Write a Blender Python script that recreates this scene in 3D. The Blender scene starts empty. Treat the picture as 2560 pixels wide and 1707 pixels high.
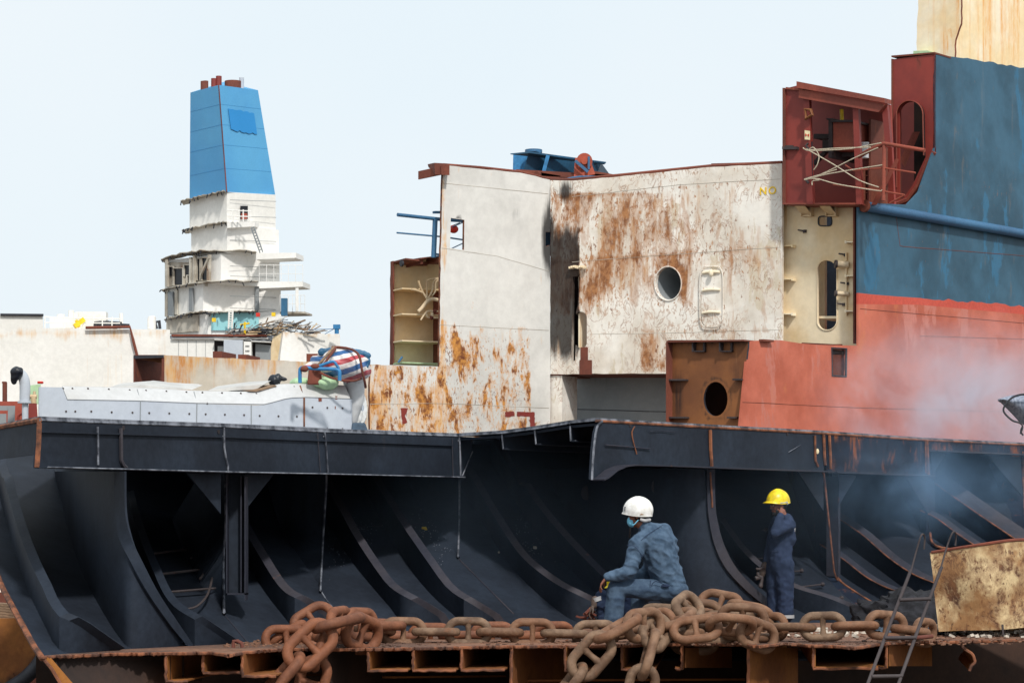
import bpy, bmesh, math, random
from mathutils import Vector, Matrix, noise, Quaternion
from mathutils.geometry import delaunay_2d_cdt
random.seed(7)
sc = bpy.context.scene
COL = sc.collection
F = 6044.0; HZ = 1355.0; CZ = 5.0          # focal length in photo pixels, horizon row, eye height above the mud

# ---------------------------------------------------------------- camera, light, exposure
cam_d = bpy.data.cameras.new('camera'); cam = bpy.data.objects.new('camera', cam_d); COL.objects.link(cam)
cam.location = (0, 0, CZ); cam.rotation_euler = (math.radians(90), 0, 0)
cam_d.sensor_width = 36.0; cam_d.lens = 36.0 * F / 2560.0
cam_d.shift_y = (HZ - 853.5) / 2560.0
cam_d.clip_start = 0.5; cam_d.clip_end = 5000
sc.camera = cam
SUN_EL, SUN_AZ = math.radians(45), math.radians(162)     # azimuth from +Y towards +X
sdir = Vector((math.sin(SUN_AZ) * math.cos(SUN_EL), math.cos(SUN_AZ) * math.cos(SUN_EL), math.sin(SUN_EL)))
w = bpy.data.worlds.new('World'); sc.world = w; w.use_nodes = True
nt = w.node_tree; nt.nodes.clear()
sky = nt.nodes.new('ShaderNodeTexSky'); sky.sky_type = 'NISHITA'; sky.sun_disc = False
sky.sun_elevation = SUN_EL; sky.sun_rotation = SUN_AZ % (2 * math.pi)
sky.air_density = 1.0; sky.dust_density = 4.0; sky.ozone_density = 1.0
mul = nt.nodes.new('ShaderNodeMixRGB'); mul.blend_type = 'MIX'; mul.inputs[0].default_value = 0.93
mul.inputs[2].default_value = (8.2, 9.4, 10.4, 1)          # thin high overcast veil over the blue
bg = nt.nodes.new('ShaderNodeBackground'); bg.inputs[1].default_value = 0.108
out = nt.nodes.new('ShaderNodeOutputWorld')
wc = nt.nodes.new('ShaderNodeTexCoord'); wn = nt.nodes.new('ShaderNodeTexNoise'); wn.inputs['Scale'].default_value = 2.6; wn.inputs['Detail'].default_value = 5; nt.links.new(wc.outputs['Generated'], wn.inputs['Vector'])
wr_ = nt.nodes.new('ShaderNodeMapRange'); wr_.inputs[1].default_value = .38; wr_.inputs[2].default_value = .64; nt.links.new(wn.outputs[0], wr_.inputs[0])
wm = nt.nodes.new('ShaderNodeMixRGB'); wm.inputs[1].default_value = (7.9, 8.8, 9.35, 1); wm.inputs[2].default_value = (8.5, 9.05, 9.38, 1); nt.links.new(wr_.outputs[0], wm.inputs[0]); nt.links.new(wm.outputs[0], mul.inputs[2])
nt.links.new(sky.outputs[0], mul.inputs[1]); nt.links.new(mul.outputs[0], bg.inputs[0]); nt.links.new(bg.outputs[0], out.inputs[0])
sd = bpy.data.lights.new('sun', 'SUN'); sun = bpy.data.objects.new('sun', sd); COL.objects.link(sun)
sd.energy = 3.1; sd.angle = math.radians(4); sd.color = (1.0, 0.96, 0.9)
sun.rotation_euler = sdir.to_track_quat('Z', 'Y').to_euler(); sun.location = (0, 0, 60)
sc.view_settings.view_transform = 'Standard'; sc.view_settings.look = 'None'
sc.view_settings.exposure = 0.0; sc.view_settings.gamma = 1.0
sc.cycles.max_bounces = 5; sc.cycles.volume_step_rate = 4.0
sc.cycles.volume_bounces = 1

# ---------------------------------------------------------------- helpers
def P(px, py, Y): return Vector(((px - 1280) / F * Y, Y, CZ + (HZ - py) / F * Y))
class VPl:
    """vertical plane standing on the line between two photo columns at given distances"""
    def __init__(s, xa, Ya, xb, Yb):
        a = Vector(((xa - 1280) / F * Ya, Ya)); b = Vector(((xb - 1280) / F * Yb, Yb)); d = (b - a).normalized()
        s.n = Vector((d.y, -d.x, 0));  s.n = s.n if s.n.y < 0 else -s.n
        s.a = Vector((a.x, a.y, 0)); s.d = Vector((d.x, d.y, 0))
    def at(s, px, py, off=0.0):
        r = Vector(((px - 1280) / F, 1, (HZ - py) / F)); a = s.a + s.n * min(off, 0)      # negative: a parallel plane further back
        t = s.n.dot(a) / s.n.dot(Vector((r.x, r.y, 0)))
        return r * t + Vector((0, 0, CZ)) + s.n * max(off, 0)
class HPl:
    def __init__(s, z): s.z = z; s.n = Vector((0, 0, 1))
    def at(s, px, py, off=0.0):
        Y = (s.z - CZ) * F / (HZ - py); p = P(px, py, Y); p.z += off; return p
class Surf:
    def __init__(s, D): s.D = D
    def at(s, px, py, off=0.0): return P(px, py, s.D(px, py) - off)

def setp(o, **k):
    for a, b in k.items():
        if b: o[a] = b
    return o
def thing(name, label, cat, loc, group=None):
    o = bpy.data.objects.new(name, None); COL.objects.link(o); o.location = loc
    o.empty_display_size = 0.2
    return setp(o, label=label, category=cat, group=group)
def wloc(o):
    v = Vector((0, 0, 0))
    while o: v += o.location; o = o.parent
    return v
def link(name, me, mat, parent=None, origin=None):
    o = bpy.data.objects.new(name, me); COL.objects.link(o)
    for m in (mat if isinstance(mat, (list, tuple)) else [mat]): me.materials.append(m)
    if parent is not None:
        me.transform(Matrix.Translation(-wloc(parent))); o.parent = parent
    elif origin is not None:
        me.transform(Matrix.Translation(-Vector(origin))); o.location = origin
    return o
def obj(name, bm, mat, parent=None, smooth=False, origin=None, recalc=True):
    if recalc: bmesh.ops.recalc_face_normals(bm, faces=bm.faces)
    me = bpy.data.meshes.new(name); bm.to_mesh(me); bm.free()
    if smooth:
        me.polygons.foreach_set('use_smooth', [True] * len(me.polygons))
        me.set_sharp_from_angle(angle=math.radians(50))
    return link(name, me, mat, parent, origin)
def NB(): return bmesh.new()
def quad(bm, a, b, c, d, mi=0):
    f = bm.faces.new([bm.verts.new(v) for v in (a, b, c, d)]); f.material_index = mi; return f
def hexa(bm, v, mi=0):
    """8 corners: 0-3 one face loop, 4-7 the opposite one"""
    v = [bm.verts.new(p) for p in v]
    for i in ((0, 1, 2, 3), (7, 6, 5, 4), (0, 4, 5, 1), (1, 5, 6, 2), (2, 6, 7, 3), (3, 7, 4, 0)):
        f = bm.faces.new([v[k] for k in i]); f.material_index = mi
def pbox(bm, pl, x0, y0, x1, y1, o0, o1, mi=0, sk=0):
    """box on a plane: photo rectangle, between two offsets off the plane (sk drops the right side)"""
    k = getattr(pl, 'ps', 1.0); b = min(o1, 0)
    A = [pl.at(x0, y0, b), pl.at(x1, y0 + sk, b), pl.at(x1, y1 + sk, b), pl.at(x0, y1, b)]
    n = pl.n
    hexa(bm, [p + n * (max(o1, 0) * k) for p in A] + [p + n * (o0 - b if o0 <= 0 or b else o0 * k) for p in A], mi)
def box(bm, c, s, rz=0, rx=0, ry=0):
    M = Matrix.Translation(c) @ Matrix.Rotation(rz, 4, 'Z') @ Matrix.Rotation(rx, 4, 'X') @ Matrix.Rotation(ry, 4, 'Y') @ Matrix.Diagonal((s[0], s[1], s[2], 1))
    bmesh.ops.create_cube(bm, size=1, matrix=M)
def beam(bm, p0, p1, w_, h_, up=Vector((0, 0, 1))):
    d = (p1 - p0).normalized(); s = d.cross(up)
    if s.length < 1e-3: s = d.cross(Vector((0, 1, 0)))
    s.normalize(); u = s.cross(d)
    A = [p0 + s * a * w_ / 2 + u * b * h_ / 2 for a, b in ((-1, -1), (1, -1), (1, 1), (-1, 1))]
    hexa(bm, A + [p + (p1 - p0) for p in A])
def tube(bm, pts, r, n=8, close=False, r1=None):
    pts = [Vector(p) for p in pts]; N = len(pts); rings = []
    ref = Vector((0.13, 0.31, 0.94)).normalized(); prev = None
    for i, p in enumerate(pts):
        a = pts[(i - 1) % N] if (close or i > 0) else p; b = pts[(i + 1) % N] if (close or i < N - 1) else p
        t = (b - a).normalized()
        if prev is None:
            u = t.cross(ref)
            if u.length < 1e-3: u = t.cross(Vector((1, 0, 0)))
        else: u = prev - t * prev.dot(t)
        u.normalize(); prev = u; v = t.cross(u)
        rr = r if r1 is None else r + (r1 - r) * i / (N - 1)
        rings.append([bm.verts.new(p + (u * math.cos(2 * math.pi * k / n) + v * math.sin(2 * math.pi * k / n)) * rr) for k in range(n)])
    for i in range(N if close else N - 1):
        A = rings[i]; B = rings[(i + 1) % N]
        sh = 0
        if close and i == N - 1:
            sh = min(range(n), key=lambda k: (B[k].co - A[0].co).length)
        for k in range(n): bm.faces.new((A[k], A[(k + 1) % n], B[(k + 1 + sh) % n], B[(k + sh) % n]))
    if not close:
        bm.faces.new(rings[0][::-1]); bm.faces.new(rings[-1])
def cyl(bm, p0, p1, r, n=16, r1=None): tube(bm, [p0, p1], r, n, r1=r1)
def ball(bm, c, s, rot=None, seg=16):
    if not isinstance(s, (tuple, list, Vector)): s = (s, s, s)
    M = Matrix.Translation(c) @ (rot.to_matrix().to_4x4() if rot else Matrix()) @ Matrix.Diagonal((s[0], s[1], s[2], 1))
    bmesh.ops.create_uvsphere(bm, u_segments=seg, v_segments=seg // 2 + 2, radius=1, matrix=M)
def smooth_line(pts, n):
    """Catmull-Rom through points (tuples or vectors), n samples by chord length"""
    pts = [Vector(p) for p in pts]
    if len(pts) == 2: return [pts[0].lerp(pts[1], i / (n - 1)) for i in range(n)]
    L = [0]
    for i in range(1, len(pts)): L.append(L[-1] + (pts[i] - pts[i - 1]).length)
    out = []
    for i in range(n):
        s = L[-1] * i / (n - 1); k = 0
        while k < len(pts) - 2 and s > L[k + 1]: k += 1
        t = (s - L[k]) / max(1e-9, L[k + 1] - L[k])
        p0 = pts[max(k - 1, 0)]; p1 = pts[k]; p2 = pts[k + 1]; p3 = pts[min(k + 2, len(pts) - 1)]
        out.append(0.5 * ((2 * p1) + (p2 - p0) * t + (2 * p0 - 5 * p1 + 4 * p2 - p3) * t * t + (3 * p1 - p0 - 3 * p2 + p3) * t ** 3))
    return out
def strip(bm, A, B, t=0.02, mi=0):
    """plate between two 3-D polylines of equal count, thickened along its normal"""
    N = len(A); nn = []
    for i in range(N):
        a = A[min(i + 1, N - 1)] - A[max(i - 1, 0)]; c = (B[i] - A[i]); q = a.cross(c)
        nn.append(q.normalized() * t if q.length > 1e-9 else (nn[-1] if nn else Vector((0, 0, t))))
    a0 = [bm.verts.new(p) for p in A]; b0 = [bm.verts.new(p) for p in B]
    a1 = [bm.verts.new(p + q) for p, q in zip(A, nn)]; b1 = [bm.verts.new(p + q) for p, q in zip(B, nn)]
    fs = []
    for i in range(N - 1):
        fs += [(a0[i], a0[i + 1], b0[i + 1], b0[i]), (a1[i], b1[i], b1[i + 1], a1[i + 1]), (a0[i], a1[i], a1[i + 1], a0[i + 1]), (b0[i], b0[i + 1], b1[i + 1], b1[i])]
    fs += [(a0[0], b0[0], b1[0], a1[0]), (a0[-1], a1[-1], b1[-1], b0[-1])]
    for f in fs:
        try: bm.faces.new(f).material_index = mi
        except ValueError: pass
def inpoly(x, y, poly):
    c = False; j = len(poly) - 1
    for i in range(len(poly)):
        xi, yi = poly[i]; xj, yj = poly[j]
        if (yi > y) != (yj > y) and x < (xj - xi) * (y - yi) / (yj - yi) + xi: c = not c
        j = i
    return c
def rag(pts, amp=1.5, step=12, seed=0):
    """torch-cut edge: subdivide an outline and jitter it"""
    rnd = random.Random(seed); o = []
    for i in range(len(pts)):
        a = pts[i]; b = pts[(i + 1) % len(pts)]; d = math.hypot(b[0] - a[0], b[1] - a[1]); n = max(1, int(d / step))
        for k in range(n):
            t = k / n; j = 0 if k == 0 else amp
            o.append((a[0] + (b[0] - a[0]) * t + rnd.uniform(-j, j), a[1] + (b[1] - a[1]) * t + rnd.uniform(-j, j)))
    return o
def oval(cx, cy, rx, ry, n=24, k=1.0):
    o = []
    for i in range(n):
        a = 2 * math.pi * i / n; c, s = math.cos(a), math.sin(a)
        o.append((cx + rx * math.copysign(abs(c) ** k, c), cy + ry * math.copysign(abs(s) ** k, s)))
    return o
def slot(cx, cy, rx, ry, n=10):
    """rounded-end vertical slot"""
    o = [(cx + rx * math.cos(math.pi + math.pi * i / n), cy - ry + rx - rx * abs(math.sin(math.pi * i / n)) ) for i in range(n + 1)]
    o += [(cx + rx * math.cos(math.pi * i / n), cy + ry - rx + rx * math.sin(math.pi * i / n)) for i in range(n + 1)]
    return o
def plate(name, pl, outline, mat, parent=None, holes=(), t=0.03, grid=0, mask=None, zones=(), rim=0, off=0.0, origin=None, smooth=False):
    co = []; ed = []
    def loop(L):
        s = len(co); co.extend(Vector(p) for p in L); ed.extend((s + i, s + (i + 1) % len(L)) for i in range(len(L)))
    loop(outline)
    for h in holes: loop(h)
    for z, _ in zones: loop(z)
    if grid:
        xs = [p[0] for p in outline]; ys = [p[1] for p in outline]; y = min(ys) + grid * .5
        while y < max(ys):
            x = min(xs) + grid * .5
            while x < max(xs):
                q = (x + random.uniform(-.2, .2) * grid, y + random.uniform(-.2, .2) * grid)
                if inpoly(q[0], q[1], outline): co.append(Vector(q))
                x += grid
            y += grid
    V, E, T, *_ = delaunay_2d_cdt(co, ed, [], 0, 1e-4)
    bm = NB(); lay = bm.verts.layers.float_color.new('m') if mask else None
    fv = [bm.verts.new(pl.at(v.x, v.y, off)) for v in V]; bv = [bm.verts.new(pl.at(v.x, v.y, off) + (pl.n * -t if hasattr(pl, 'n') else Vector((0, t, 0)))) for v in V]
    cnt = {}
    for f in T:
        cx = sum(V[i].x for i in f) / 3; cy = sum(V[i].y for i in f) / 3
        if not inpoly(cx, cy, outline) or any(inpoly(cx, cy, h) for h in holes): continue
        mi = 0
        for z, m_ in zones:
            if inpoly(cx, cy, z): mi = m_
        bm.faces.new([fv[i] for i in f]).material_index = mi
        bm.faces.new([bv[i] for i in reversed(f)]).material_index = mi
        for k in range(3):
            e = (f[k], f[(k + 1) % 3]); kk = tuple(sorted(e)); cnt.setdefault(kk, []).append((e, mi))
    for kk, L in cnt.items():
        if len(L) == 1:
            (a, b), mi = L[0]; bm.faces.new((fv[b], fv[a], bv[a], bv[b])).material_index = rim if rim else mi
    if mask:
        for i, v in enumerate(V):
            r = mask(v.x, v.y); r = (r[0], r[1], r[2], 1.0); fv[i][lay] = r; bv[i][lay] = r
    loose = [v for v in bm.verts if not v.link_faces]
    for v in loose: bm.verts.remove(v)
    return obj(name, bm, mat, parent, origin=origin, smooth=smooth)
def remesh(name, bm, voxel, mat, parent, relax=2, disp=None, post=0):
    me = bpy.data.meshes.new('tmp'); bm.to_mesh(me); bm.free()
    o = bpy.data.objects.new('tmp', me); COL.objects.link(o)
    md = o.modifiers.new('r', 'REMESH'); md.mode = 'VOXEL'; md.voxel_size = voxel
    if relax:
        s = o.modifiers.new('s', 'SMOOTH'); s.factor = .5; s.iterations = relax
    dg = bpy.context.evaluated_depsgraph_get(); dg.update()
    nm = bpy.data.meshes.new_from_object(o.evaluated_get(dg)); nm.name = name
    bpy.data.objects.remove(o); bpy.data.meshes.remove(me)
    if disp:
        nl = [v.normal.copy() for v in nm.vertices]
        for v, n in zip(nm.vertices, nl): v.co += n * disp(v.co)
        if post:
            b = bmesh.new(); b.from_mesh(nm)
            for _ in range(post): bmesh.ops.smooth_vert(b, verts=b.verts, factor=.5, use_axis_x=True, use_axis_y=True, use_axis_z=True)
            b.to_mesh(nm); b.free()
    nm.polygons.foreach_set('use_smooth', [True] * len(nm.polygons))
    return link(name, nm, mat, parent)
def sheet(bm, rows, t=.02):
    """closed thick sheet over a grid of points, thickened away from the eye"""
    nr, nc = len(rows), len(rows[0]); back = []
    for j in range(nr):
        r = []
        for i in range(nc):
            a = rows[j][min(i + 1, nc - 1)] - rows[j][max(i - 1, 0)]; c = rows[min(j + 1, nr - 1)][i] - rows[max(j - 1, 0)][i]; n = a.cross(c)
            n = n.normalized() if n.length > 1e-9 else Vector((0, 1, 0))
            if n.y < 0: n = -n
            r.append(rows[j][i] + n * t)
        back.append(r)
    A = [[bm.verts.new(p) for p in r] for r in rows]; B = [[bm.verts.new(p) for p in r] for r in back]
    for j in range(nr - 1):
        for i in range(nc - 1):
            bm.faces.new((A[j][i], A[j][i + 1], A[j + 1][i + 1], A[j + 1][i])); bm.faces.new((B[j][i], B[j + 1][i], B[j + 1][i + 1], B[j][i + 1]))
    for i in range(nc - 1): bm.faces.new((A[0][i], B[0][i], B[0][i + 1], A[0][i + 1])); bm.faces.new((A[-1][i], A[-1][i + 1], B[-1][i + 1], B[-1][i]))
    for j in range(nr - 1): bm.faces.new((A[j][0], A[j + 1][0], B[j + 1][0], B[j][0])); bm.faces.new((A[j][-1], B[j][-1], B[j + 1][-1], A[j + 1][-1]))
def cap(bm, p0, r0, p1, r1, seg=14):
    """tapered limb segment with round ends"""
    ball(bm, p0, r0, seg=seg); ball(bm, p1, r1, seg=seg); tube(bm, [p0, p1], r0, seg, r1=r1)

# ---------------------------------------------------------------- materials
def lin(r, g, b):
    f = lambda c: (c / 255) / 12.92 if c / 255 <= .04045 else ((c / 255 + .055) / 1.055) ** 2.4
    return (f(r), f(g), f(b), 1)
def mat_new(name):
    m = bpy.data.materials.new(name); m.use_nodes = True; n = m.node_tree; n.nodes.clear()
    o = n.nodes.new('ShaderNodeOutputMaterial'); b = n.nodes.new('ShaderNodeBsdfPrincipled'); n.links.new(b.outputs[0], o.inputs[0])
    return m, n, b
def N_(n, t, **k):
    x = n.nodes.new(t)
    for a, b in k.items(): setattr(x, a, b)
    return x
def nz(n, src, scale, detail=5, rough=.55, map_=(1, 1, 1), dist=0, off=0):
    mp = N_(n, 'ShaderNodeMapping'); mp.inputs['Scale'].default_value = map_; mp.inputs['Location'].default_value = (off, off * .7, off * 1.3)
    n.links.new(src, mp.inputs[0]); x = N_(n, 'ShaderNodeTexNoise'); n.links.new(mp.outputs[0], x.inputs['Vector'])
    x.inputs['Scale'].default_value = scale; x.inputs['Detail'].default_value = detail; x.inputs['Roughness'].default_value = rough; x.inputs['Distortion'].default_value = dist
    return x.outputs[0]
def mr(n, src, a, b, c=0, d=1):
    x = N_(n, 'ShaderNodeMapRange', interpolation_type='SMOOTHSTEP'); n.links.new(src, x.inputs[0])
    for i, v in enumerate((a, b, c, d)): x.inputs[i + 1].default_value = v
    return x.outputs[0]
def mth(n, op, a, b=None):
    x = N_(n, 'ShaderNodeMath', operation=op)
    for i, v in enumerate((a, b)):
        if v is None: continue
        if isinstance(v, (int, float)): x.inputs[i].default_value = v
        else: n.links.new(v, x.inputs[i])
    return x.outputs[0]
def mx(n, f, a, b, mode='MIX'):
    x = N_(n, 'ShaderNodeMixRGB', blend_type=mode)
    for i, v in enumerate((f, a, b)):
        if isinstance(v, (int, float)): x.inputs[i].default_value = v
        elif isinstance(v, tuple): x.inputs[i].default_value = v
        else: n.links.new(v, x.inputs[i])
    return x.outputs[0]
def steel(name, c1, c2=None, rust=(96, 48, 26), rust2=(170, 104, 50), amt=0, streak=0, pscale=2.5, sscale=1.3, vein=0, rough=.6, bump=.25, grain=.12, large=.5, spec=.4, seed=0, gscale=14, vscale=1.6, speck=0, orand=0, dent=0, soot=(26, 23, 24), sth=.04, metal=0, svert=.22, c3=None, c3amt=0, pstretch=.45):
    """painted or bare steel: two paint tones, run-down streaks, rust patches, veins; attribute m adds (rust, soot and other darkening, streak)"""
    m, n, b = mat_new(name); c2 = c2 or c1
    co = N_(n, 'ShaderNodeTexCoord').outputs['Object']
    if orand:
        oi = N_(n, 'ShaderNodeObjectInfo'); va = N_(n, 'ShaderNodeVectorMath', operation='ADD'); sc_v = N_(n, 'ShaderNodeVectorMath', operation='SCALE'); n.links.new(oi.outputs['Random'], sc_v.inputs['Scale'])
        sc_v.inputs[0].default_value = (37, 53, 71); n.links.new(co, va.inputs[0]); n.links.new(sc_v.outputs[0], va.inputs[1]); co = va.outputs[0]
    at = N_(n, 'ShaderNodeAttribute', attribute_name='m'); sp = N_(n, 'ShaderNodeSeparateColor'); n.links.new(at.outputs['Color'], sp.inputs[0])
    R, G, B = sp.outputs
    base = mx(n, mr(n, nz(n, co, large, 6, .6, off=seed), .38, .62), lin(*c1), lin(*c2))
    if orand: base = mx(n, mth(n, 'MULTIPLY', mr(n, oi.outputs['Random'], .2, .9), orand), base, lin(*rust2))
    if c3: base = mx(n, mr(n, nz(n, co, large * 2.2, 8, .65, (1, 1, .35), off=seed + 9), .66 - c3amt * .3, .70 - c3amt * .3), base, lin(*c3))
    gr = mr(n, nz(n, co, gscale, 4, .7, off=seed), .3, .7, 1 - grain, 1 + grain); base = mx(n, 1.0, base, gr, 'MULTIPLY')
    h = gr
    s_n = mth(n, 'ADD', nz(n, co, sscale, 8, .62, (3.2, 3.2, svert), off=seed + 3), mth(n, 'MULTIPLY', B, .62))
    sth0 = .78 - streak * .32
    brk = mr(n, nz(n, co, sscale * 4, 6, .7, (2.5, 2.5, .5), off=seed + 4), .36, .62, .25, .95)
    smask = mth(n, 'MULTIPLY', mr(n, s_n, sth0, sth0 + .2), brk)
    stc = mx(n, mr(n, nz(n, co, sscale * 1.5, 5, .6, (2, 2, .4), off=seed + 6), .4, .6), lin(*rust2), lin(*[int(a * .55 + b * .45) for a, b in zip(rust2, (236, 214, 178))]))
    base = mx(n, smask, base, stc)
    if speck:
        k_n = mth(n, 'ADD', nz(n, co, pscale * 6, 6, .7, (1, 1, .45), off=seed + 12), mth(n, 'MULTIPLY', R, .5)); kth = .80 - speck * .3
        base = mx(n, mth(n, 'MULTIPLY', mr(n, k_n, kth, kth + .06), .9), base, mx(n, mr(n, nz(n, co, 3, 4), .4, .6), lin(*rust), lin(*rust2)))
    p_n = mth(n, 'ADD', nz(n, co, pscale, 10, .66, (1, 1, pstretch), dist=.3, off=seed + 5), mth(n, 'MULTIPLY', R, .72))
    pth = .80 - amt * .32
    pm = mr(n, p_n, pth, pth + sth)
    rc = mx(n, mr(n, nz(n, co, 6, 6, .7, off=seed + 1), .35, .65), lin(*rust), lin(*rust2))
    halo = mth(n, 'MULTIPLY', mr(n, p_n, pth - .07, pth), .45)
    base = mx(n, halo, base, lin(*rust2)); base = mx(n, pm, base, rc)
    if vein:
        v = nz(n, co, vscale, 9, .6, (1, 1, .6), dist=1.2, off=seed + 7)
        vm = mth(n, 'SUBTRACT', 1, mr(n, mth(n, 'ABSOLUTE', mth(n, 'SUBTRACT', v, .5)), .004, .03))
        vm = mth(n, 'MULTIPLY', vm, mr(n, nz(n, co, .7, 3, .5, off=seed + 8), .42, .6, 0, vein)); base = mx(n, vm, base, rc)
    sm = mr(n, mth(n, 'ADD', mth(n, 'MULTIPLY', G, 1.2), nz(n, co, 2.2, 8, .65, (2.2, 2.2, .22), off=seed + 2)), .66, 1.15)
    base = mx(n, mth(n, 'MULTIPLY', sm, .93), base, lin(*soot))
    n.links.new(base, b.inputs['Base Color'])
    hh = mth(n, 'SUBTRACT', mth(n, 'MULTIPLY', gr, .6), mth(n, 'MULTIPLY', pm, .5))
    bp = N_(n, 'ShaderNodeBump'); bp.inputs['Strength'].default_value = bump; bp.inputs['Distance'].default_value = .02
    if dent:
        b0 = N_(n, 'ShaderNodeBump'); b0.inputs['Strength'].default_value = dent; b0.inputs['Distance'].default_value = .25
        n.links.new(nz(n, co, .9, 2, .4, (1, 1, .7), off=seed + 20), b0.inputs['Height']); n.links.new(b0.outputs[0], bp.inputs['Normal'])
    n.links.new(hh, bp.inputs['Height']); n.links.new(bp.outputs[0], b.inputs['Normal'])
    rr = mth(n, 'ADD', mth(n, 'MULTIPLY', pm, .3), rough); n.links.new(rr, b.inputs['Roughness'])
    b.inputs['Specular IOR Level'].default_value = spec; b.inputs['Metallic'].default_value = metal
    return m
def plain(name, c, rough=.6, var=.15, scale=8, bump=.1, c2=None, spec=.4, sub=0, mp=(1, 1, 1)):
    m, n, b = mat_new(name); co = N_(n, 'ShaderNodeTexCoord').outputs['Object']
    v = nz(n, co, scale, 6, .6, mp)
    c2 = lin(*c2) if c2 else tuple(x * (1 - var * 2) for x in lin(*c)[:3]) + (1,)
    base = mx(n, mr(n, v, .35, .65), lin(*c), c2); n.links.new(base, b.inputs['Base Color'])
    bp = N_(n, 'ShaderNodeBump'); bp.inputs['Strength'].default_value = bump; bp.inputs['Distance'].default_value = .02
    n.links.new(v, bp.inputs['Height']); n.links.new(bp.outputs[0], b.inputs['Normal'])
    b.inputs['Roughness'].default_value = rough; b.inputs['Specular IOR Level'].default_value = spec
    if sub: b.inputs['Subsurface Weight'].default_value = sub; b.inputs['Subsurface Radius'].default_value = (.01, .004, .002)
    return m
M = {}
M['black'] = steel('black_hull_paint', (42, 49, 60), (34, 39, 48), rust=(74, 54, 46), rust2=(66, 58, 56), amt=.16, streak=.12, rough=.62, bump=.15, grain=.14, large=.9, spec=.12, speck=.2, dent=0.18)
M['blackr'] = steel('worn_black_paint', (32, 40, 54), (32, 32, 40), rust=(134, 78, 50), rust2=(120, 74, 50), amt=.42, streak=.36, rough=.6, bump=.2, pscale=3.5, seed=4, spec=.08, speck=.4)
M['flange'] = steel('worn_flange_paint', (66, 63, 68), (48, 50, 60), rust=(132, 86, 58), rust2=(120, 84, 62), amt=.36, streak=.2, rough=.6, pscale=5, seed=2, spec=.12)
M['cut'] = plain('torch_cut_edge', (134, 138, 148), .5, c2=(44, 48, 58), scale=7, bump=.6)
M['cutr'] = plain('rusty_cut_edge', (142, 88, 60), .85, c2=(76, 50, 40), scale=7, bump=.8)
M['deck'] = steel('rusty_deck_plate', (128, 92, 72), (88, 66, 56), rust=(112, 62, 40), rust2=(150, 92, 58), amt=.5, streak=.1, rough=.9, bump=.9, pscale=4, grain=.3, seed=6)
M['under'] = steel('orange_primer_underside', (150, 96, 42), (118, 70, 34), rust=(52, 30, 22), rust2=(110, 56, 26), amt=.38, streak=.25, rough=.8, bump=.5, pscale=2.2, seed=8)
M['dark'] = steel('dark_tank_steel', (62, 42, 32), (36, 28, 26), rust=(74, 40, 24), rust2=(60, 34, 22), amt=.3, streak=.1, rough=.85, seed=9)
M['chain'] = steel('rusty_chain_iron', (124, 100, 80), (90, 68, 52), rust=(80, 52, 38), rust2=(126, 80, 52), amt=.42, streak=0, rough=.72, bump=.55, pscale=7, grain=.16, large=6, seed=11, sth=.06, orand=.5, pstretch=1, speck=.6)
M['chain2'] = steel('red_rusty_chain_iron', (124, 78, 54), (96, 58, 40), rust=(72, 44, 32), rust2=(126, 74, 46), amt=.45, streak=0, rough=.72, bump=.55, pscale=7, grain=.16, large=6, seed=12, sth=.06, orand=.5, pstretch=1, speck=.6)
M['white'] = steel('white_hull_paint', (216, 214, 209), (200, 198, 193), rust=(108, 58, 38), rust2=(204, 142, 70), amt=.2, streak=.24, speck=.35, pscale=3.2, rough=.6, large=.35, seed=13, vein=0, grain=.05, gscale=5, dent=0.35)
M['whiteb'] = steel('scabby_white_paint', (236, 231, 222), (214, 204, 190), rust=(124, 78, 50), rust2=(176, 124, 82), speck=.60, amt=.45, streak=.42, pscale=2.0, sscale=.9, sth=.10, vein=.6, vscale=3.4, pstretch=.28, rough=.7, bump=.5, large=.6, seed=15, c3=(208, 196, 176), c3amt=.25, grain=.05, gscale=5, dent=0.35)
M['bulw'] = steel('rust_streaked_bulwark_paint', (206, 200, 190), (196, 186, 170), rust=(150, 86, 40), rust2=(190, 124, 52), amt=.25, streak=.8, pscale=2.4, sscale=.8, rough=.7, seed=17, grain=.05, gscale=5, dent=0.3)
M['cleanw'] = steel('white_superstructure_paint', (234, 232, 228), (222, 220, 214), rust=(150, 90, 50), rust2=(204, 160, 108), amt=.14, streak=.3, pscale=.8, sscale=.4, rough=.6, seed=19, large=.15, grain=.05, gscale=5, dent=0.3)
M['charw'] = steel('scorched_cabin_steel', (196, 190, 178), (150, 140, 126), rust=(70, 50, 40), rust2=(150, 110, 80), amt=.42, streak=.3, pscale=.9, sscale=.5, rough=.8, seed=20, grain=.05, gscale=5)
M['funnel'] = steel('funnel_blue_paint', (84, 156, 200), (74, 146, 196), rust=(150, 90, 70), rust2=(110, 150, 180), amt=.05, streak=.12, pscale=.5, sscale=.25, rough=.55, large=.12, seed=21, grain=.04, dent=0.2)
M['funnel2'] = steel('funnel_dark_blue_patch', (34, 128, 190), (40, 132, 196), rough=.55, large=.2, seed=22, grain=.04)
M['blue'] = steel('blue_topside_paint', (56, 94, 116), (42, 74, 92), rust=(110, 84, 68), rust2=(104, 98, 92), amt=.28, streak=.36, pscale=2.0, sscale=.55, rough=.6, large=.45, seed=23, c3=(48, 100, 130), c3amt=.22, pstretch=.25, sth=.12, speck=.42, grain=.05, gscale=5, dent=0.4)
M['bluep'] = steel('blue_pipe_paint', (58, 104, 140), (52, 90, 124), rust=(120, 86, 70), rust2=(130, 100, 82), amt=.26, streak=.1, pscale=2, rough=.5, seed=24)
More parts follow.
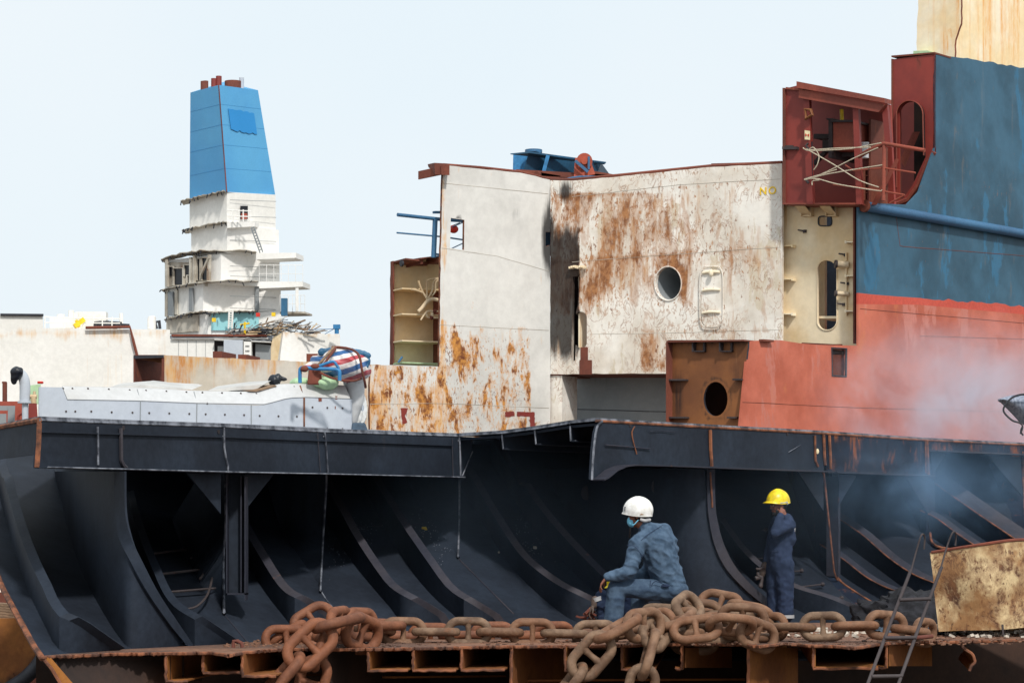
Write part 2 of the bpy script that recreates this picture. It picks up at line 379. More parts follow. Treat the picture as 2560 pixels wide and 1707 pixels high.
M['red'] = steel('faded_red_boottop_paint', (192, 106, 84), (168, 84, 62), rust=(160, 70, 52), rust2=(196, 118, 74), amt=.2, streak=.3, pscale=.9, sscale=.45, rough=.7, large=.4, seed=25, sth=.15, c3=(186, 112, 96), c3amt=.34, speck=.2, grain=.05, gscale=5, dent=0.4)
M['redb'] = steel('bright_red_boottop_paint', (192, 80, 64), (184, 74, 58), rust=(150, 70, 52), rust2=(190, 110, 80), amt=.15, streak=.2, rough=.7, seed=26)
M['lead'] = steel('red_lead_paint', (140, 56, 46), (122, 48, 42), rust=(78, 46, 42), rust2=(112, 56, 44), amt=.22, streak=.12, pscale=1.6, rough=.6, seed=27, grain=.05, gscale=5)
M['leadd'] = steel('worn_red_lead_paint', (150, 74, 56), (124, 62, 50), rust=(84, 58, 52), rust2=(130, 74, 54), amt=.4, streak=.2, pscale=3, rough=.7, seed=28)
M['cream'] = steel('cream_tank_paint', (230, 212, 180), (214, 186, 142), rust=(140, 90, 56), rust2=(206, 160, 100), amt=.1, streak=.12, pscale=1.2, rough=.6, seed=29, large=.5, grain=.05, gscale=5)
M['creamr'] = steel('cream_rust_streaked_paint', (238, 226, 200), (232, 208, 164), rust=(150, 78, 34), rust2=(224, 158, 78), amt=.16, streak=.86, pscale=2.2, sscale=1.3, svert=.05, rough=.65, seed=30, grain=.05, gscale=5)
M['orange'] = steel('orange_brown_primer', (140, 88, 48), (112, 68, 40), rust=(70, 48, 42), rust2=(150, 88, 44), amt=.16, streak=.2, pscale=1.2, rough=.7, seed=31, grain=.05, gscale=5)
M['grey'] = steel('grey_hull_paint', (136, 140, 142), (126, 132, 136), rust=(110, 90, 80), rust2=(150, 146, 136), amt=.08, streak=.14, rough=.65, seed=32, large=.3, grain=.05, gscale=5, dent=0.3)
M['casing'] = steel('white_casing_paint', (182, 188, 196), (172, 178, 188), rust=(150, 86, 56), rust2=(206, 170, 140), amt=.08, streak=.10, pscale=1.6, rough=.5, seed=33, grain=.04)
M['casingt'] = steel('dirty_white_casing_paint', (190, 191, 192), (176, 175, 172), rust=(150, 86, 56), rust2=(200, 160, 130), amt=.22, streak=.1, pscale=2.2, rough=.55, seed=34, grain=.05)
M['browns'] = steel('brown_rust_steel', (122, 66, 50), (98, 54, 44), rust=(70, 44, 38), rust2=(150, 84, 56), amt=.35, streak=.2, rough=.85, seed=35)
M['bin'] = steel('rusty_scratched_skip_steel', (206, 182, 140), (150, 112, 74), rust=(82, 54, 40), rust2=(124, 84, 54), speck=.8, amt=.88, streak=.7, pscale=4.5, sscale=3, vein=1.0, vscale=7, rough=.5, bump=.5, seed=36, large=3, pstretch=.8, sth=.1)
M['winch'] = steel('orange_red_machine_paint', (176, 84, 62), (150, 70, 54), rust=(96, 54, 46), amt=.3, rough=.6, seed=37)
M['mblue'] = steel('blue_machine_paint', (44, 96, 130), (40, 78, 104), rust=(110, 76, 60), rust2=(90, 80, 76), amt=.22, streak=.3, rough=.5, seed=38)
M['mud'] = steel('wet_beach_mud', (112, 98, 84), (88, 78, 68), rust=(64, 56, 50), rust2=(120, 104, 88), amt=.3, rough=.85, bump=.6, large=.1, pscale=.4, pstretch=1, seed=39)
M['teal'] = plain('teal_cabin_paint', (150, 206, 212), .6, .05, 1)
M['pipe'] = steel('cream_pipe_paint', (206, 186, 156), (184, 156, 118), rust=(130, 84, 56), rust2=(180, 120, 70), amt=.3, rough=.6, pscale=6, seed=40)
M['tubeblue'] = plain('bright_blue_pipe_paint', (50, 124, 176), .45, .15, 10)
M['ladder'] = steel('dull_ladder_steel', (70, 62, 62), (54, 46, 48), rust=(110, 64, 44), rust2=(120, 78, 56), amt=.35, rough=.7, pscale=7, seed=41)
M['darksteel'] = plain('dark_steel', (50, 52, 60), .6, .2, 9)
M['black2'] = plain('black_plastic_sheet', (30, 34, 44), .4, .3, 12, .4)
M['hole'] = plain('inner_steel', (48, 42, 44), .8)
M['yellow'] = plain('yellow_paint', (238, 200, 40), .5, .1)
M['yel2'] = plain('rubbed_yellow_lettering', (240, 200, 30), .6, c2=(226, 184, 50), scale=14)
M['green'] = plain('pale_green_paint', (176, 206, 164), .6, .08)
M['bolt'] = plain('dark_bolt', (74, 64, 62), .6)
M['wood'] = plain('weathered_timber', (150, 124, 100), .85, .2, 10, .4, mp=(1, 1, 6))
M['denim'] = plain('blue_work_cotton', (80, 99, 120), .9, c2=(60, 78, 98), scale=9, bump=.6, spec=.15)
M['denimt'] = plain('dusty_blue_work_cotton', (74, 92, 112), .9, c2=(56, 72, 92), scale=9, bump=.6, spec=.15)
M['navy'] = plain('navy_coverall_cotton', (47, 58, 82), .9, c2=(36, 46, 66), scale=5, bump=.3, spec=.15)
M['skin'] = plain('brown_skin', (124, 76, 56), .55, .08, 20, .05, sub=.1)
M['hair'] = plain('black_hair', (22, 18, 18), .7, .2, 40, .5)
M['helw'] = plain('white_helmet_shell', (238, 238, 236), .4, c2=(214, 212, 206), scale=16, bump=.1)
M['hely'] = plain('yellow_helmet_shell', (250, 226, 30), .35, c2=(214, 186, 24), scale=16, bump=.1)
M['mask'] = plain('light_blue_face_mask', (120, 196, 226), .8, .08, 10)
M['boot'] = plain('black_work_boot', (34, 32, 34), .5, .2)
M['glove'] = plain('dirty_work_glove', (104, 88, 80), .9, .2, 14)
M['cuff'] = plain('grey_reflective_tape', (176, 176, 178), .5, .1)
M['rope'] = plain('white_twisted_rope', (222, 210, 186), .8, c2=(150, 136, 116), scale=60, bump=.4)
M['cloth'] = plain('grey_blue_rag', (66, 82, 98), .9, .2, 8, .4)
M['paper'] = plain('pale_debris', (206, 196, 182), .9, .2, 5)
M['sheet'] = plain('white_sheet_metal', (196, 194, 190), .5, .1, 3)
M['glass'] = plain('dark_window', (24, 26, 32), .3, .2)
M['soil'] = plain('black_soot_rubble', (40, 40, 46), .95, .3, 12, 1.0)
M['signr'] = plain('red_sign_paint', (206, 50, 34), .5, .05)
M['signw'] = plain('cream_sign_paint', (238, 222, 180), .5, .05)
M['net'] = plain('grey_mesh_net', (150, 158, 172), .8, c2=(104, 112, 130), scale=40, mp=(1, 1, .2))

# ================================================================ ground, sea
bm = NB(); quad(bm, Vector((-2500, -40, 0)), Vector((2500, -40, 0)), Vector((2500, 240, 0)), Vector((-2500, 240, 0)))
g = obj('ground', bm, M['mud']); g['kind'] = 'structure'
ms, n_, b_ = mat_new('grey_sea_water'); b_.inputs['Base Color'].default_value = (.10, .14, .15, 1); b_.inputs['Roughness'].default_value = .15
bq = N_(n_, 'ShaderNodeBump'); bq.inputs['Strength'].default_value = .4; n_.links.new(nz(n_, N_(n_, 'ShaderNodeTexCoord').outputs['Object'], .5, 6), bq.inputs['Height']); n_.links.new(bq.outputs[0], b_.inputs['Normal'])
bm = NB(); quad(bm, Vector((-4000, 240, .004)), Vector((4000, 240, .004)), Vector((4000, 4500, .004)), Vector((-4000, 4500, .004)))
g = obj('sea', bm, ms); g['kind'] = 'structure'

def corner(bm, L, C, R, back=6, ext=None, mi=0):
    """block seen at its corner: L, C, R = (px, ytop, ybottom, Y); fourth edge behind"""
    lt, lb = P(L[0], L[1], L[3]), P(L[0] if len(L) < 5 else L[4], L[2], L[3])
    ct, cb = P(C[0], C[1], C[3]), P(C[0] if len(C) < 5 else C[4], C[2], C[3])
    rt, rb = P(R[0], R[1], R[3]), P(R[0] if len(R) < 5 else R[4], R[2], R[3])
    bt = lt + rt - ct; bb = lb + rb - cb
    hexa(bm, [lt, ct, rt, bt, lb, cb, rb, bb], mi)

# ================================================================ far white ship at the left
pl = VPl(0, 108, 425, 111)
sh = thing('white_ship', 'white rust-streaked ship hull standing behind the left of the black cut hull', 'ship', P(200, 1624, 110))
bm = NB(); o = [(-340, 789), (107, 789), (108, 820), (425, 824), (425, 1620), (-340, 1620)]
plate('hull', pl, o, M['cleanw'], sh, t=14, grid=30, mask=lambda x, y: (.06, 0, .42 * max(0, 1 - abs(y - 835) / 30) + (.3 if y > 880 else .12)))
for a, b, c in ((0, 787, 107), (300, 812, 322)):
    bm = NB(); tube(bm, [pl.at(a, b, .1), pl.at(c, b + 1, .1)], .06); obj('rail', bm, M['darksteel'], sh)
bm = NB(); tube(bm, [pl.at(212, 820, .2), pl.at(322, 818, .2), pl.at(330, 850, .2), pl.at(341, 893, .2)], .07); obj('pipe', bm, M['browns'], sh, True)
for x, h in ((152, 786), (178, 776), (190, 782), (221, 785), (240, 798), (303, 783), (380, 792)):
    bm = NB(); cyl(bm, pl.at(x, 824, -3), pl.at(x, h, -3), .09 + .05 * (x % 3)); obj('post', bm, M['cleanw'], sh, True)
bm = NB(); tube(bm, [pl.at(110, 792, -2), pl.at(200, 796, -2), pl.at(300, 797, -2)], .03, 5); tube(bm, [pl.at(110, 806, -2), pl.at(300, 808, -2)], .03, 5)
for x in range(112, 300, 24): tube(bm, [pl.at(x, 792, -2), pl.at(x, 822, -2)], .03, 5)
obj('railing', bm, M['cleanw'], sh)
bm = NB(); beam(bm, pl.at(186, 816, -2), pl.at(210, 798, -2), .22, .22); beam(bm, pl.at(190, 800, -2), pl.at(198, 818, -2), .12, .12); obj('davit', bm, M['yellow'], sh)
bm = NB()
for k in range(14):
    x = 243 + k * 4; box(bm, pl.at(x, 815 - random.random() * 5, -2.5), (.4 * random.random() + .1, .3, .2 + .2 * random.random()), random.random())
obj('deck_machinery', bm, M['darksteel'], sh)
bm = NB(); box(bm, pl.at(160, 808, -3), (1.2, .6, .5)); box(bm, pl.at(230, 805, -3), (1.4, .6, .9)); obj('deck_house', bm, M['cleanw'], sh)
bm = NB()
for k, x in enumerate((392, 400)): beam(bm, pl.at(x, 822, -3), pl.at(x - 5 + k * 3, 804, -3), .09, .12)
beam(bm, pl.at(389, 805, -3), pl.at(401, 803, -3), .1, .1); obj('bollard', bm, M['darksteel'], sh)
bm = NB(); cyl(bm, pl.at(378, 823, -3), pl.at(378, 796, -3), .18); cyl(bm, pl.at(372, 796, -3), pl.at(386, 795, -3), .1); obj('vent', bm, M['cleanw'], sh, True)

# ================================================================ tower: half-scrapped superstructure with blue funnel
tw = thing('ship_superstructure', 'half-scrapped white deckhouse tower crowned by a tall blue funnel', 'ship', P(560, 1570, 140.00))
bm = NB(); lt = P(476, 232, 140.50); ct = P(547, 213, 138.00); rt = P(645, 226, 140.50)
lb = P(474, 498, 140.75); cb = P(567, 480, 138.00); rb = P(688, 487, 140.75)
def on_plane(px, py, a, b, c):
    n = (b - a).cross(c - a); o = Vector((0, 0, CZ)); r = P(px, py, 1.0) - o; return o + r * (n.dot(a - o) / n.dot(r))
lb = on_plane(474, 498, lt, ct, cb); rb = on_plane(688, 487, rt, ct, cb)
bt = P(560, 205, 143.50); bb = P(575, 480, 144.50)
hexa(bm, [lt, ct, rt, bt, lb, cb, rb, bb]); fn = obj('funnel', bm, M['funnel'], tw)
for face in ((lt, ct, cb, lb), (ct, rt, rb, cb)):
    for v_ in (.18, .37, .56, .78):
        bm = NB(); tube(bm, [face[0].lerp(face[3], v_) + Vector((0, -.01, 0)), face[1].lerp(face[2], v_) + Vector((0, -.01, 0))], .005, 4); obj('plate_seam', bm, M['funnel2'], fn)
# darker rectangle painted on the right face
def fq(u, v):
    a = ct.lerp(rt, u); b = cb.lerp(rb, u); return a.lerp(b, v) + Vector((.02, -.05, 0))
bm = NB(); rnd = random.Random(3)
top = [(.18 + .62 * i / 12, .215 + rnd.uniform(-.006, .008) + .012 * i / 12) for i in range(13)]; bot = [(.80 - .60 * i / 12, .43 + rnd.uniform(-.012, .012) - .015 * i / 12) for i in range(13)]
ff = bm.faces.new([bm.verts.new(fq(*q)) for q in top + bot]); r = bmesh.ops.extrude_face_region(bm, geom=[ff]); bmesh.ops.translate(bm, vec=(0, -.015, 0), verts=[v for v in r['geom'] if isinstance(v, bmesh.types.BMVert)])
obj('overpainted_patch', bm, M['funnel2'], fn)
bm = NB()
tube(bm, [ct, cb], .035, 5)
obj('corner_seam', bm, M['browns'], fn)
for x, y0, y1, r, mm in ((510, 225, 204, .20, 'browns'), (514, 222, 203, .16, 'browns'), (535, 212, 197, .17, 'lead'), (547, 212, 191, .17, 'lead'), (583, 220, 204, .5, 'browns'), (604, 220, 195, .14, 'casing')):
    bm = NB(); cyl(bm, P(x, y0 + 12, 140.50), P(x, y1, 140.50), r, 16); obj('exhaust_pipe', bm, M[mm], fn, True)
W, CH = M['cleanw'], M['charw']
def lev(nm, L, C, R, m): bm = NB(); corner(bm, L, C, R); return obj(nm, bm, m, tw)
lev('casing', (474, 497, 582, 140.75), (567, 481, 562, 138.10), (689, 487, 640, 140.75), W)
lev('casing', (478, 572, 640, 140.60), (568, 560, 632, 138.00), (697, 575, 650, 140.70), W)
lev('deckhouse', (412, 652, 722, 141.50), (552, 634, 706, 138.00), (699, 640, 722, 140.60), W)
lev('deckhouse', (416, 722, 790, 141.50), (508, 706, 778, 138.75), (702, 706, 778, 140.50), W)
lev('deckhouse', (416, 795, 836, 141.50), (520, 783, 836, 138.90), (704, 778, 836, 140.50), M['cleanw'])
lev('lower_house', (425, 838, 1500, 141.50), (565, 838, 1500, 138.10), (730, 838, 1500, 140.50), M['casing'])
# scorched corner of the third level: frame posts and dark openings
pf = VPl(410, 141.45, 552, 137.95)
bm = NB(); pbox(bm, pf, 418, 656, 520, 716, .02, .1); obj('scorched_wall', bm, CH, tw)
for x0, x1, y0, y1 in ((424, 440, 668, 690), (442, 464, 672, 712), (468, 484, 664, 690), (476, 492, 690, 706), (500, 507, 648, 700), (512, 525, 646, 700)):
    bm = NB(); pbox(bm, pf, x0, y0, x1, y1, .11, .16); wv = obj('window', bm, M['glass'], tw)
    bm = NB(); pbox(bm, pf, x0 - 2, y0 - 2, x0, y1 + 2, .1, .26); pbox(bm, pf, x1, y0 - 2, x1 + 2, y1 + 2, .1, .26); pbox(bm, pf, x0, y0 - 2, x1, y0, .1, .26); obj('frame', bm, CH, wv)
for x, a, b in ((428, 650, 718), (488, 644, 712), (497, 640, 710), (534, 638, 704)):
    bm = NB(); beam(bm, pf.at(x, a, .3), pf.at(x + random.uniform(-2, 2), b, .3), .16, .16); obj('post', bm, CH, tw)
bm = NB(); beam(bm, pf.at(515, 690, .4), pf.at(536, 645, .4), .12, .12); obj('post', bm, CH, tw)
# teal cabin wall, grey lower wall, openings
pr = VPl(520, 138.85, 704, 140.45)
bm = NB(); pbox(bm, pr, 528, 782, 646, 826, .02, .1); obj('teal_wall', bm, M['teal'], tw)
pf2 = VPl(416, 141.45, 520, 138.85)
bm = NB(); pbox(bm, pf2, 419, 792, 498, 834, .02, .1, sk=-6); obj('scorched_wall', bm, CH, tw)
pf3 = VPl(416, 141.45, 508, 138.70)
for x0, x1, y0, y1 in ((425, 437, 730, 790), (478, 486, 720, 778), (636, 646, 706, 776)):
    q = pf3 if x0 < 500 else pr
    bm = NB(); pbox(bm, q, x0, y0, x1, y1, .05, .16); obj('pillar', bm, M['grey'], tw)
bm = NB(); pbox(bm, pf3, 416, 726, 423, 792, .02, .12); pbox(bm, pf3, 440, 724, 446, 786, .02, .1); obj('scorched_wall', bm, CH, tw)
# ragged sawn deck edges
def ledge(pts, w0=1.2, seed=0, mat=CH, dy=0):
    bm = NB(); rn = random.Random(seed); A = smooth_line([P(x, y, Y) for x, y, Y in pts], 22)
    B = [p + Vector((rn.uniform(-.05, .05), w0 + rn.uniform(-.2, .2), 0)) for p in A]
    A = [p + Vector((0, -rn.uniform(.1, .45), rn.uniform(-.04, .04))) for p in A]
    strip(bm, A, B, .05); obj('cut_deck_edge', bm, mat, tw)
    bm = NB()
    for k in range(12):
        p = A[rn.randrange(len(A))].lerp(A[rn.randrange(len(A))], .3) if 0 else A[rn.randrange(len(A))] + Vector((rn.uniform(-.2, .2), 0, 0)); beam(bm, p, p + Vector((rn.uniform(-.12, .12), rn.uniform(-.3, .2), -rn.uniform(.08, .26))), .05, .05)
    obj('hanging_scraps', bm, M['darksteel'] if mat is CH else mat, tw)['kind'] = 'stuff'
ledge([(453, 506, 140.90), (500, 493, 139.50), (563, 480, 137.80)], seed=1)
ledge([(457, 579, 140.90), (510, 566, 139.30), (567, 556, 137.80)], seed=2)
ledge([(404, 651, 141.50), (470, 633, 139.50), (540, 628, 138.20), (640, 630, 138.65)], seed=3)
ledge([(404, 726, 141.65), (470, 712, 139.50), (545, 704, 137.90), (645, 706, 139.50)], seed=4)
ledge([(412, 800, 141.50), (470, 786, 139.75), (515, 780, 138.70)], seed=5)
ledge([(520, 783, 138.60), (600, 780, 139.25), (640, 779, 139.50)], seed=7)
# balconies to the right
def balcony(x0, x1, y, h, Y, rail=True, xr=None, tm=W):
    bm = NB(); a = P(x0, y, Y); b = P(x1, y, Y + 1.5); hh = h / F * Y
    d = Vector((0, 0, -hh)); q = Vector((.3, 1.6, 0))
    hexa(bm, [a, b, b + q, a + q, a + d, b + d * .75, b + q + d * .75, a + q + d]); bl = obj('balcony', bm, tm, tw)
    if rail:
        bm = NB()
        for dz in (.45, .95): tube(bm, [a + Vector((0, 0, dz)), b + Vector((0, 0, dz))], .016, 5)
        for k in range(7): p = a.lerp(b, k / 6); tube(bm, [p, p + Vector((0, 0, .95))], .016, 5)
        obj('railing', bm, W, bl)
    return bl
balcony(568, 637, 555, 15, 137.50, False); balcony(640, 740, 632, 17, 138.25, False); balcony(648, 757, 704, 17, 138.25); balcony(700, 762, 779, 6, 138.75, tm=CH)
bm = NB(); a = P(598, 548, 137.50)
for x in (582, 598, 608, 622): tube(bm, [P(x, 555, 137.50), P(x, 524, 137.50)], .04, 5)
for y in (526, 540): tube(bm, [P(568, y, 137.50), P(628, y + 2, 137.50)], .035, 5)
obj('railing', bm, W, tw)
bm = NB(); pq = VPl(567, 138.00, 689, 140.65); pbox(bm, pq, 600, 515, 618, 548, .02, .06); obj('doorway', bm, M['glass'], tw)
bm = NB(); pbox(bm, pq, 601, 534, 615, 548, .07, .12); obj('life_ring_locker', bm, M['winch'], tw)
for x0, y0, x1, y1 in ((628, 570, 650, 632), (635, 568, 657, 630)):
    bm = NB(); tube(bm, [P(x0, y0, 137.30), P(x1, y1, 137.30)], .04, 5); obj('stair_stringer', bm, M['grey'], tw)
bm = NB()
for k in range(9): t = k / 9; tube(bm, [P(628 + 22 * t, 570 + 62 * t, 137.30), P(635 + 22 * t, 568 + 62 * t, 137.30)], .03, 4)
obj('stair_treads', bm, M['grey'], tw)
for x in (741, 744): bm = NB(); tube(bm, [P(x, 720, 138.50), P(x, 778, 138.50)], .06, 6); obj('stanchion', bm, W, tw); 
bm = NB(); box(bm, P(711, 768, 138.50), (.35, .4, 1.0)); obj('locker', bm, M['mblue'], tw)
for z in (500, 540, 600, 665, 690, 740, 770):
    bm = NB(); a = VPl(567, 137.95, 700, 140.60); tube(bm, [a.at(575, z, .01), a.at(690, z + 4, .01)], .015, 4); obj('weld_seam', bm, M['grey'], tw)
# ladder + debris pile
bm = NB()
for x in (573, 582): tube(bm, [P(x, 776, 138.30), P(x - 2, 822, 138.30)], .05, 5)
for k in range(7): tube(bm, [P(573, 780 + k * 6, 138.30), P(582, 780 + k * 6, 138.30)], .04, 4)
obj('ladder', bm, W, tw)
rn = random.Random(11)
for mi, (mm, cnt) in enumerate((('wood', 45), ('darksteel', 50), ('sheet', 40), ('grey', 30), ('pipe', 25))):
    bm = NB()
    for k in range(cnt):
        x = rn.uniform(562, 775); t = (x - 555) / 235; yt = 826 - 19 * math.exp(-((x - 690) / 60) ** 2) - 4; y = rn.uniform(yt, 838)
        if x > 760: y = rn.uniform(826, 836)
        p = P(x, y, 137.75 + rn.uniform(-.5, 1.5)); an = rn.uniform(-.5, .5) + (0 if rn.random() < .8 else 1); L = rn.uniform(.3, 1.2)
        beam(bm, p, p + Vector((math.cos(an) * L, rn.uniform(-.4, .4), math.sin(an) * L * .5)), rn.uniform(.03, .11), rn.uniform(.03, .07))
    obj('torn_panelling', bm, M[mm], tw)['kind'] = 'stuff'
for x, y, mm in ((645, 787, 'signr'), (684, 786, 'yellow'), (535, 800, 'yellow')):
    bm = NB(); box(bm, P(x, y, 138.00), (.22, .2, .22)); obj('pipe_box', bm, M[mm], tw)
bm = NB(); tube(bm, [P(612, 805, 137.90), P(612, 838, 137.90)], .07, 6); tube(bm, [P(600, 812, 137.90), P(624, 808, 137.90)], .05, 6); obj('standpipe', bm, M['yellow'], tw, True)
# lower house: beam, rooms, white boxes
pw = VPl(425, 138.00, 850, 138.00)
bm = NB(); pbox(bm, pw, 432, 838, 668, 843, 0, .6); obj('deck_beam', bm, M['browns'], tw)
bm = NB(); pbox(bm, pw, 432, 846, 672, 849, 0, .5); pbox(bm, pw, 540, 850, 680, 853, 0, .8, sk=6); obj('deck_beam', bm, M['sheet'], tw)
bm = NB(); pbox(bm, pw, 425, 848, 537, 900, 0, .3); obj('cabin_wall', bm, W, tw)
for x in (448, 470, 492, 515): bm = NB(); pbox(bm, pw, x, 852, x + .7, 898, .3, .33); obj('panel_joint', bm, M['grey'], tw)
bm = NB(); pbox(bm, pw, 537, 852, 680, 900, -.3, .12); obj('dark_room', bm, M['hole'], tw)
bm = NB(); pbox(bm, pw, 564, 853, 611, 900, .12, .9); obj('cabinet', bm, M['casing'], tw)
bm = NB(); pbox(bm, pw, 613, 853, 632, 900, .12, .8); cb_ = obj('cabinet', bm, W, tw)
for y in (866, 878, 889):
    bm = NB()
    for x in (618, 621.5, 625): pbox(bm, pw, x, y, x + 2, y + 4, .8, .83)
    obj('vent_slots', bm, M['glass'], cb_)
bm = NB(); pbox(bm, pw, 640, 860, 678, 900, .12, .3, sk=4); obj('cabin_wall', bm, M['grey'], tw)
bm = NB(); pbox(bm, pw, 545, 866, 563, 892, .12, .2); obj('window', bm, M['sheet'], tw)
bm = NB(); hexa(bm, [P(682, 843, 137.80), P(708, 830, 137.50), P(700, 905, 137.50), P(670, 905, 137.80), P(682, 843, 138.30), P(708, 830, 138.30), P(700, 905, 138.30), P(670, 905, 138.30)]); obj('yellow_panel', bm, M['cream'], tw)
plate('aft_bulwark', VPl(700, 137.25, 850, 138.75), [(708, 829), (850, 836), (850, 1500), (698, 1500), (700, 896)], M['cleanw'], tw, t=1.5, grid=16, mask=lambda x, y: (.0, 0, .45 * max(0, 1 - (y - 829) / 40)))
bm = NB(); tube(bm, [P(842, 834, 137.50), P(842, 812, 137.50)], .13, 8); box(bm, P(842, 817, 137.50), (.4, .3, .25)); tube(bm, [P(770, 824, 137.50), P(842, 822, 137.50)], .02, 4); tube(bm, [P(812, 835, 137.50), P(842, 818, 137.50)], .02, 4); obj('mooring_post', bm, M['tubeblue'], tw, True)
# scorch marks beside the doors
# ================================================================ rusty bulwark hull
pb = VPl(335, 74, 940, 72)
bw = thing('rusty_bulwark', 'long low grey-white bulwark streaked orange with rust, beneath the white deckhouse tower', 'ship', P(650, 1763, 73))
plate('bulwark_plate', pb, rag([(410, 888), (770, 904), (1000, 914), (1000, 1400), (410, 1400)], 1, 14), [M['bulw'], M['cutr']], bw, t=.12, grid=14, rim=1, mask=lambda x, y: (0, 0, .42 * max(0, 1 - (y - 888) / 60) + (.3 if x > 900 else 0) + (.25 if 420 < x < 470 else 0)))
bm = NB(); pbox(bm, pb, 335, 892, 410, 1400, -2.4, -2.3); obj('recess_plate', bm, M['orange'], bw)
bm = NB(); hexa(bm, [pb.at(335, 889, .05), pb.at(410, 888, .05), pb.at(410, 894, .05), pb.at(335, 897, .05), pb.at(335, 889, -2.3), pb.at(410, 888, -2.3), pb.at(410, 892, -2.3), pb.at(335, 893, -2.3)]); obj('recess_lintel', bm, M['darksteel'], bw)
bm = NB(); pbox(bm, pb, 335, 896, 339, 1400, -2.3, .05); obj('recess_jamb', bm, M['browns'], bw)
bm = NB(); pbox(bm, pb, 405, 894, 411, 1400, -2.3, .02); obj('recess_jamb', bm, M['browns'], bw)
for x, y, w2 in ((532, 878, 22), (595, 886, 20), (766, 884, 32)):
    bm = NB(); pbox(bm, pb, x, y, x + w2, 905, -1.5, -.3); obj('stub_box', bm, M['browns'], bw)
bm = NB(); pbox(bm, pb, 335, 887, 410, 1400, -2.6, -2.45); obj('back_plate', bm, M['browns'], bw)

# ================================================================ white wrecked hull (two walls meeting in a scorched valley)
wr = thing('wrecked_white_hull', 'huge scabby white hull block, rust-patched and scorched down its middle seam', 'ship', P(1450, 1810, 63))
pA = VPl(900, 61.5, 1375, 65.2); pB = VPl(1375, 65.2, 1955, 61.75)
def g2(x, y, cx, cy, sx, sy): return math.exp(-((x - cx) / sx) ** 2 - ((y - cy) / sy) ** 2)
def mA(x, y):
    r = 0; s = 0.02
    if y > 800: r = .26 * min(1, (y - 800) / 50); s = .14
    if y > 960: r += .02; s = .22
    r += .12 * g2(x, y, 1130, 860, 40, 50) - .3 * (1 if x > 1330 and y < 1050 else 0)
    s += .40 * g2(x, y, 1105, 1010, 30, 90) + .3 * g2(x, y, 940, 980, 40, 80)
    if x < 1110: s += .2
    s += .35 * g2(x, 0, 1112, 0, 7, 1) * (1 if y < 640 or y > 800 else .3)
    for (xa, ya, xb, yb_) in ((1107, 458, 1370, 485), (1104, 620, 1372, 678), (1100, 812, 1372, 826)):
        e = y - (ya + (yb_ - ya) * (x - xa) / (xb - xa)); r += .10 * math.exp(-(e / 5) ** 2); s += .14 * math.exp(-((e - 22) / 22) ** 2) if e > 0 else 0
    s += .25 * math.exp(-((y - 420 - (x - 1107) * .14) / 14) ** 2)
    so = .95 * g2(x, y, 1378, 600, 22, 90) + .25 * g2(x, y, 1290, 535, 18, 22) + .5 * g2(x, y, 1145, 545, 7, 5)
    return r, so, s
holeA = [(1127, 545), (1161, 550), (1160, 625), (1125, 620)]
plate('port_wall', pA, rag([(925, 912), (1098, 916), (1102, 640), (1105, 500), (1107, 413), (1300, 432), (1376, 450), (1376, 1400), (925, 1400)], .8, 16), [M['white'], M['cutr']], wr, holes=[holeA, [(1364, 580), (1378, 580), (1378, 612), (1364, 617)]], t=.08, grid=9, mask=mA, rim=1)
def mB(x, y):
    r = .20 * g2(x, y, 1555, 560, 120, 160) + .20 * g2(x, y, 1485, 720, 70, 90) + .08 * g2(x, y, 1780, 620, 160, 150) + .12 * g2(x, y, 1620, 900, 40, 40) + .1 * g2(x, y, 1700, 420, 220, 14)
    s = .30 * g2(x, y, 1560, 600, 130, 130) + .30 * g2(x, y, 1500, 720, 70, 70) + .35 * g2(x, y, 1628, 880, 22, 60) + .1 * (1 if x > 1600 else 0)
    for (xa, ya, xb, yb_) in ((1430, 492, 1950, 448), (1430, 655, 1950, 618), (1480, 835, 1950, 824)):
        e = y - (ya + (yb_ - ya) * (x - xa) / (xb - xa)); r += .12 * math.exp(-(e / 6) ** 2); s += .16 * math.exp(-((e - 26) / 26) ** 2) if e > 0 else 0
    r += .14 * math.exp(-((math.hypot((x - 1672) / 36, (y - 708) / 46) - 1.15) / .25) ** 2)
    if 450 < y < 480 and x < 1650: r -= .2; s -= .3
    if y > 790 and x < 1600: r -= .18; s -= .2
    if 845 < y < 930 and 1450 < x < 1680: r += .12
    if x > 1840 and y < 560: r -= .16; s -= .14
    so = 0
    if x < 1450:
        t = (x - 1375) / 75
        r += .16; so = .95 * max(0, min(1, (y - 540) / 80)) * (1 if y < 840 else max(0, 1 - (y - 840) / 90)) * (1 - .35 * abs(t - .35))
        so += .5 * g2(x, y, 1410, 480, 25, 30); s += .3 * (1 if y > 640 else .1)
        if x < 1400: s += .25; so *= .75
        so += .55 * g2(x, y, 1372, 560, 12, 40)
    return r, so, s
outB = [(1376, 450), (1432, 452), (1560, 440), (1775, 418), (1955, 409), (1955, 1100), (1690, 1100), (1690, 934), (1470, 934), (1462, 920), (1452, 935), (1376, 935)]
plate('starboard_wall', pB, rag(outB, .8, 18), [M['whiteb'], M['cutr']], wr,
      holes=[oval(1672, 708, 32, 41, 30), slot(1452, 825, 15, 46)[::1], [(1432, 692), (1447, 690), (1445, 760), (1440, 780), (1438, 900), (1430, 905)]], t=.10, grid=9, mask=mB, rim=0)
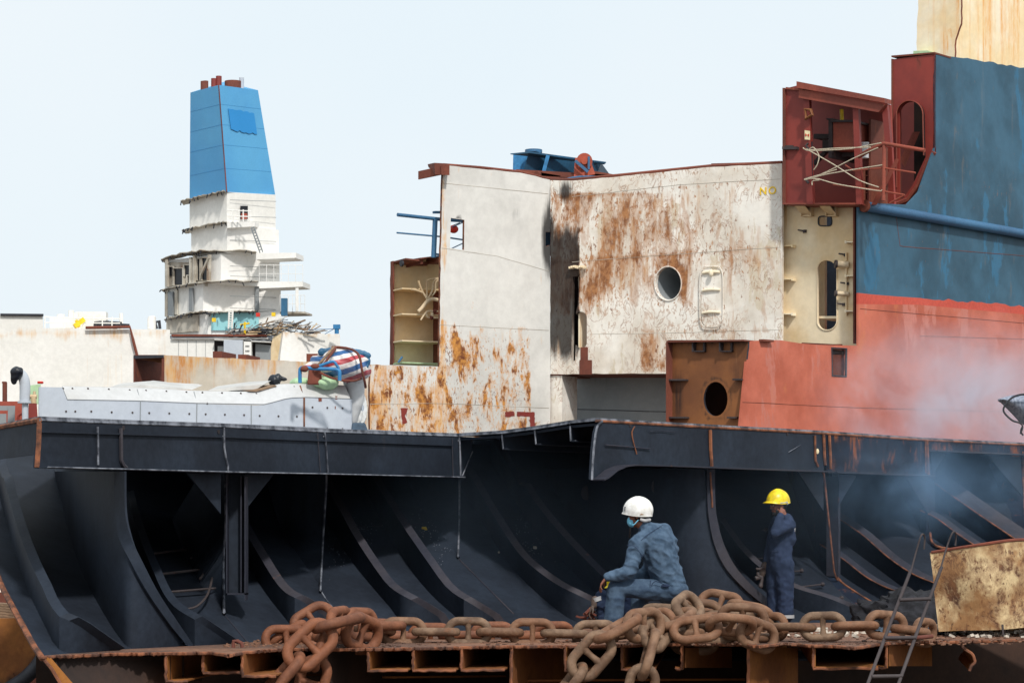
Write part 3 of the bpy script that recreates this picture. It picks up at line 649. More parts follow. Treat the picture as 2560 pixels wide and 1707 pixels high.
# the block's end face and underside, then the grey lower hull set back behind it
pG = VPl(1372, 67.0, 1955, 63.6)
bm = NB(); pbox(bm, pB, 1376, 450, 1378, 935, -2.6, -.1); obj('inner_frame', bm, M['browns'], wr)
bm = NB(); pbox(bm, pB, 1405, 933, 1690, 936, -1.9, -.1); obj('underside_plate', bm, M['browns'], wr)
plate('lower_hull', pG, [(1404, 930), (1960, 930), (1960, 1420), (1404, 1420)], M['grey'], wr, t=.1, grid=20, mask=lambda x, y: (0, .3 * g2(x, y, 1500, 945, 60, 15), .3 if x < 1425 else 0))  # second channel: darker just below the underside plate
bm = NB(); pbox(bm, pB, 1374, 935, 1405, 1420, -.9, -.06); obj('corner_strip', bm, M['whiteb'], wr)
bm = NB(); pbox(bm, pB, 1374, 935, 1406, 938, -1.9, -.02); obj('corner_ledge', bm, M['browns'], wr)
# inner structures seen through the holes
bm = NB(); pbox(bm, pA, 1340, 560, 1378, 640, -.6, -.5); obj('inner_plate', bm, M['mblue'], wr)
bm = NB(); pbox(bm, pB, 1425, 680, 1520, 920, -1.2, -1.1); obj('inner_plate', bm, M['hole'], wr)
bm = NB(); pbox(bm, pB, 1446, 690, 1450, 905, -1.1, -.12); obj('inner_stiffener', bm, M['creamr'], wr)
bm = NB(); pbox(bm, pB, 1452, 868, 1470, 905, -.1, .02); pbox(bm, pB, 1450, 900, 1480, 936, -.6, .03); obj('bent_flap', bm, M['browns'], wr)
bm = NB()
for i in range(8): x = 1428 + i * 5; beam(bm, pB.at(x, 669 + 2 * math.sin(i * 1.7), .05), pB.at(x + 5.5, 669 + 2 * math.sin(i * 1.7 + 1.7), .16), .1, .05)
obj('torn_lip', bm, M['cream'], wr)
# thruster tunnel: a tube running inward
bm = NB(); A = [pB.at(x, y, -.05) for x, y in oval(1672, 708, 33, 42, 30)]; A.append(A[0].copy()); Bp = [p - pB.n * 2.6 + Vector((.9, 0, .15)) for p in A]
strip(bm, A, Bp, .03); obj('round_trunk', bm, M['grey'], wr, True)
bm = NB(); pbox(bm, pB, 1600, 640, 1790, 790, -2.8, -2.7); obj('trunk_end', bm, M['casingt'], wr)
bm = NB(); tube(bm, [pB.at(x, y, .02) for x, y in oval(1671, 709, 33.5, 42.5, 30)], .016, 6, close=True); obj('trunk_rim', bm, M['whiteb'], wr, True)
# raised cover plate with two hinge bars
cv = plate('sea_chest_cover', pB, oval(1781, 742, 27, 74, 28, .45), M['whiteb'], wr, t=.03, off=.03, grid=8)
bm = NB(); tube(bm, [pB.at(x, y, .06) for x, y in oval(1781, 742, 29, 76, 28, .4)], .015, 6, close=True); obj('cover_rim', bm, M['whiteb'], cv, True)
bm = NB()
for y in (680, 724, 780): tube(bm, [pB.at(1758, y + 3, .05), pB.at(1770, y + 1, .08), pB.at(1785, y, .07), pB.at(1802, y + 1, .05)], .03, 6)
obj('hinge_bar', bm, M['creamr'], cv, True)
bm = NB(); ball(bm, pB.at(1784, 684, .15), (.06, .06, .1)); obj('knob', bm, M['creamr'], cv, True)
def seam(pl, pts, par, m='browns', r=.012, off=.0):
    bm = NB(); tube(bm, [pl.at(x, y, off) for x, y in smooth_line2(pts)], r, 5); return obj('weld_seam', bm, M[m], par)
def smooth_line2(pts):
    o = []
    for (a, b), (c, d) in zip(pts, pts[1:]):
        for k in range(8): t = k / 8; o.append((a + (c - a) * t, b + (d - b) * t + random.uniform(-.4, .4)))
    return o + [pts[-1]]
for pts in ([(1107, 458), (1370, 485)], [(1104, 620), (1240, 640), (1372, 678)], [(1100, 812), (1372, 826)], [(925, 1010), (1100, 1008), (1372, 1020)]): seam(pA, pts, wr, 'charw', .007)
for pts in ([(1430, 492), (1700, 462), (1950, 448)], [(1430, 655), (1700, 635), (1950, 618)], [(1480, 835), (1690, 832), (1950, 824)]): seam(pB, pts, wr, 'charw', .006)
seam(pG, [(1404, 1022), (1690, 1030)], wr, 'darksteel')
# rusty top edge, low hatch coaming
bm = NB(); tube(bm, [pA.at(x, y, -.05) for x, y in ((1108, 413), (1200, 420), (1300, 431), (1376, 450))], .05, 6); tube(bm, [pB.at(x, y, -.05) for x, y in ((1376, 450), (1432, 451), (1560, 439), (1775, 417), (1955, 408))], .06, 6); obj('top_edge', bm, M['browns'], wr, True)
bm = NB(); pbox(bm, pB, 1781, 409, 1878, 422, -.9, -.12, sk=-3); pbox(bm, pB, 1778, 409, 1880, 411, -1, -.05, sk=-3); obj('hatch_coaming', bm, M['browns'], wr)
bm = NB(); hexa(bm, [pA.at(1069, 411, .3), pA.at(1107, 413, .3), pA.at(1107, 442, .3), pA.at(1071, 440, .3), pA.at(1069, 411, -.8), pA.at(1107, 413, -.8), pA.at(1107, 420, -.8), pA.at(1071, 418, -.8)])
pbox(bm, pA, 1084, 420, 1088, 441, -.7, .34); obj('deck_stub', bm, M['browns'], wr)
# yellow lettering NO
cu = bpy.data.curves.new('t', 'FONT'); cu.body = 'NO'; cu.size = .275; cu.extrude = .006; cu.offset = .004; cu.space_character = 1.25; cu.resolution_u = 3
to = bpy.data.objects.new('t', cu); COL.objects.link(to); dg = bpy.context.evaluated_depsgraph_get(); tm = bpy.data.meshes.new_from_object(to.evaluated_get(dg)); bpy.data.objects.remove(to)
q = pB.at(1899, 488, .012); ax = pB.d if pB.d.x > 0 else -pB.d; ax = Vector(ax)
tm.transform(Matrix.Translation(q) @ Matrix(((ax.x, 0, pB.n.x, 0), (ax.y, 0, pB.n.y, 0), (0, 1, 0, 0), (0, 0, 0, 1))))
tm.name = 'lettering'; link('lettering', tm, M['yel2'], wr)
for pts in ([(1262, 1030), (1284, 1028), (1286, 1040), (1262, 1042)], [(1292, 1029), (1336, 1030), (1337, 1066), (1325, 1068), (1324, 1041), (1292, 1040)], [(1001, 1020), (1020, 1020), (1012, 1040), (1018, 1056), (1006, 1060)]):
    plate('faded_number_mark', pA, rag(pts, 1.2, 5), M['lead'], wr, t=.004, off=.006)
# open compartment at the left with shelves and pipes
pC = VPl(970, 64.9, 1105, 65.6)
cp = plate('compartment_back', pC, rag([(978, 655), (1105, 640), (1105, 912), (976, 912)], 1, 14), [M['cream'], M['cutr']], wr, t=.06, grid=12, rim=1, mask=lambda x, y: (.1 * g2(x, y, 985, 700, 10, 100), .0, .35 * max(0, (735 - y) / 80)))
bm = NB(); pbox(bm, pC, 976, 654, 980, 912, 0, .16); obj('cut_plate', bm, M['browns'], wr)
bm = NB(); pbox(bm, pC, 1082, 730, 1104, 910, .02, 1.0); obj('side_web', bm, M['browns'], wr)
for y in (726, 789, 855, 909):
    bm = NB(); pbox(bm, pC, 977, y, 1092, y + 3, .02, .75, sk=4); obj('shelf', bm, M['cream'] if y != 909 else M['green'], wr)
bm = NB(); hexa(bm, [pC.at(x, y, o) for x, y, o in ((1010, 655, 1.1), (1104, 644, 1.1), (1104, 647, 1.1), (1010, 658, 1.1), (1010, 651, 0), (1104, 641, 0), (1104, 644, 0), (1010, 654, 0))]); obj('roof_plate', bm, M['browns'], wr)
bm = NB(); pbox(bm, pC, 977, 655, 1015, 659, 0, 1.0, sk=4); pbox(bm, pC, 1014, 655, 1020, 669, .02, 1.0); pbox(bm, pC, 1054, 650, 1100, 664, .3, 1.0); pbox(bm, pC, 1025, 658, 1054, 668, .3, .4); obj('roof_stiffener', bm, M['browns'], wr)
def ptube(pts, r, m, par, pl=pC, o=.9, name='pipe'):
    bm = NB(); tube(bm, smooth_line([pl.at(x, y, o + (dz[0] if dz else 0)) for x, y, *dz in pts], 6 * len(pts)), r, 10); return obj(name, bm, M[m], par, True)
ptube([(1012, 786), (1020, 778), (1035, 760), (1048, 755), (1066, 759), (1076, 762), (1100, 768)], .05, 'pipe', wr)
bm = NB(); tube(bm, [pC.at(1074, 762, .9), pC.at(1080, 763, .9)], .115, 16); obj('pipe_flange', bm, M['pipe'], wr, True)
for pts, r in (([(1033, 757), (1033, 720), (1034, 710), (1045, 706), (1075, 702), (1100, 700)], .025), ([(1036, 753), (1046, 735), (1050, 712), (1060, 706), (1095, 704)], .025), ([(1046, 747), (1054, 735), (1055, 715), (1062, 708)], .022), ([(1082, 668), (1085, 680), (1088, 698)], .03),
               ([(1012, 710), (1020, 732), (1032, 752)], .03), ([(995, 731), (1012, 735), (1024, 740)], .028), ([(1018, 807), (1028, 792), (1036, 785), (1050, 785)], .025), ([(1031, 790), (1034, 799), (1046, 801), (1096, 801)], .025), ([(1048, 785), (1100, 786)], .022), ([(1046, 788), (1046, 800)], .04)): ptube(pts, r, 'pipe', wr)
bm = NB(); ball(bm, pC.at(1052, 785, .9), .06); ball(bm, pC.at(1044, 801, .9), .06); obj('valve', bm, M['browns'], wr, True)
bm = NB(); tube(bm, [pC.at(972, 666, .8), pC.at(977, 666, .8)], .09, 14); obj('roller', bm, M['darksteel'], wr, True)
bm = NB(); tube(bm, [pC.at(966, 911, .8), pC.at(976, 897, .8)], .03); obj('pipe', bm, M['bluep'], wr)
# old blue railing
rl = thing('blue_railing', 'blue pipe railing sticking out left of the white hull block above the open compartment', 'railing', pA.at(1087, 640, -.4))
bm = NB(); tube(bm, [pA.at(994, 537, -.6), pA.at(1106, 549, -.6), pA.at(1160, 552, -.6)], .05, 8); obj('top_rail', bm, M['bluep'], rl, True)
bm = NB(); tube(bm, [pA.at(992, 582, -.6), pA.at(1106, 592, -.6), pA.at(1160, 600, -.6)], .022, 6); obj('mid_rail', bm, M['bluep'], rl, True)
bm = NB(); cyl(bm, pA.at(1088, 549, -.6), pA.at(1084, 644, -.6), .07, 10); obj('post', bm, M['bluep'], rl, True)
bm = NB(); tube(bm, [pA.at(1090, 553, -.6), pA.at(1092, 566, -.6), pA.at(1088, 570, -.6)], .015, 5); tube(bm, [pA.at(1086, 635, -.6), pA.at(1100, 637, -.6)], .03, 5); tube(bm, [pA.at(1086, 641, -.6), pA.at(1100, 641, -.6)], .02, 5); beam(bm, pA.at(1084, 531, -.6), pA.at(1104, 531, -.6), .1, .06); tube(bm, [pA.at(1128, 622, -.7), pA.at(1158, 608, -.7)], .015, 5); tube(bm, [pA.at(1130, 568, -.7), pA.at(1158, 556, -.7)], .015, 5); obj('bracket', bm, M['bluep'], rl)
fl = thing('red_float', 'small red ball hanging inside the square opening of the white hull', 'float', pA.at(1133, 584, -.8))
bm = NB(); ball(bm, pA.at(1134, 573, -.8), (.13, .13, .11)); obj('ball', bm, M['signr'], fl, True)
bm = NB(); tube(bm, [pA.at(1134, 563, -.8), pA.at(1150, 557, -.8)], .012, 5); obj('string', bm, M['darksteel'], fl)
# deck crane / winch above the walls
cr = thing('deck_winch', 'blue steel hopper with an orange-red winch drum on top of the white hull', 'winch', P(1400, 446, 67))
bm = NB(); Y = 66.8
def hop(x0, y0, x1, y1, x2, y2, x3, y3, Y0, Y1, m, nm):
    bm = NB(); a = [P(x0, y0, Y0), P(x1, y1, Y0 if nm == 'hopper_end' else Y1), P(x2, y2, Y0 if nm == 'hopper_end' else Y1), P(x3, y3, Y0)]
    hexa(bm, a + [p + Vector((.3, 2.0, 0)) for p in a]); return obj(nm, bm, M[m], cr)
hop(1283, 385, 1322, 382, 1306, 432, 1282, 430, 67.4, 66.6, 'tubeblue', 'hopper_end')
hop(1322, 382, 1372, 389, 1358, 434, 1306, 432, 66.6, 67.2, 'mblue', 'hopper_side')
hop(1372, 389, 1440, 398, 1430, 445, 1358, 434, 67.0, 67.8, 'mblue', 'hopper_side')
hop(1480, 402, 1503, 407, 1492, 436, 1470, 436, 67.6, 68.0, 'mblue', 'hopper_side')
bm = NB(); hexa(bm, [P(*q) for q in ((1276, 384, 66.5), (1325, 379, 66.4), (1515, 405, 67.9), (1510, 409, 67.9), (1276, 386.5, 66.5), (1325, 383, 66.4), (1515, 408, 67.9), (1510, 412, 67.9))]); obj('top_flange', bm, M['mblue'], cr)
bm = NB(); beam(bm, P(1370, 389, 66.7), P(1358, 434, 66.7), .06, .1); obj('stiffener', bm, M['tubeblue'], cr)
bm = NB(); cyl(bm, P(1334, 382, 67), P(1334, 375, 67), .24, 18); tube(bm, [P(1340, 378, 66.8), P(1349, 380, 66.8), P(1350, 386, 66.8)], .03, 6); obj('cap', bm, M['bluep'], cr, True)
bm = NB(); cyl(bm, P(1461, 403, 66.2), P(1461, 403, 66.9), .22, 20); cyl(bm, P(1461, 403, 66.1), P(1461, 403, 66.2), .09, 16); obj('drum', bm, M['winch'], cr, True)
bm = NB(); hexa(bm, [P(*q) for q in ((1438, 395, 66.3), (1474, 394, 66.3), (1488, 436, 66.3), (1434, 446, 66.3), (1438, 395, 67.3), (1474, 394, 67.3), (1488, 436, 67.3), (1434, 446, 67.3))]); obj('winch_frame', bm, M['winch'], cr)
bm = NB(); beam(bm, P(1472, 392, 66.1), P(1472, 424, 66.1), .06, .08); beam(bm, P(1438, 402, 66.1), P(1470, 430, 66.1), .05, .08); obj('guard', bm, M['bluep'], cr)
bm = NB()
for a, b in (((1290, 432), (1530, 446)), ((1340, 438), (1400, 448)), ((1470, 434), (1530, 444))): beam(bm, P(a[0], a[1], 66.5), P(b[0], b[1], 66.5), .3, .14)
cyl(bm, P(1342, 437, 65.9), P(1350, 437, 66.9), .09, 12); obj('bed_plate', bm, M['browns'], cr)
bm = NB(); tube(bm, smooth_line([P(1410, 450, 65.7), P(1450, 443, 65.7), P(1520, 444, 65.7)], 12), .035, 6); obj('cable', bm, M['bluep'], cr)

# ================================================================ blue and red ship with its opened end
rb = thing('blue_red_ship', 'blue and faded red ship hull at right, its end cut open to red frames', 'ship', P(2250, 1850, 62))
pH = VPl(2145, 60, 2560, 66.3)                                  # ship side
nrm = pH.n; c0 = pH.at(2145, 700); dd = Vector((nrm.y, -nrm.x, 0)); dd = dd if dd.x < 0 else -dd
class Through:                                                   # transverse plane through a point of the side
    pass
def trans(px, back=0.0):
    a = pH.at(px, 1355); b = a - nrm * 3.0
    q = VPl.__new__(VPl); q.a = Vector((a.x, a.y, 0)); t = (b - a); t.z = 0; t.normalize(); q.d = t; q.n = Vector((t.y, -t.x, 0)); q.n = q.n if q.n.y < 0 else -q.n
    q.a = q.a - q.n * back; q.ps = .35; return q
pE = trans(2146)
# side shell above the belt
bt = [(2340, 138), (2420, 148), (2560, 174), (2760, 215)]
def teeth(a, b, n, amp, seed):
    r = random.Random(seed); return [(a[0] + (b[0] - a[0]) * i / n, a[1] + (b[1] - a[1]) * i / n + r.uniform(-amp, amp)) for i in range(n + 1)]
up = teeth((2386, 141), (2560, 171), 16, 2.5, 1) + [(2760, 205), (3400, 322)]
mU = lambda x, y: (.04 + .1 * g2(x, y, 2500, 480, 70, 50), 0, .08 + .1 * g2(x, y, 2480, 300, 90, 200))
plate('upper_side_shell', pH, [(2337, 137), (2386, 143)] + up[1:] + [(3400, 790), (2770, 634), (2560, 590), (2280, 536), (2146, 512), (2146, 506), (2268, 512), (2298, 480), (2330, 390), (2337, 370)], M['blue'], rb, t=.06, grid=14, mask=mU)
plate('white_house_side', pH, [(2386, -60), (3400, -60), (3400, 326), (2760, 209)] + [(x, y + 3) for x, y in reversed(up[:-2])] + [(2386, 146)], M['creamr'], rb, t=.06, off=-.05, grid=14, mask=lambda x, y: (.12 * g2(x, y, 2430, 70, 20, 30), 0, .05 + .18 * g2(x, y, 2520, 40, 60, 90)))
pT = trans(2390)
plate('white_house_end', pT, rag([(2293, -60), (2296, 22), (2292, 60), (2291, 140), (2386, 146), (2388, 100), (2402, 60), (2404, -60)], 1, 14), [M['creamr'], M['browns']], rb, t=.08, grid=12, rim=1, mask=lambda x, y: (.3 * g2(x, y, 2376, 85, 16, 24) + .2 * g2(x, y, 2297, 80, 6, 60), 0, .3 * g2(x, y, 2372, 110, 10, 30)))
bm = NB(); beam(bm, pT.at(2298, 137, .1), pT.at(2334, 136, .1), .4, .1); obj('deck_clip', bm, M['green'], rb)
# belt pipe (half round rubbing bar)
bm = NB(); L = [pH.at(x, y, .12) for x, y in ((2152, 517), (2250, 534), (2400, 560), (2560, 588), (2760, 629), (3400, 786))]; tube(bm, smooth_line(L, 24), .125, 16); obj('rubbing_bar', bm, M['bluep'], rb, True)
bm = NB(); tube(bm, [pH.at(2149, 516, .12), pH.at(2153, 517, .12)], .15, 16); obj('bar_end_ring', bm, M['browns'], rb, True)
# lower shell: blue then red
bl = [(2144, 732), (2180, 736), (2240, 741)] + teeth((2300, 744), (2560, 766), 22, 3.5, 5) + [(3401, 850)]
outL = [(2146, 518), (2280, 540), (2560, 596), (2770, 636), (3400, 791), (3400, 1500), (1830, 1500), (1850, 1066), (1871, 852), (1950, 850), (2000, 858), (2050, 862), (2146, 864)]
mL = lambda x, y: ((.12 * g2(x, y, 2180, 725, 40, 12) + .04), .0, .12 * g2(x, y, 2250, 820, 120, 60) + .1 * g2(x, y, 2090, 1000, 20, 90) + .05)
redz = bl + [(3401, 1501), (1820, 1501), (1840, 800)]
plate('lower_side_shell', pH, outL, [M['blue'], M['red'], M['redb']], rb, holes=[rag([(2079, 870), (2116, 872), (2115, 941), (2080, 939)], 1.2, 9)], t=.06, grid=14, mask=mL,
      zones=[(redz, 1), ([(x, y + .2) for x, y in bl] + [(3401, 866), (2560, 786), (2300, 762), (2144, 760)], 2)])
for pts in ([(2150, 772), (2560, 808)], [(1856, 1005), (2160, 1020), (2560, 1030)], [(2240, 540), (2250, 615), (2262, 617), (2560, 640)], [(2300, 840), (2560, 848)]): seam(pH, pts, rb, 'browns', .008)
bm = NB(); pbox(bm, pH, 2070, 860, 2130, 950, -.9, -.8); obj('opening_back', bm, M['browns'], rb)
bm = NB(); tube(bm, [pH.at(x, y, 0) for x, y in ((2079, 870), (2116, 872), (2115, 941), (2080, 939))], .03, 5, close=True); obj('opening_rim', bm, M['darksteel'], rb)
# cream bulkhead
pE2 = trans(2146, .5)
hb = [slot(2068, 738, 25, 88, 12), oval(2063, 553, 17, 12, 20, .5)]
mE = lambda x, y: (.1 * g2(x, y, 2100, 855, 60, 8), .25 * g2(x, y, 2063, 555, 28, 14) + .15 * max(0, 1 - (y - 512) / 25), .32 * g2(x, y, 1955, 600, 20, 160) + .25 * g2(x, y, 2130, 640, 16, 200) + .2 * max(0, 1 - (y - 512) / 60))  # second channel: darker along the top edge and around the small hole
be = plate('cream_bulkhead', pE2, [(1949, 512), (2146, 511), (2146, 866), (1949, 856)], M['cream'], rb, holes=hb, t=.08, grid=8, mask=mE)
bm = NB(); pbox(bm, pE2, 1949, 510, 2147, 514, -.1, .55); obj('top_flange', bm, M['leadd'], be)
bm = NB(); pbox(bm, pE2, 1949, 514, 1952, 852, 0, .62); obj('side_flange', bm, M['creamr'], be)
bm = NB(); pbox(bm, pE2, 2143, 514, 2147, 860, 0, .55); obj('side_flange', bm, M['browns'], be)
for x in (2008, 2070):
    bm = NB(); A = [pE2.at(x, 514, .02), pE2.at(x, 532, .02)]; hexa(bm, [pE2.at(x + d, y, o) for d, y, o in ((0, 514, .45), (26, 514, .45), (26, 516, .45), (0, 516, .45), (0, 541, .02), (26, 541, .02), (26, 541, .0), (0, 541, .0))]); pbox(bm, pE2, x, 514, x + 3, 541, 0, .42); pbox(bm, pE2, x + 24, 514, x + 27, 541, 0, .42); pbox(bm, pE2, x, 539, x + 27, 542, 0, .3); obj('knee_bracket', bm, M['cream'], be)
for y in (614, 697, 784): bm = NB(); pbox(bm, pE2, 1951, y, 1989, y + 3, 0, .42); pbox(bm, pE2, 1986, y - 1, 1990, y + 6, 0, .44); obj('stiffener_end', bm, M['creamr'], be)
for y in (605, 689, 777): bm = NB(); pbox(bm, pE2, 2122, y, 2143, y + 3, 0, .45); pbox(bm, pE2, 2120, y - 2, 2124, y + 5, 0, .45); obj('stiffener_end', bm, M['creamr'], be)
for y, r in ((662, .085), (735, .06)):
    bm = NB(); tube(bm, [pE2.at(2100, y, .2), pE2.at(2124, y, .04)], r, 12); obj('pipe_stub', bm, M['pipe'], be, True)
    bm = NB(); tube(bm, [pE2.at(2099, y, .22), pE2.at(2102, y, .18)], r * 1.25, 12); obj('pipe_flange', bm, M['ladder'], be, True)
for x, y in ((2000, 577), (2102, 636), (2106, 708), (2098, 760)):
    bm = NB(); tube(bm, [pE2.at(x, y - 1, .1), pE2.at(x + 14, y + 1, .02)], .02, 6); tube(bm, [pE2.at(x + 13, y - 2, .02), pE2.at(x + 13, y + 5, .02)], .05, 8); obj('peg', bm, M['ladder'], be, True)
bm = NB(); pbox(bm, pE2, 2117, 632, 2120, 790, 0, .2); obj('stiffener', bm, M['cream'], be)
for cxy, m in ((hb[0], 'cream'), (hb[1], 'darksteel')): bm = NB(); tube(bm, [pE2.at(x, y, .01) for x, y in cxy[:-1]], .018, 5, close=True); obj('hole_rim', bm, M[m], be, True)
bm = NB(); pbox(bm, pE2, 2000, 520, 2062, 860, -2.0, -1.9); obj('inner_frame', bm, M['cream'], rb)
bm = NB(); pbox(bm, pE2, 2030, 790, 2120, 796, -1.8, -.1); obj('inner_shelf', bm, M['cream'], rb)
bm = NB(); pbox(bm, pE2, 1960, 515, 2146, 860, -4.2, -4.1); obj('inner_back', bm, M['black'], rb)  # sheet coloured black to give the bulkhead openings their shade
# bottom ragged weld above the red plate
bm = NB(); beam(bm, pE2.at(2040, 862, .6), pE2.at(2120, 866, .6), .1, .04); beam(bm, pH.at(1898, 851, .05), pH.at(1925, 853, .05), .12, .05); obj('cut_scrap', bm, M['browns'], rb)
# orange bulkhead at the cut front
pO = trans(1866); 
ho = rag(oval(1789, 997, 30, 43, 22), 1.5, 9)
mO = lambda x, y: (.0, .5 * g2(x, y, 1695, 1000, 18, 90) + .4 * max(0, 1 - abs(math.hypot((x - 1789) / 38, (y - 997) / 52) - 1) * 5) + .3 * max(0, 1 - (y - 855) / 18) + .2 * g2(x, y, 1842, 920, 12, 60), .1)  # second channel: darker near both sides, around the hole and along the top
bo = plate('orange_bulkhead', pO, rag([(1679, 856), (1870, 852), (1862, 950), (1850, 1066), (1840, 1300), (1679, 1300)], .8, 14), [M['orange'], M['darksteel']], rb, holes=[ho], t=.06, grid=9, mask=mO, rim=1)
bm = NB(); pbox(bm, pO, 1678, 853, 1872, 857, -.05, .55, sk=-3); obj('top_flange', bm, M['browns'], bo)
bm = NB(); pbox(bm, pO, 1678, 857, 1681, 1300, 0, .6); obj('side_flange', bm, M['browns'], bo)
for x in (1738, 1806): bm = NB(); pbox(bm, pO, x, 857, x + 3, 880, 0, .4); pbox(bm, pO, x, 877, x + 28, 880, 0, .3); pbox(bm, pO, x + 24, 857, x + 28, 880, 0, .2); obj('knee_bracket', bm, M['ladder'], bo)
for x, y, w_ in ((1681, 948, 40), (1681, 1042, 42), (1840, 947, 22), (1826, 1042, 22)): bm = NB(); pbox(bm, pO, x, y, x + w_, y + 4, 0, .42); obj('stiffener_end', bm, M['ladder'], bo)
bm = NB(); pbox(bm, pO, 1679, 857, 1872, 1300, -4.6, -4.5); obj('inner_back', bm, M['black'], rb)  # shade behind the round hole is put into this sheet's black
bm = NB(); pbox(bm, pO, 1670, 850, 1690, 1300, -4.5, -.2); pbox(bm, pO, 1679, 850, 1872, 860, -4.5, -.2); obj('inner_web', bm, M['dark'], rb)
# red leaded upper compartment
pR = trans(2146, -.2); mR = None
br = plate('red_bulkhead', pR, [(1962, 222), (2010, 210), (2225, 262), (2236, 512), (1960, 512)], M['lead'], rb, t=.08, off=-1.9, grid=14, holes=[slot(2192, 440, 16, 42, 8)])
plate('side_wing', pR, rag([(1962, 221), (1970, 221), (2012, 226), (2022, 270), (2028, 512), (1958, 512)], .6, 9), [M['lead'], M['darksteel']], rb, t=.05, grid=10, rim=1, off=0)
bm = NB(); pbox(bm, pR, 1959, 221, 1965, 512, -.4, .15); obj('cut_flange', bm, M['browns'], rb)
bm = NB(); hexa(bm, [pR.at(x, y, o) for x, y, o in ((2008, 208, .3), (2228, 250, .3), (2228, 262, .3), (2008, 224, .3), (2008, 208, -1.8), (2228, 250, -1.8), (2228, 262, -1.8), (2008, 224, -1.8))]); obj('top_beam', bm, M['leadd'], rb)
bm = NB(); hexa(bm, [pR.at(x, y, o) for x, y, o in ((2009, 226, .22), (2226, 264, .22), (2208, 284, .22), (2009, 248, .22), (2009, 226, .1), (2226, 264, .1), (2208, 284, .1), (2009, 248, .1))]); obj('beam_web', bm, M['leadd'], rb)
bm = NB(); pbox(bm, pR, 1968, 219, 2012, 224, -1.5, .2, sk=5); obj('top_plate', bm, M['leadd'], rb)
for (x0, y0, x1, y1), m, w_ in (((2021, 250, 2030, 512), 'lead', 15), ((2144, 273, 2153, 512), 'lead', 14), ((2216, 264, 2226, 370), 'lead', 14)):
    bm = NB(); hexa(bm, [pR.at(x0 - w_ / 2, y0, .1), pR.at(x0 + w_ / 2, y0, .1), pR.at(x1 + w_ / 2, y1, .1), pR.at(x1 - w_ / 2, y1, .1), pR.at(x0 - w_ / 2, y0, -.15), pR.at(x0 + w_ / 2, y0, -.15), pR.at(x1 + w_ / 2, y1, -.15), pR.at(x1 - w_ / 2, y1, -.15)]); obj('frame_post', bm, M[m], rb)
bm = NB(); pbox(bm, pR, 2024, 355, 2034, 480, .11, .14); obj('worn_patch_plate', bm, M['darksteel'], rb)
for y in (367, 452): bm = NB(); tube(bm, [pR.at(2031, y + 8, .17), pR.at(2026, y, .2), pR.at(2030, y - 6, .17)], .035, 6); obj('eye_lug', bm, M['ladder'], rb, True)
bm = NB(); A = [pR.at(2024, 276, .2), pR.at(2038, 278, .2), pR.at(2042, 290, .2), pR.at(2026, 300, .2)]; tube(bm, A, .045, 6, close=True); pbox(bm, pR, 2021, 270, 2026, 304, .1, .24); obj('yellow_handle', bm, M['orange'], rb)
sg = plate('valve_sign', pR, [(2020, 328), (2033, 330), (2033, 352), (2020, 351)], M['signw'], rb, t=.01, off=.15)
bm = NB()
for a, b, c in (((2022, 336), (2022, 344), (2026.5, 340)), ((2031.5, 337), (2031.5, 345), (2026.5, 340))): f = bm.faces.new([bm.verts.new(pR.at(q[0], q[1], .158)) for q in (a, b, c)]); r = bmesh.ops.extrude_face_region(bm, geom=[f]); bmesh.ops.translate(bm, vec=pR.n * .004, verts=[v for v in r['geom'] if isinstance(v, bmesh.types.BMVert)])
obj('valve_symbol', bm, M['signr'], sg)
# tank box, ladder, pipes inside
bm = NB(); pbox(bm, pR, 2079, 302, 2132, 376, -1.7, -.5); tk = obj('rusty_tank', bm, M['leadd'], rb)
bm = NB(); pbox(bm, pR, 2071, 298, 2080, 395, -1.6, -.45); pbox(bm, pR, 2076, 300, 2134, 305, -1.6, -.4); pbox(bm, pR, 2066, 296, 2082, 300, -1.0, -.4); obj('tank_frame', bm, M['ladder'], tk)
bm = NB(); cyl(bm, pR.at(2104, 274, -.7), pR.at(2105, 302, -.7), .05, 10); obj('yellow_pipe', bm, M['yellow'], tk, True)
bm = NB(); pbox(bm, pR, 2034, 335, 2072, 347, -1.4, -.8); pbox(bm, pR, 2080, 380, 2138, 392, -1.4, -.9); beam(bm, pR.at(2036, 410, -.9), pR.at(2072, 372, -.9), .1, .1); pbox(bm, pR, 2056, 350, 2072, 380, -1.4, -.8); obj('tank_support', bm, M['ladder'], tk)
bm = NB(); pbox(bm, pR, 2172, 298, 2177, 512, -1.8, -1.0); pbox(bm, pR, 2156, 420, 2158, 512, -1.2, -1.0)
for k in range(5): pbox(bm, pR, 2152, 312 + k * 42, 2173, 315 + k * 42, -1.3, -1.1)
obj('inner_ladder', bm, M['browns'], rb)
bm = NB(); cyl(bm, pR.at(2162, 360, -.8), pR.at(2163, 396, -.8), .09, 14); cyl(bm, pR.at(2162, 357, -.8), pR.at(2162, 361, -.8), .11, 14); obj('lamp_jar', bm, M['casingt'], rb, True)
bm = NB(); pbox(bm, pR, 1962, 368, 1998, 375, 0, .35); pbox(bm, pR, 1964, 364, 1984, 369, 0, .1); obj('stiffener_end', bm, M['ladder'], rb)
bm = NB(); pbox(bm, pR, 1960, 508, 2150, 512, -1.9, .2); obj('compartment_floor', bm, M['leadd'], rb)
bm = NB(); hexa(bm, [pR.at(x, y, o) for x, y, o in ((2240, 395, -.3), (2248, 400, -.3), (2192, 512, -.3), (2178, 512, -.3), (2240, 395, -1.6), (2248, 400, -1.6), (2192, 512, -1.6), (2178, 512, -1.6))]); obj('sloping_knee', bm, M['leadd'], rb)
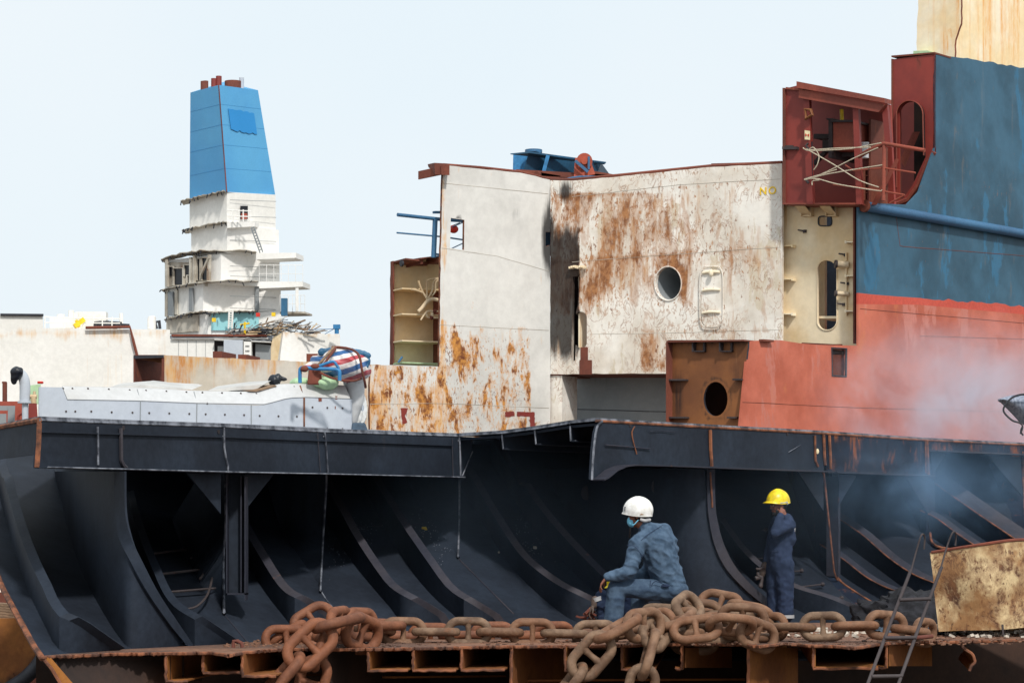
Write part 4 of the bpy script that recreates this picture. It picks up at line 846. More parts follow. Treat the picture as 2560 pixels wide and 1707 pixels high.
# tall end plate with arched opening
pT2 = trans(2337)
bt_ = plate('arched_end_plate', pT2, [(2231, 149), (2337, 136), (2337, 380), (2322, 400), (2298, 462), (2268, 505), (2240, 512), (2231, 512)], M['lead'], rb, holes=[[(2248, 500), (2248, 300)] + [(2280 - 32 * math.cos(math.pi * i / 14), 288 - 34 * math.sin(math.pi * i / 14)) for i in range(15)] + [(2312, 300), (2314, 392), (2282, 462), (2258, 496)]], t=.06, grid=12, mask=lambda x, y: (.14 * g2(x, y, 2300, 160, 30, 30), 0, 0))
bm = NB(); A = [(2248, 470), (2248, 300)] + [(2280 - 32 * math.cos(math.pi * i / 14), 288 - 34 * math.sin(math.pi * i / 14)) for i in range(15)] + [(2312, 300), (2314, 390)]
strip(bm, [pT2.at(x, y, .12) for x, y in A], [pT2.at(x, y, -.45) for x, y in A], .02); obj('opening_lining', bm, M['leadd'], bt_)
bm = NB(); tube(bm, [pT2.at(x, y, .02) for x, y in ((2337, 380), (2322, 402), (2298, 462), (2272, 500), (2240, 512))], .07, 6); obj('cut_edge', bm, M['leadd'], bt_, True)
bm = NB(); pbox(bm, pT2, 2229, 148, 2233, 512, -.4, .06); pbox(bm, pT2, 2230, 140, 2338, 144, -.8, .1, sk=-9); obj('edge_bar', bm, M['browns'], bt_)
bm = NB(); pbox(bm, pT2, 2236, 200, 2345, 512, -2.2, -2.1); obj('inner_back', bm, M['lead'], rb)
bm = NB(); hexa(bm, [pT2.at(x, y, o) for x, y, o in ((2282, 330, -.7), (2300, 330, -.7), (2262, 420, -.7), (2250, 400, -.7), (2282, 330, -1.0), (2300, 330, -1.0), (2262, 420, -1.0), (2250, 400, -1.0))]); obj('inner_brace', bm, M['leadd'], rb)
bm = NB(); pbox(bm, pT2, 2285, 220, 2345, 512, -2.05, -1.2); obj('inner_web', bm, M['dark'], rb)
# broken rail with ropes across the opening
bm = NB(); tube(bm, [pR.at(2162, 396, .3), pR.at(2190, 380, .3), pR.at(2225, 364, .3), pR.at(2229, 364, .3)], .055, 8); tube(bm, [pR.at(2227, 363, .3), pR.at(2328, 380, .3)], .05, 8); obj('handrail', bm, M['leadd'], rb, True)
bm = NB(); tube(bm, [pR.at(2227, 364, .3), pR.at(2225, 505, .3)], .05, 8); obj('rail_post', bm, M['leadd'], rb, True)
for pts in ([(2130, 417), (2150, 430), (2227, 424), (2305, 436)], [(2100, 465), (2150, 471), (2225, 482), (2278, 491)], [(2278, 491), (2240, 512)]):
    bm = NB(); tube(bm, [pR.at(x, y, .3) for x, y in pts], .022, 6); obj('bent_rod', bm, M['leadd'], rb, True)
rp = thing('tied_rope', 'white twisted rope criss-crossed over the red compartment opening at top right', 'rope', pR.at(2100, 500, .4))
for pts in ([(2031, 375), (2045, 382), (2090, 381), (2150, 377), (2226, 363)], [(2045, 381), (2120, 376), (2200, 374)], [(2040, 378), (2110, 418), (2170, 455), (2220, 473)], [(2034, 454), (2060, 448), (2110, 425), (2160, 400), (2218, 375)], [(2036, 455), (2080, 443), (2140, 432), (2228, 418)], [(2035, 453), (2080, 440), (2115, 429)], [(2034, 454), (2065, 452), (2120, 466), (2220, 482), (2228, 479)], [(2045, 380), (2056, 374), (2066, 384), (2071, 398), (2067, 416), (2058, 430)], [(2062, 452), (2072, 455), (2055, 458), (2054, 468)]):
    bm = NB(); tube(bm, smooth_line([pR.at(x, y, .42) for x, y in pts], 6 * len(pts)), .014, 6); obj('rope_strand', bm, M['rope'], rp, True)

# ================================================================ black cut hull section in the middle ground
def yb(px):
    T = ((-400, 19), (102, 21.3), (600, 24.0), (1000, 25.6), (1400, 27.0), (1900, 28.8), (2560, 31.0), (3000, 32.5))
    for (a, b), (c, d) in zip(T, T[1:]):
        if px <= c: return b + (d - b) * (px - a) / (c - a)
    return 33
def D(px, py):
    s = (1640 - py) / 490.0
    return yb(px) + 5.6 * s + 1.4 * max(0, s) ** 2
S = Surf(D)
hs = thing('cut_hull_section', 'black-painted cut open hull section with curved frames, spanning the whole middle ground', 'ship section', P(1200, 1700, 29))
gL = VPl(95, 21.9, 1150, 29.3); gR = VPl(1475, 27.0, 2560, 36.0)
GS = lambda px: (gL if px < 1300 else gR)
# curved shell plating
cols = list(range(-40, 2761, 40)); 
def bottom(px):
    return 1640 - 0 * px if px < 600 else max(1560, 1640 - (px - 600) * .1)
def shell(name, left_edge, x1, rows, mat):
    bm = NB(); L = []
    for j in range(rows + 1):
        py = 1645 - (1645 - 1110) * j / rows; xl = left_edge(py); n = 40
        L.append([S.at(xl + (x1 - xl) * i / n, py, 0) for i in range(n + 1)])
    sheet(bm, L, .03)
    return obj(name, bm, mat, hs, True)
def pwl(pts):
    def f(y):
        for (xa, ya), (xb, yb_) in zip(pts, pts[1:]):
            if min(ya, yb_) <= y <= max(ya, yb_): return xa + (xb - xa) * (y - ya) / (yb_ - ya)
        return pts[0][0] if abs(y - pts[0][1]) < abs(y - pts[-1][1]) else pts[-1][0]
    return f
cutL = [(106, 1645), (88, 1620), (55, 1560), (25, 1505), (0, 1455), (-20, 1390), (-35, 1300), (-45, 1180), (-50, 1100)]
shell('shell_plate', pwl(cutL), 3100, 26, M['black'])
bm = NB(); A = [S.at(x, y, .02) for x, y in cutL]; tube(bm, smooth_line(A, 30), .028, 6); obj('cut_edge', bm, M['cutr'], hs, True)
# ceiling (deck underside) joining girders to the shell top
def dk(x): return gL.at(x, 1100).y if x < 1300 else gR.at(x, 1100).y
topL = [(-60, 1083), (0, 1068), (98, 1050), (300, 1058), (550, 1066), (808, 1079), (1145, 1090), (1255, 1083), (1338, 1072), (1425, 1058), (1490, 1052), (1700, 1064), (2055, 1083), (2310, 1100), (2560, 1112), (2760, 1122), (3100, 1138)]
def topfront(x, y):
    if x <= 1150: return gL.at(x, y) if x >= 95 else P(x, y, gL.at(95, y).y + (95 - x) * .012)
    if x >= 1475: return gR.at(x, y)
    t = (x - 1150) / 325; return P(x, y, gL.at(1150, y).y * (1 - t) + gR.at(1475, y).y * t)
bm = NB(); A = [topfront(x, y) for x, y in topL]; A2 = smooth_line(A, 60) if False else A
Bk = [p + Vector((p.y * .0 + .6, 13, .55)) for p in A]
strip(bm, A, Bk, .035); obj('deck_plate', bm, M['cut'], hs)
bm = NB(); strip(bm, [p + Vector((0, .06, -.05)) for p in A], [p + Vector((0, .06, -.05)) for p in Bk], .03); obj('deck_underside', bm, M['black'], hs)
bm = NB(); A3 = [p + Vector((0, 12.0, .5)) for p in A]; A4 = [p + Vector((0, 0, -6)) for p in A3]; strip(bm, A3, A4, .04); obj('back_closing_plate', bm, M['black'], hs)  # unseen back wall, added to keep skylight out of the hold
bm = NB(); tube(bm, [p + Vector((0, -.0, .0)) for p in A if 95 < (p.x / p.y * F + 1280) < 1480], .010, 6); obj('cut_edge', bm, M['cut'], hs, True)
bm = NB(); tube(bm, [p + Vector((0, -.0, .0)) for p in A if (p.x / p.y * F + 1280) > 1474], .016, 6); obj('cut_edge', bm, M['cutr'], hs, True)
bm = NB(); tube(bm, [p for p in A if (p.x / p.y * F + 1280) < 100], .026, 6); obj('cut_edge', bm, M['cutr'], hs, True)
# girders
gl = plate('girder', gL, [(88, 1166), (98, 1050), (300, 1058), (550, 1066), (808, 1079), (1146, 1091), (1180, 1092), (1179, 1130), (1162, 1195), (1138, 1193), (808, 1184), (555, 1180), (300, 1172)], M['black'], hs, t=.025, grid=30)
def rod(pts, m, par, pl=None, r=.012, off=.02, nm='weld_bead', n=0):
    bm = NB(); L = [pl.at(x, y, off) if pl else Vector(x) for x, y in pts]
    tube(bm, smooth_line(L, n) if n else L, r, 6); return obj(nm, bm, M[m], par, True)
rod([(94, 1056), (92, 1110), (88, 1168)], 'cutr', gl, gL, .026)
rod([(240, 1066), (241, 1110), (241, 1162)], 'cut', gl, gL, .011)
rod([(298, 1070), (299, 1150), (304, 1162), (312, 1170)], 'flange', gl, gL, .020)
rod([(556, 1068), (557, 1120), (562, 1150), (566, 1163), (566, 1176)], 'cut', gl, gL, .011)
rod([(808, 1080), (812, 1120), (816, 1184)], 'cut', gl, gL, .011)
rod([(1145, 1092), (1147, 1140), (1148, 1192)], 'cut', gl, gL, .011)
bm = NB()
for x0, x1, y0, y1 in ((88, 552, 1167, 1180), (560, 806, 1180, 1184), (815, 1138, 1184, 1192)): beam(bm, gL.at(x0, y0, .06), gL.at(x1, y1, .06), .16, .02)
obj('flange', bm, M['black'], gl)
bm = NB(); tube(bm, [gL.at(88, 1168, .14), gL.at(552, 1180, .14), gL.at(806, 1185, .14), gL.at(1138, 1193, .14)], .007, 5); obj('flange_edge', bm, M['cut'], gl)
bm = NB(); beam(bm, gL.at(98, 1079, .01), gL.at(552, 1092, .01), .03, .015); beam(bm, gL.at(560, 1092, .01), gL.at(1128, 1113, .01), .03, .015); obj('longitudinal_lap', bm, M['black'], gl)
for x, y in ((308, 1069), (546, 1079), (1179, 1100)):
    bm = NB(); tube(bm, [gL.at(x, y, .0), gL.at(x, y, .006)], .022, 14); obj('drain_hole', bm, M['hole'], gl)
rod([(790, 1082), (797, 1180)], 'flange', gl, gL, .005); rod([(1127, 1093), (1129, 1190)], 'flange', gl, gL, .005); rod([(1178, 1128), (1152, 1190)], 'cut', gl, gL, .007)
# left end transverse piece going back
bm = NB(); hexa(bm, [topfront(98, 1052), topfront(-60, 1083), topfront(-60, 1083) + Vector((0, 0, -.28)), topfront(98, 1052) + Vector((0, 0, -.3))] + [p + Vector((0, .04, 0)) for p in (topfront(98, 1052), topfront(-60, 1083), topfront(-60, 1083) + Vector((0, 0, -.28)), topfront(98, 1052) + Vector((0, 0, -.3)))]); obj('end_beam', bm, M['black'], hs)
# right girder with swooping nose
sw = [(1476, 1198), (1480, 1130), (1486, 1080), (1492, 1062), (1502, 1053), (1700, 1066), (1900, 1076), (2056, 1085), (2060, 1178), (1900, 1174), (1770, 1167), (1600, 1162), (1550, 1162), (1525, 1168), (1500, 1184), (1484, 1199)]
gr = plate('girder', gR, sw, [M['black'], M['cut']], hs, t=.025, grid=30)
rod([(1476, 1199), (1480, 1130), (1486, 1080), (1492, 1062), (1502, 1053)], 'cut', gr, gR, .014, n=20)
bm = NB(); A = [gR.at(x, y, .0) for x, y in ((1478, 1198), (1490, 1192), (1512, 1174), (1535, 1164), (1560, 1161), (1640, 1163), (1770, 1168), (2056, 1178))]; strip(bm, A, [p + gR.n * .18 for p in A], .015); obj('flange', bm, M['flange'], gr)
plate('girder', gR, [(2064, 1085), (2310, 1101), (2316, 1188), (2070, 1179)], M['blackr'], hs, t=.025, grid=20, mask=lambda x, y: (.10, 0, .12))
plate('girder', gR, [(2322, 1100), (2760, 1122), (3100, 1138), (3100, 1176), (2322, 1128)], M['blackr'], hs, t=.025, grid=20, mask=lambda x, y: (.10, 0, .12))
bm = NB(); beam(bm, gR.at(2070, 1180, .06), gR.at(2316, 1189, .06), .16, .02); beam(bm, gR.at(2322, 1127, .06), gR.at(2556, 1137, .06), .16, .02); obj('flange', bm, M['flange'], gr)
rod([(1772, 1074), (1773, 1120), (1776, 1165)], 'cutr', gr, gR, .022)
rod([(2034, 1088), (2035, 1150), (2042, 1166)], 'cutr', gr, gR, .016)
rod([(2056, 1086), (2058, 1140), (2060, 1162)], 'cutr', gr, gR, .02); rod([(2070, 1088), (2074, 1172)], 'cutr', gr, gR, .02)
rod([(2314, 1100), (2316, 1140), (2318, 1188)], 'cutr', gr, gR, .02); rod([(2310, 1100), (2311, 1182)], 'cutr', gr, gR, .01)
rod([(1510, 1112), (1560, 1116), (1622, 1122)], 'flange', gr, gR, .008); rod([(1583, 1066), (1576, 1085), (1588, 1135)], 'cutr', gr, gR, .008, n=9)
rod([(1620, 1078), (1650, 1076), (1684, 1080)], 'flange', gr, gR, .004); rod([(1968, 1130), (1998, 1112)], 'cut', gr, gR, .004)
for x, y in ((1575, 1063), (1776, 1074), (1968, 1085), (2147, 1094)):
    bm = NB(); tube(bm, [gR.at(x, y, .0), gR.at(x, y, .006)], .022, 14); obj('drain_hole', bm, M['hole'], gr)
bm = NB(); ball(bm, gR.at(2042, 1128, .01), (.02, .008, .035)); obj('paint_blob', bm, M['signw'], gr, True)
# stepped stiffener ends between the girders
for k, (x0, y0, x1, y1, x2) in enumerate(((1255, 1086, 1258, 1122, 1480), (1337, 1074, 1340, 1110, 1482), (1425, 1064, 1427, 1102, 1484))):
    Y0 = topfront(x0, y0).y + .02; bm = NB(); a, b = P(x0, y0, Y0), P(x1, y1, Y0); c, d = P(x2, y0 - 4, Y0 + .6), P(x2, y1 + 8 - k * 3, Y0 + .6)
    hexa(bm, [a, c, d, b] + [p + Vector((0, .02, 0)) for p in (a, c, d, b)]); st = obj('deck_longitudinal', bm, M['black'], hs)
    bm = NB(); e = [b, d, d + Vector((0, -.14, 0)), b + Vector((0, -.14, 0))]; hexa(bm, e + [p + Vector((0, 0, -.012)) for p in e]); obj('foot', bm, M['black'], st)
    bm = NB(); tube(bm, [a, b, b + Vector((.06, 0, 0))], .01, 5); obj('cut_edge', bm, M['cut'], st, True)

# transverse web plates: front edge hangs from the girder, the back edge runs down the shell
def web(front, back, mat, name='web_frame', pl=None, t=.02, edge='cut', er=.013, n=18):
    fx = smooth_line([Vector((x, y, 0)) for x, y in front], n); bx = smooth_line([Vector((x, y, 0)) for x, y in back], n)
    pl = pl or gL; yl = front[0][1]; yh = front[-1][1]
    A = []
    for v in fx:
        s = (v.y - yl) / max(1, yh - yl); Ya = pl.at(v.x, v.y).y; Yb = D(v.x, v.y) - .02; A.append(P(v.x, v.y, min(Ya * (1 - s) + min(Yb, Ya + 2) * s, Yb - .12)))
    B = [S.at(v.x, v.y, -.05) for v in bx]; bm = NB(); strip(bm, A, B, t); o = obj(name, bm, mat, hs, True)
    if edge: bm = NB(); tube(bm, A, er, 6); obj('weld_edge', bm, M[edge], o, True)
    return o, A
web([(808, 1090), (812, 1150), (816, 1190), (808, 1340), (801, 1475)], [(655, 1150), (672, 1230), (704, 1330), (748, 1400), (801, 1477)], M['black'], er=.011)
rod([(801, 1475), (815, 1497), (838, 1526)], 'cut', hs, S, .008, .01)
web([(1145, 1100), (1148, 1190), (1148, 1300), (1145, 1390)], [(985, 1150), (1015, 1200), (1070, 1300), (1145, 1397)], M['black'], er=.012)
rod([(1145, 1395), (1200, 1450), (1246, 1496), (1284, 1534)], 'flange', hs, S, .010, .012)
web([(556, 1090), (562, 1160), (564, 1300), (558, 1400), (560, 1530)], [(430, 1300), (447, 1350), (478, 1420), (515, 1485), (560, 1535)], M['black'], er=.014)
rod([(560, 1535), (598, 1580), (630, 1618)], 'flange', hs, S, .007, .01)
# big curved web frames with heavy flange
def yat(L, x, y0):
    """row of a dense polyline at column x (lowest crossing), or y0 when it does not reach there"""
    r = None
    for p, q in zip(L, L[1:]):
        if min(p.x, q.x) <= x <= max(p.x, q.x) and abs(q.x - p.x) > 1e-6: r = p.y + (q.y - p.y) * (x - p.x) / (q.x - p.x)
    return y0 if r is None else r
def V2(pts, n): return smooth_line([Vector((x, y, 0)) for x, y in pts], n)
def bigweb(flA, flB, back, pl, mat, fmat):
    """upright plate standing on its foot line on the shell, flange along its free edge"""
    n = 40; a = V2(flA, n); b = V2(flB, n); j = V2(back, 60); yl = flA[0][1]; x0 = flA[0][0] + 6
    dep = lambda x: D(x, yat(j, x, j[-1].y)) - .02
    B = [S.at(v.x, v.y, -.02) for v in j]; A = [P(v.x, min(v.y - 1, yl if v.x < x0 else yat(a, v.x, v.y)), D(v.x, v.y) - .02) for v in j]
    bm = NB(); strip(bm, A, B, .02); o = obj('web_frame', bm, mat, hs, True)
    A = [P(v.x, v.y, dep(v.x) - .03) for v in a]; B = [P(v.x, v.y, dep(v.x) - .03) for v in b]
    bm = NB(); strip(bm, A, B, .02); obj('flange', bm, fmat, o, True)
    return o, A
bigweb([(290, 1178), (291, 1270), (300, 1340), (322, 1400), (365, 1480), (420, 1560), (460, 1608)], [(316, 1178), (318, 1280), (330, 1340), (352, 1400), (392, 1480), (444, 1560), (480, 1612)], [(135, 1172), (150, 1240), (172, 1330), (205, 1430), (245, 1510), (295, 1590), (330, 1622), (400, 1630), (470, 1616)], gL, M['black'], M['black'])
rod([(302, 1184), (303, 1240), (304, 1252)], 'flange', hs, gL, .012, -.02)
bw_, A_ = bigweb([(1766, 1172), (1767, 1240), (1770, 1290), (1784, 1360), (1812, 1420), (1862, 1475), (1918, 1520)], [(1786, 1172), (1787, 1250), (1792, 1300), (1808, 1360), (1836, 1416), (1880, 1466), (1932, 1508)], [(1357, 1165), (1400, 1250), (1440, 1310), (1500, 1375), (1560, 1432), (1630, 1490), (1720, 1552), (1800, 1574), (1870, 1560), (1926, 1524)], gR, M['black'], M['flange'])
rod([(1776, 1180), (1779, 1230), (1781, 1268)], 'cutr', hs, gR, .012, -.03)
# lightening holes on that web
for x, y, rx in ((1465, 1232, 12), (1554, 1222, 12), (1642, 1216, 13)):
    bm = NB(); Yh = D(x, 1339 + (x - 1465) * .86) - .07; c = [P(x + rx * math.cos(a / 10 * math.pi), y + rx * 1.5 * math.sin(a / 10 * math.pi), Yh) for a in range(20)]
    f = bm.faces.new([bm.verts.new(p) for p in c]); r = bmesh.ops.extrude_face_region(bm, geom=[f]); bmesh.ops.translate(bm, vec=(0, .02, 0), verts=[v for v in r['geom'] if isinstance(v, bmesh.types.BMVert)])
    obj('lightening_hole', bm, M['hole'], bw_)
# right frames
w2, _ = web([(2058, 1178), (2066, 1240), (2074, 1330), (2082, 1400), (2096, 1446), (2140, 1480), (2196, 1514)], [(1960, 1160), (1985, 1230), (2010, 1300), (2030, 1370), (2060, 1440), (2100, 1490), (2150, 1530)], M['blackr'], pl=gR, edge='cutr', er=.016, n=26)
w3, _ = web([(2316, 1108), (2320, 1190), (2326, 1280), (2330, 1355), (2376, 1372)], [(2215, 1160), (2250, 1230), (2280, 1290), (2300, 1340), (2340, 1380)], M['blackr'], pl=gR, edge='cutr', er=.018, n=26)
w4, _ = web([(2556, 1130), (2560, 1240), (2568, 1380)], [(2470, 1160), (2500, 1240), (2540, 1380)], M['blackr'], pl=gR, edge='cutr', er=.018)
# pillars and knee brackets
def kneeR(pts, pl, mat=None, off=-.05): plate('knee_bracket', pl, pts, mat or M['black'], hs, t=.02, off=off)
kneeR([(468, 1182), (552, 1182), (552, 1284)], gL); kneeR([(612, 1184), (686, 1184), (612, 1276)], gL)
Yp = gL.at(590, 1184).y + .12
def fbox(bm, x0, y0, x1, y1, Y0_, dep): hexa(bm, [P(x0, y0, Y0_), P(x1, y0, Y0_), P(x1, y1, Y0_), P(x0, y1, Y0_)] + [P(x, y, Y0_) + Vector((0, dep, 0)) for x, y in ((x0, y0), (x1, y0), (x1, y1), (x0, y1))])
bm = NB(); fbox(bm, 567, 1184, 610, 1482, Yp + .12, .02); pi = obj('pillar', bm, M['black'], hs)
bm = NB(); fbox(bm, 601, 1190, 604, 1480, Yp, .12); fbox(bm, 565, 1184, 568, 1486, Yp - .05, .2); fbox(bm, 565, 1482, 614, 1486, Yp - .05, .3); fbox(bm, 611, 1190, 614, 1500, Yp - .05, .25); obj('pillar_flange', bm, M['flange'], pi)
kneeR([(1995, 1178), (2058, 1178), (2059, 1276)], gR); kneeR([(2098, 1186), (2142, 1188), (2098, 1262)], gR, M['blackr']); kneeR([(2262, 1188), (2318, 1190), (2320, 1282)], gR)
kneeR([(2328, 1126), (2368, 1130), (2330, 1190)], gR, M['blackr']); kneeR([(2470, 1138), (2552, 1138), (2556, 1240)], gR)
bm = NB(); pbox(bm, gR, 2080, 1184, 2098, 1430, -.3, -.26); pi2 = obj('pillar', bm, M['blackr'], hs)
bm = NB(); pbox(bm, gR, 2096, 1190, 2101, 1440, -.3, -.12); obj('pillar_flange', bm, M['flange'], pi2)
rod([(2060, 1190), (2072, 1300), (2082, 1396), (2088, 1440), (2102, 1456)], 'cutr', pi2, gR, .012, -.1, n=12)
bm = NB(); pbox(bm, gR, 2318, 1126, 2338, 1360, -.3, -.27); pi3 = obj('pillar', bm, M['blackr'], hs)
# curved frames (ribs) on the shell: web strip + flange strip
def rib(Fl, J, h=.30, fw=.10, mat='black', fm='flange', n=26, edge=None):
    """Fl: flange line, J: foot line on the shell, both as photo columns/rows"""
    J = J + [(Fl[-1][0], max(J[-1][1], Fl[-1][1] + 6))]
    f = smooth_line([Vector((x, y, 0)) for x, y in Fl], n); j = smooth_line([Vector((x, y, 0)) for x, y in J], n)
    A = [P(u.x, min(u.y - 6, max(yat(f, u.x, u.y - 60), u.y - 85 if u.x < Fl[-1][0] - 3 else u.y - 4)), D(u.x, u.y) - .03) for u in j]; B = [S.at(v.x, v.y, -.03) for v in j]
    bm = NB(); strip(bm, A, B, .018); o = obj('frame_rib', bm, M[mat], hs, True)
    C = [p + Vector((fw, .03, .03)) for p in A]
    bm = NB(); strip(bm, C, A, .018); obj('rib_flange', bm, M[fm], o, True)
    if edge: bm = NB(); tube(bm, A, .011, 5); obj('rusty_edge', bm, M[edge], o, True)
    return o
rib([(10, 1085), (28, 1170), (60, 1300), (95, 1420), (122, 1505), (200, 1565), (290, 1628)], [(-30, 1085), (-14, 1170), (20, 1320), (60, 1450), (110, 1560), (160, 1632)], fm='black', fw=.08)
rib([(322, 1250), (345, 1330), (380, 1420), (425, 1506), (500, 1556), (583, 1612)], [(318, 1290), (330, 1360), (362, 1450), (410, 1540), (462, 1600), (500, 1624)], fm='black', fw=.07)
rib([(570, 1250), (590, 1290), (613, 1329), (643, 1380), (702, 1470), (760, 1505), (820, 1545)], [(566, 1290), (588, 1350), (615, 1402), (660, 1478), (706, 1538), (740, 1570)], fw=.08)
rib([(800, 1170), (825, 1223), (855, 1285), (889, 1346), (940, 1423), (979, 1470), (1040, 1506), (1110, 1550)], [(790, 1230), (823, 1312), (855, 1368), (893, 1423), (932, 1470), (983, 1529), (1020, 1570)], fw=.08)
rib([(925, 1180), (949, 1223), (979, 1270), (1008, 1316), (1068, 1402), (1119, 1470), (1180, 1510), (1250, 1554)], [(890, 1180), (925, 1245), (957, 1312), (1025, 1423), (1081, 1491), (1140, 1544), (1170, 1572)], fw=.08)
rib([(1165, 1170), (1200, 1231), (1243, 1304), (1306, 1393), (1387, 1457), (1440, 1484), (1500, 1514)], [(1150, 1215), (1172, 1253), (1200, 1295), (1243, 1368), (1294, 1436), (1370, 1508), (1440, 1556)], fw=.08)
rib([(1305, 1200), (1336, 1253), (1383, 1312), (1434, 1368), (1506, 1440), (1570, 1490), (1640, 1530)], [(1225, 1150), (1245, 1180), (1311, 1291), (1391, 1389), (1493, 1487), (1570, 1550)], fw=.08)
rib([(1800, 1300), (1850, 1370), (1915, 1430), (1980, 1466), (2075, 1496), (2150, 1528)], [(1800, 1350), (1850, 1420), (1900, 1470), (1960, 1510), (2060, 1556), (2100, 1570)], fw=.07)
rib([(2040, 1260), (2102, 1299), (2158, 1338), (2221, 1393), (2285, 1436), (2345, 1460)], [(2040, 1310), (2105, 1357), (2183, 1414), (2268, 1478), (2340, 1530)], fm='flange', fw=.12, edge='cutr')
rib([(2050, 1360), (2105, 1395), (2166, 1442), (2221, 1470), (2294, 1493), (2360, 1512)], [(2050, 1400), (2105, 1440), (2166, 1480), (2221, 1510), (2294, 1545), (2350, 1572)], fw=.08, edge='cutr')
rib([(2300, 1180), (2358, 1223), (2455, 1291), (2558, 1361), (2640, 1420)], [(2300, 1250), (2341, 1270), (2404, 1312), (2477, 1363), (2560, 1420)], fw=.30, mat='blackr', edge='cutr')
rib([(2300, 1275), (2341, 1295), (2392, 1333), (2443, 1367), (2520, 1420)], [(2300, 1330), (2341, 1352), (2392, 1390), (2443, 1430), (2500, 1470)], fw=.10, edge='cutr')
# rungs and hanging rod inside the hold
for pts in ([(362, 1386), (484, 1370), (492, 1374), (478, 1394)], [(388, 1436), (508, 1422), (516, 1424), (500, 1446)], [(414, 1480), (538, 1470)]):
    bm = NB(); tube(bm, [P(x, y, D(x, y) - .25) for x, y in pts], .014, 6); obj('rung', bm, M['ladder'], hs, True)
for pts in ([(1860, 1398), (1914, 1394)], [(1985, 1428), (2004, 1426)], [(1990, 1468), (2056, 1460)], [(2080, 1496), (2104, 1494)], [(2106, 1417), (2142, 1420)], [(1905, 1325), (1914, 1324)]):
    bm = NB(); tube(bm, [P(x, y, D(x, y) - .2) for x, y in pts], .012, 6); e = P(pts[-1][0], pts[-1][1], D(*pts[-1]) - .2); ball(bm, e, .03); obj('rung', bm, M['ladder'], hs, True)
bm = NB(); tube(bm, smooth_line([P(x, y, D(x, y) - .4) for x, y in ((462, 1522), (490, 1516), (515, 1492), (526, 1464), (530, 1444))], 16), .012, 6); obj('bent_rod', bm, M['ladder'], hs, True)
# horizontal weld line on shell panels
for pts in ([(822, 1320), (1060, 1308)], [(1258, 1294), (1314, 1290)]): rod(pts, 'flange', hs, S, .005, .01)
bm = NB(); rn = random.Random(5)
for k in range(260):
    cx, cy = rn.choice(((850, 1380), (1060, 1330), (1290, 1330), (900, 1330), (1100, 1370), (1330, 1380)))
    x, y = rn.gauss(cx, 22), rn.gauss(cy, 26); box(bm, S.at(x, y, .02), (.007, .007, .007), rn.random() * 3)
cr_ = obj('slag_chips', bm, M['cut'], hs); cr_['kind'] = 'stuff'
sc1 = thing('scrap_paper', 'tiny bright yellow scrap lying on the black curved plating', 'scrap', S.at(1060, 1322, .02))
bm = NB(); box(bm, S.at(1060, 1320, .03), (.055, .02, .035), .3, .4); box(bm, S.at(1064, 1322, .035), (.03, .02, .03), .9, -.4); obj('crumple', bm, M['yellow'], sc1)
for x, y, s_ in ((1337, 1369, .04), (1247, 1380, .02)):
    q = thing('rust_flake', 'pale flake lying on the black plating, larger of two' if s_ > .03 else 'tiny pale flake lying on the black plating, smaller of two', 'flake', S.at(x, y, .02))
    bm = NB(); box(bm, S.at(x, y, .03), (s_, s_ * .6, s_), .5, .3); obj('chip', bm, M['paper'], q)

# ================================================================ rusty foreground deck section
dz = CZ - 1.0
H = HPl(dz)
ds = thing('rusty_deck_section', 'rusty cut deck slab in the foreground with torn stiffener ends below its edge', 'ship section', P(1300, 1900, 23))
front = [(102, 1640), (298, 1631), (420, 1630), (527, 1628), (570, 1635), (610, 1628), (700, 1620), (919, 1620), (1153, 1616), (1200, 1614), (1455, 1612), (1702, 1607), (1860, 1608), (1900, 1613), (1960, 1606), (2030, 1611), (2085, 1612), (2136, 1617), (2190, 1608), (2243, 1603), (2400, 1601), (2560, 1597), (3150, 1586)]
back = [(3150, 1556), (1500, 1556), (1300, 1558), (1000, 1580), (700, 1596), (600, 1608), (300, 1622), (102, 1634)]
def rl(pts, amp, step, seed):
    r = random.Random(seed); o = []
    for a, b in zip(pts, pts[1:]):
        n = max(1, int(math.hypot(b[0] - a[0], b[1] - a[1]) / step))
        for k in range(n): t = k / n; o.append((a[0] + (b[0] - a[0]) * t, a[1] + (b[1] - a[1]) * t + r.uniform(-amp, amp)))
    return o + [pts[-1]]
fr = rl(front, .8, 7, 3)
plate('deck_plate', H, fr + back, [M['deck'], M['cutr']], ds, t=.022, grid=0, rim=1)
bm = NB(); tube(bm, [H.at(x, y, -.012) + Vector((0, -.004, 0)) for x, y in fr], .017, 6); obj('torn_edge', bm, M['cutr'], ds)
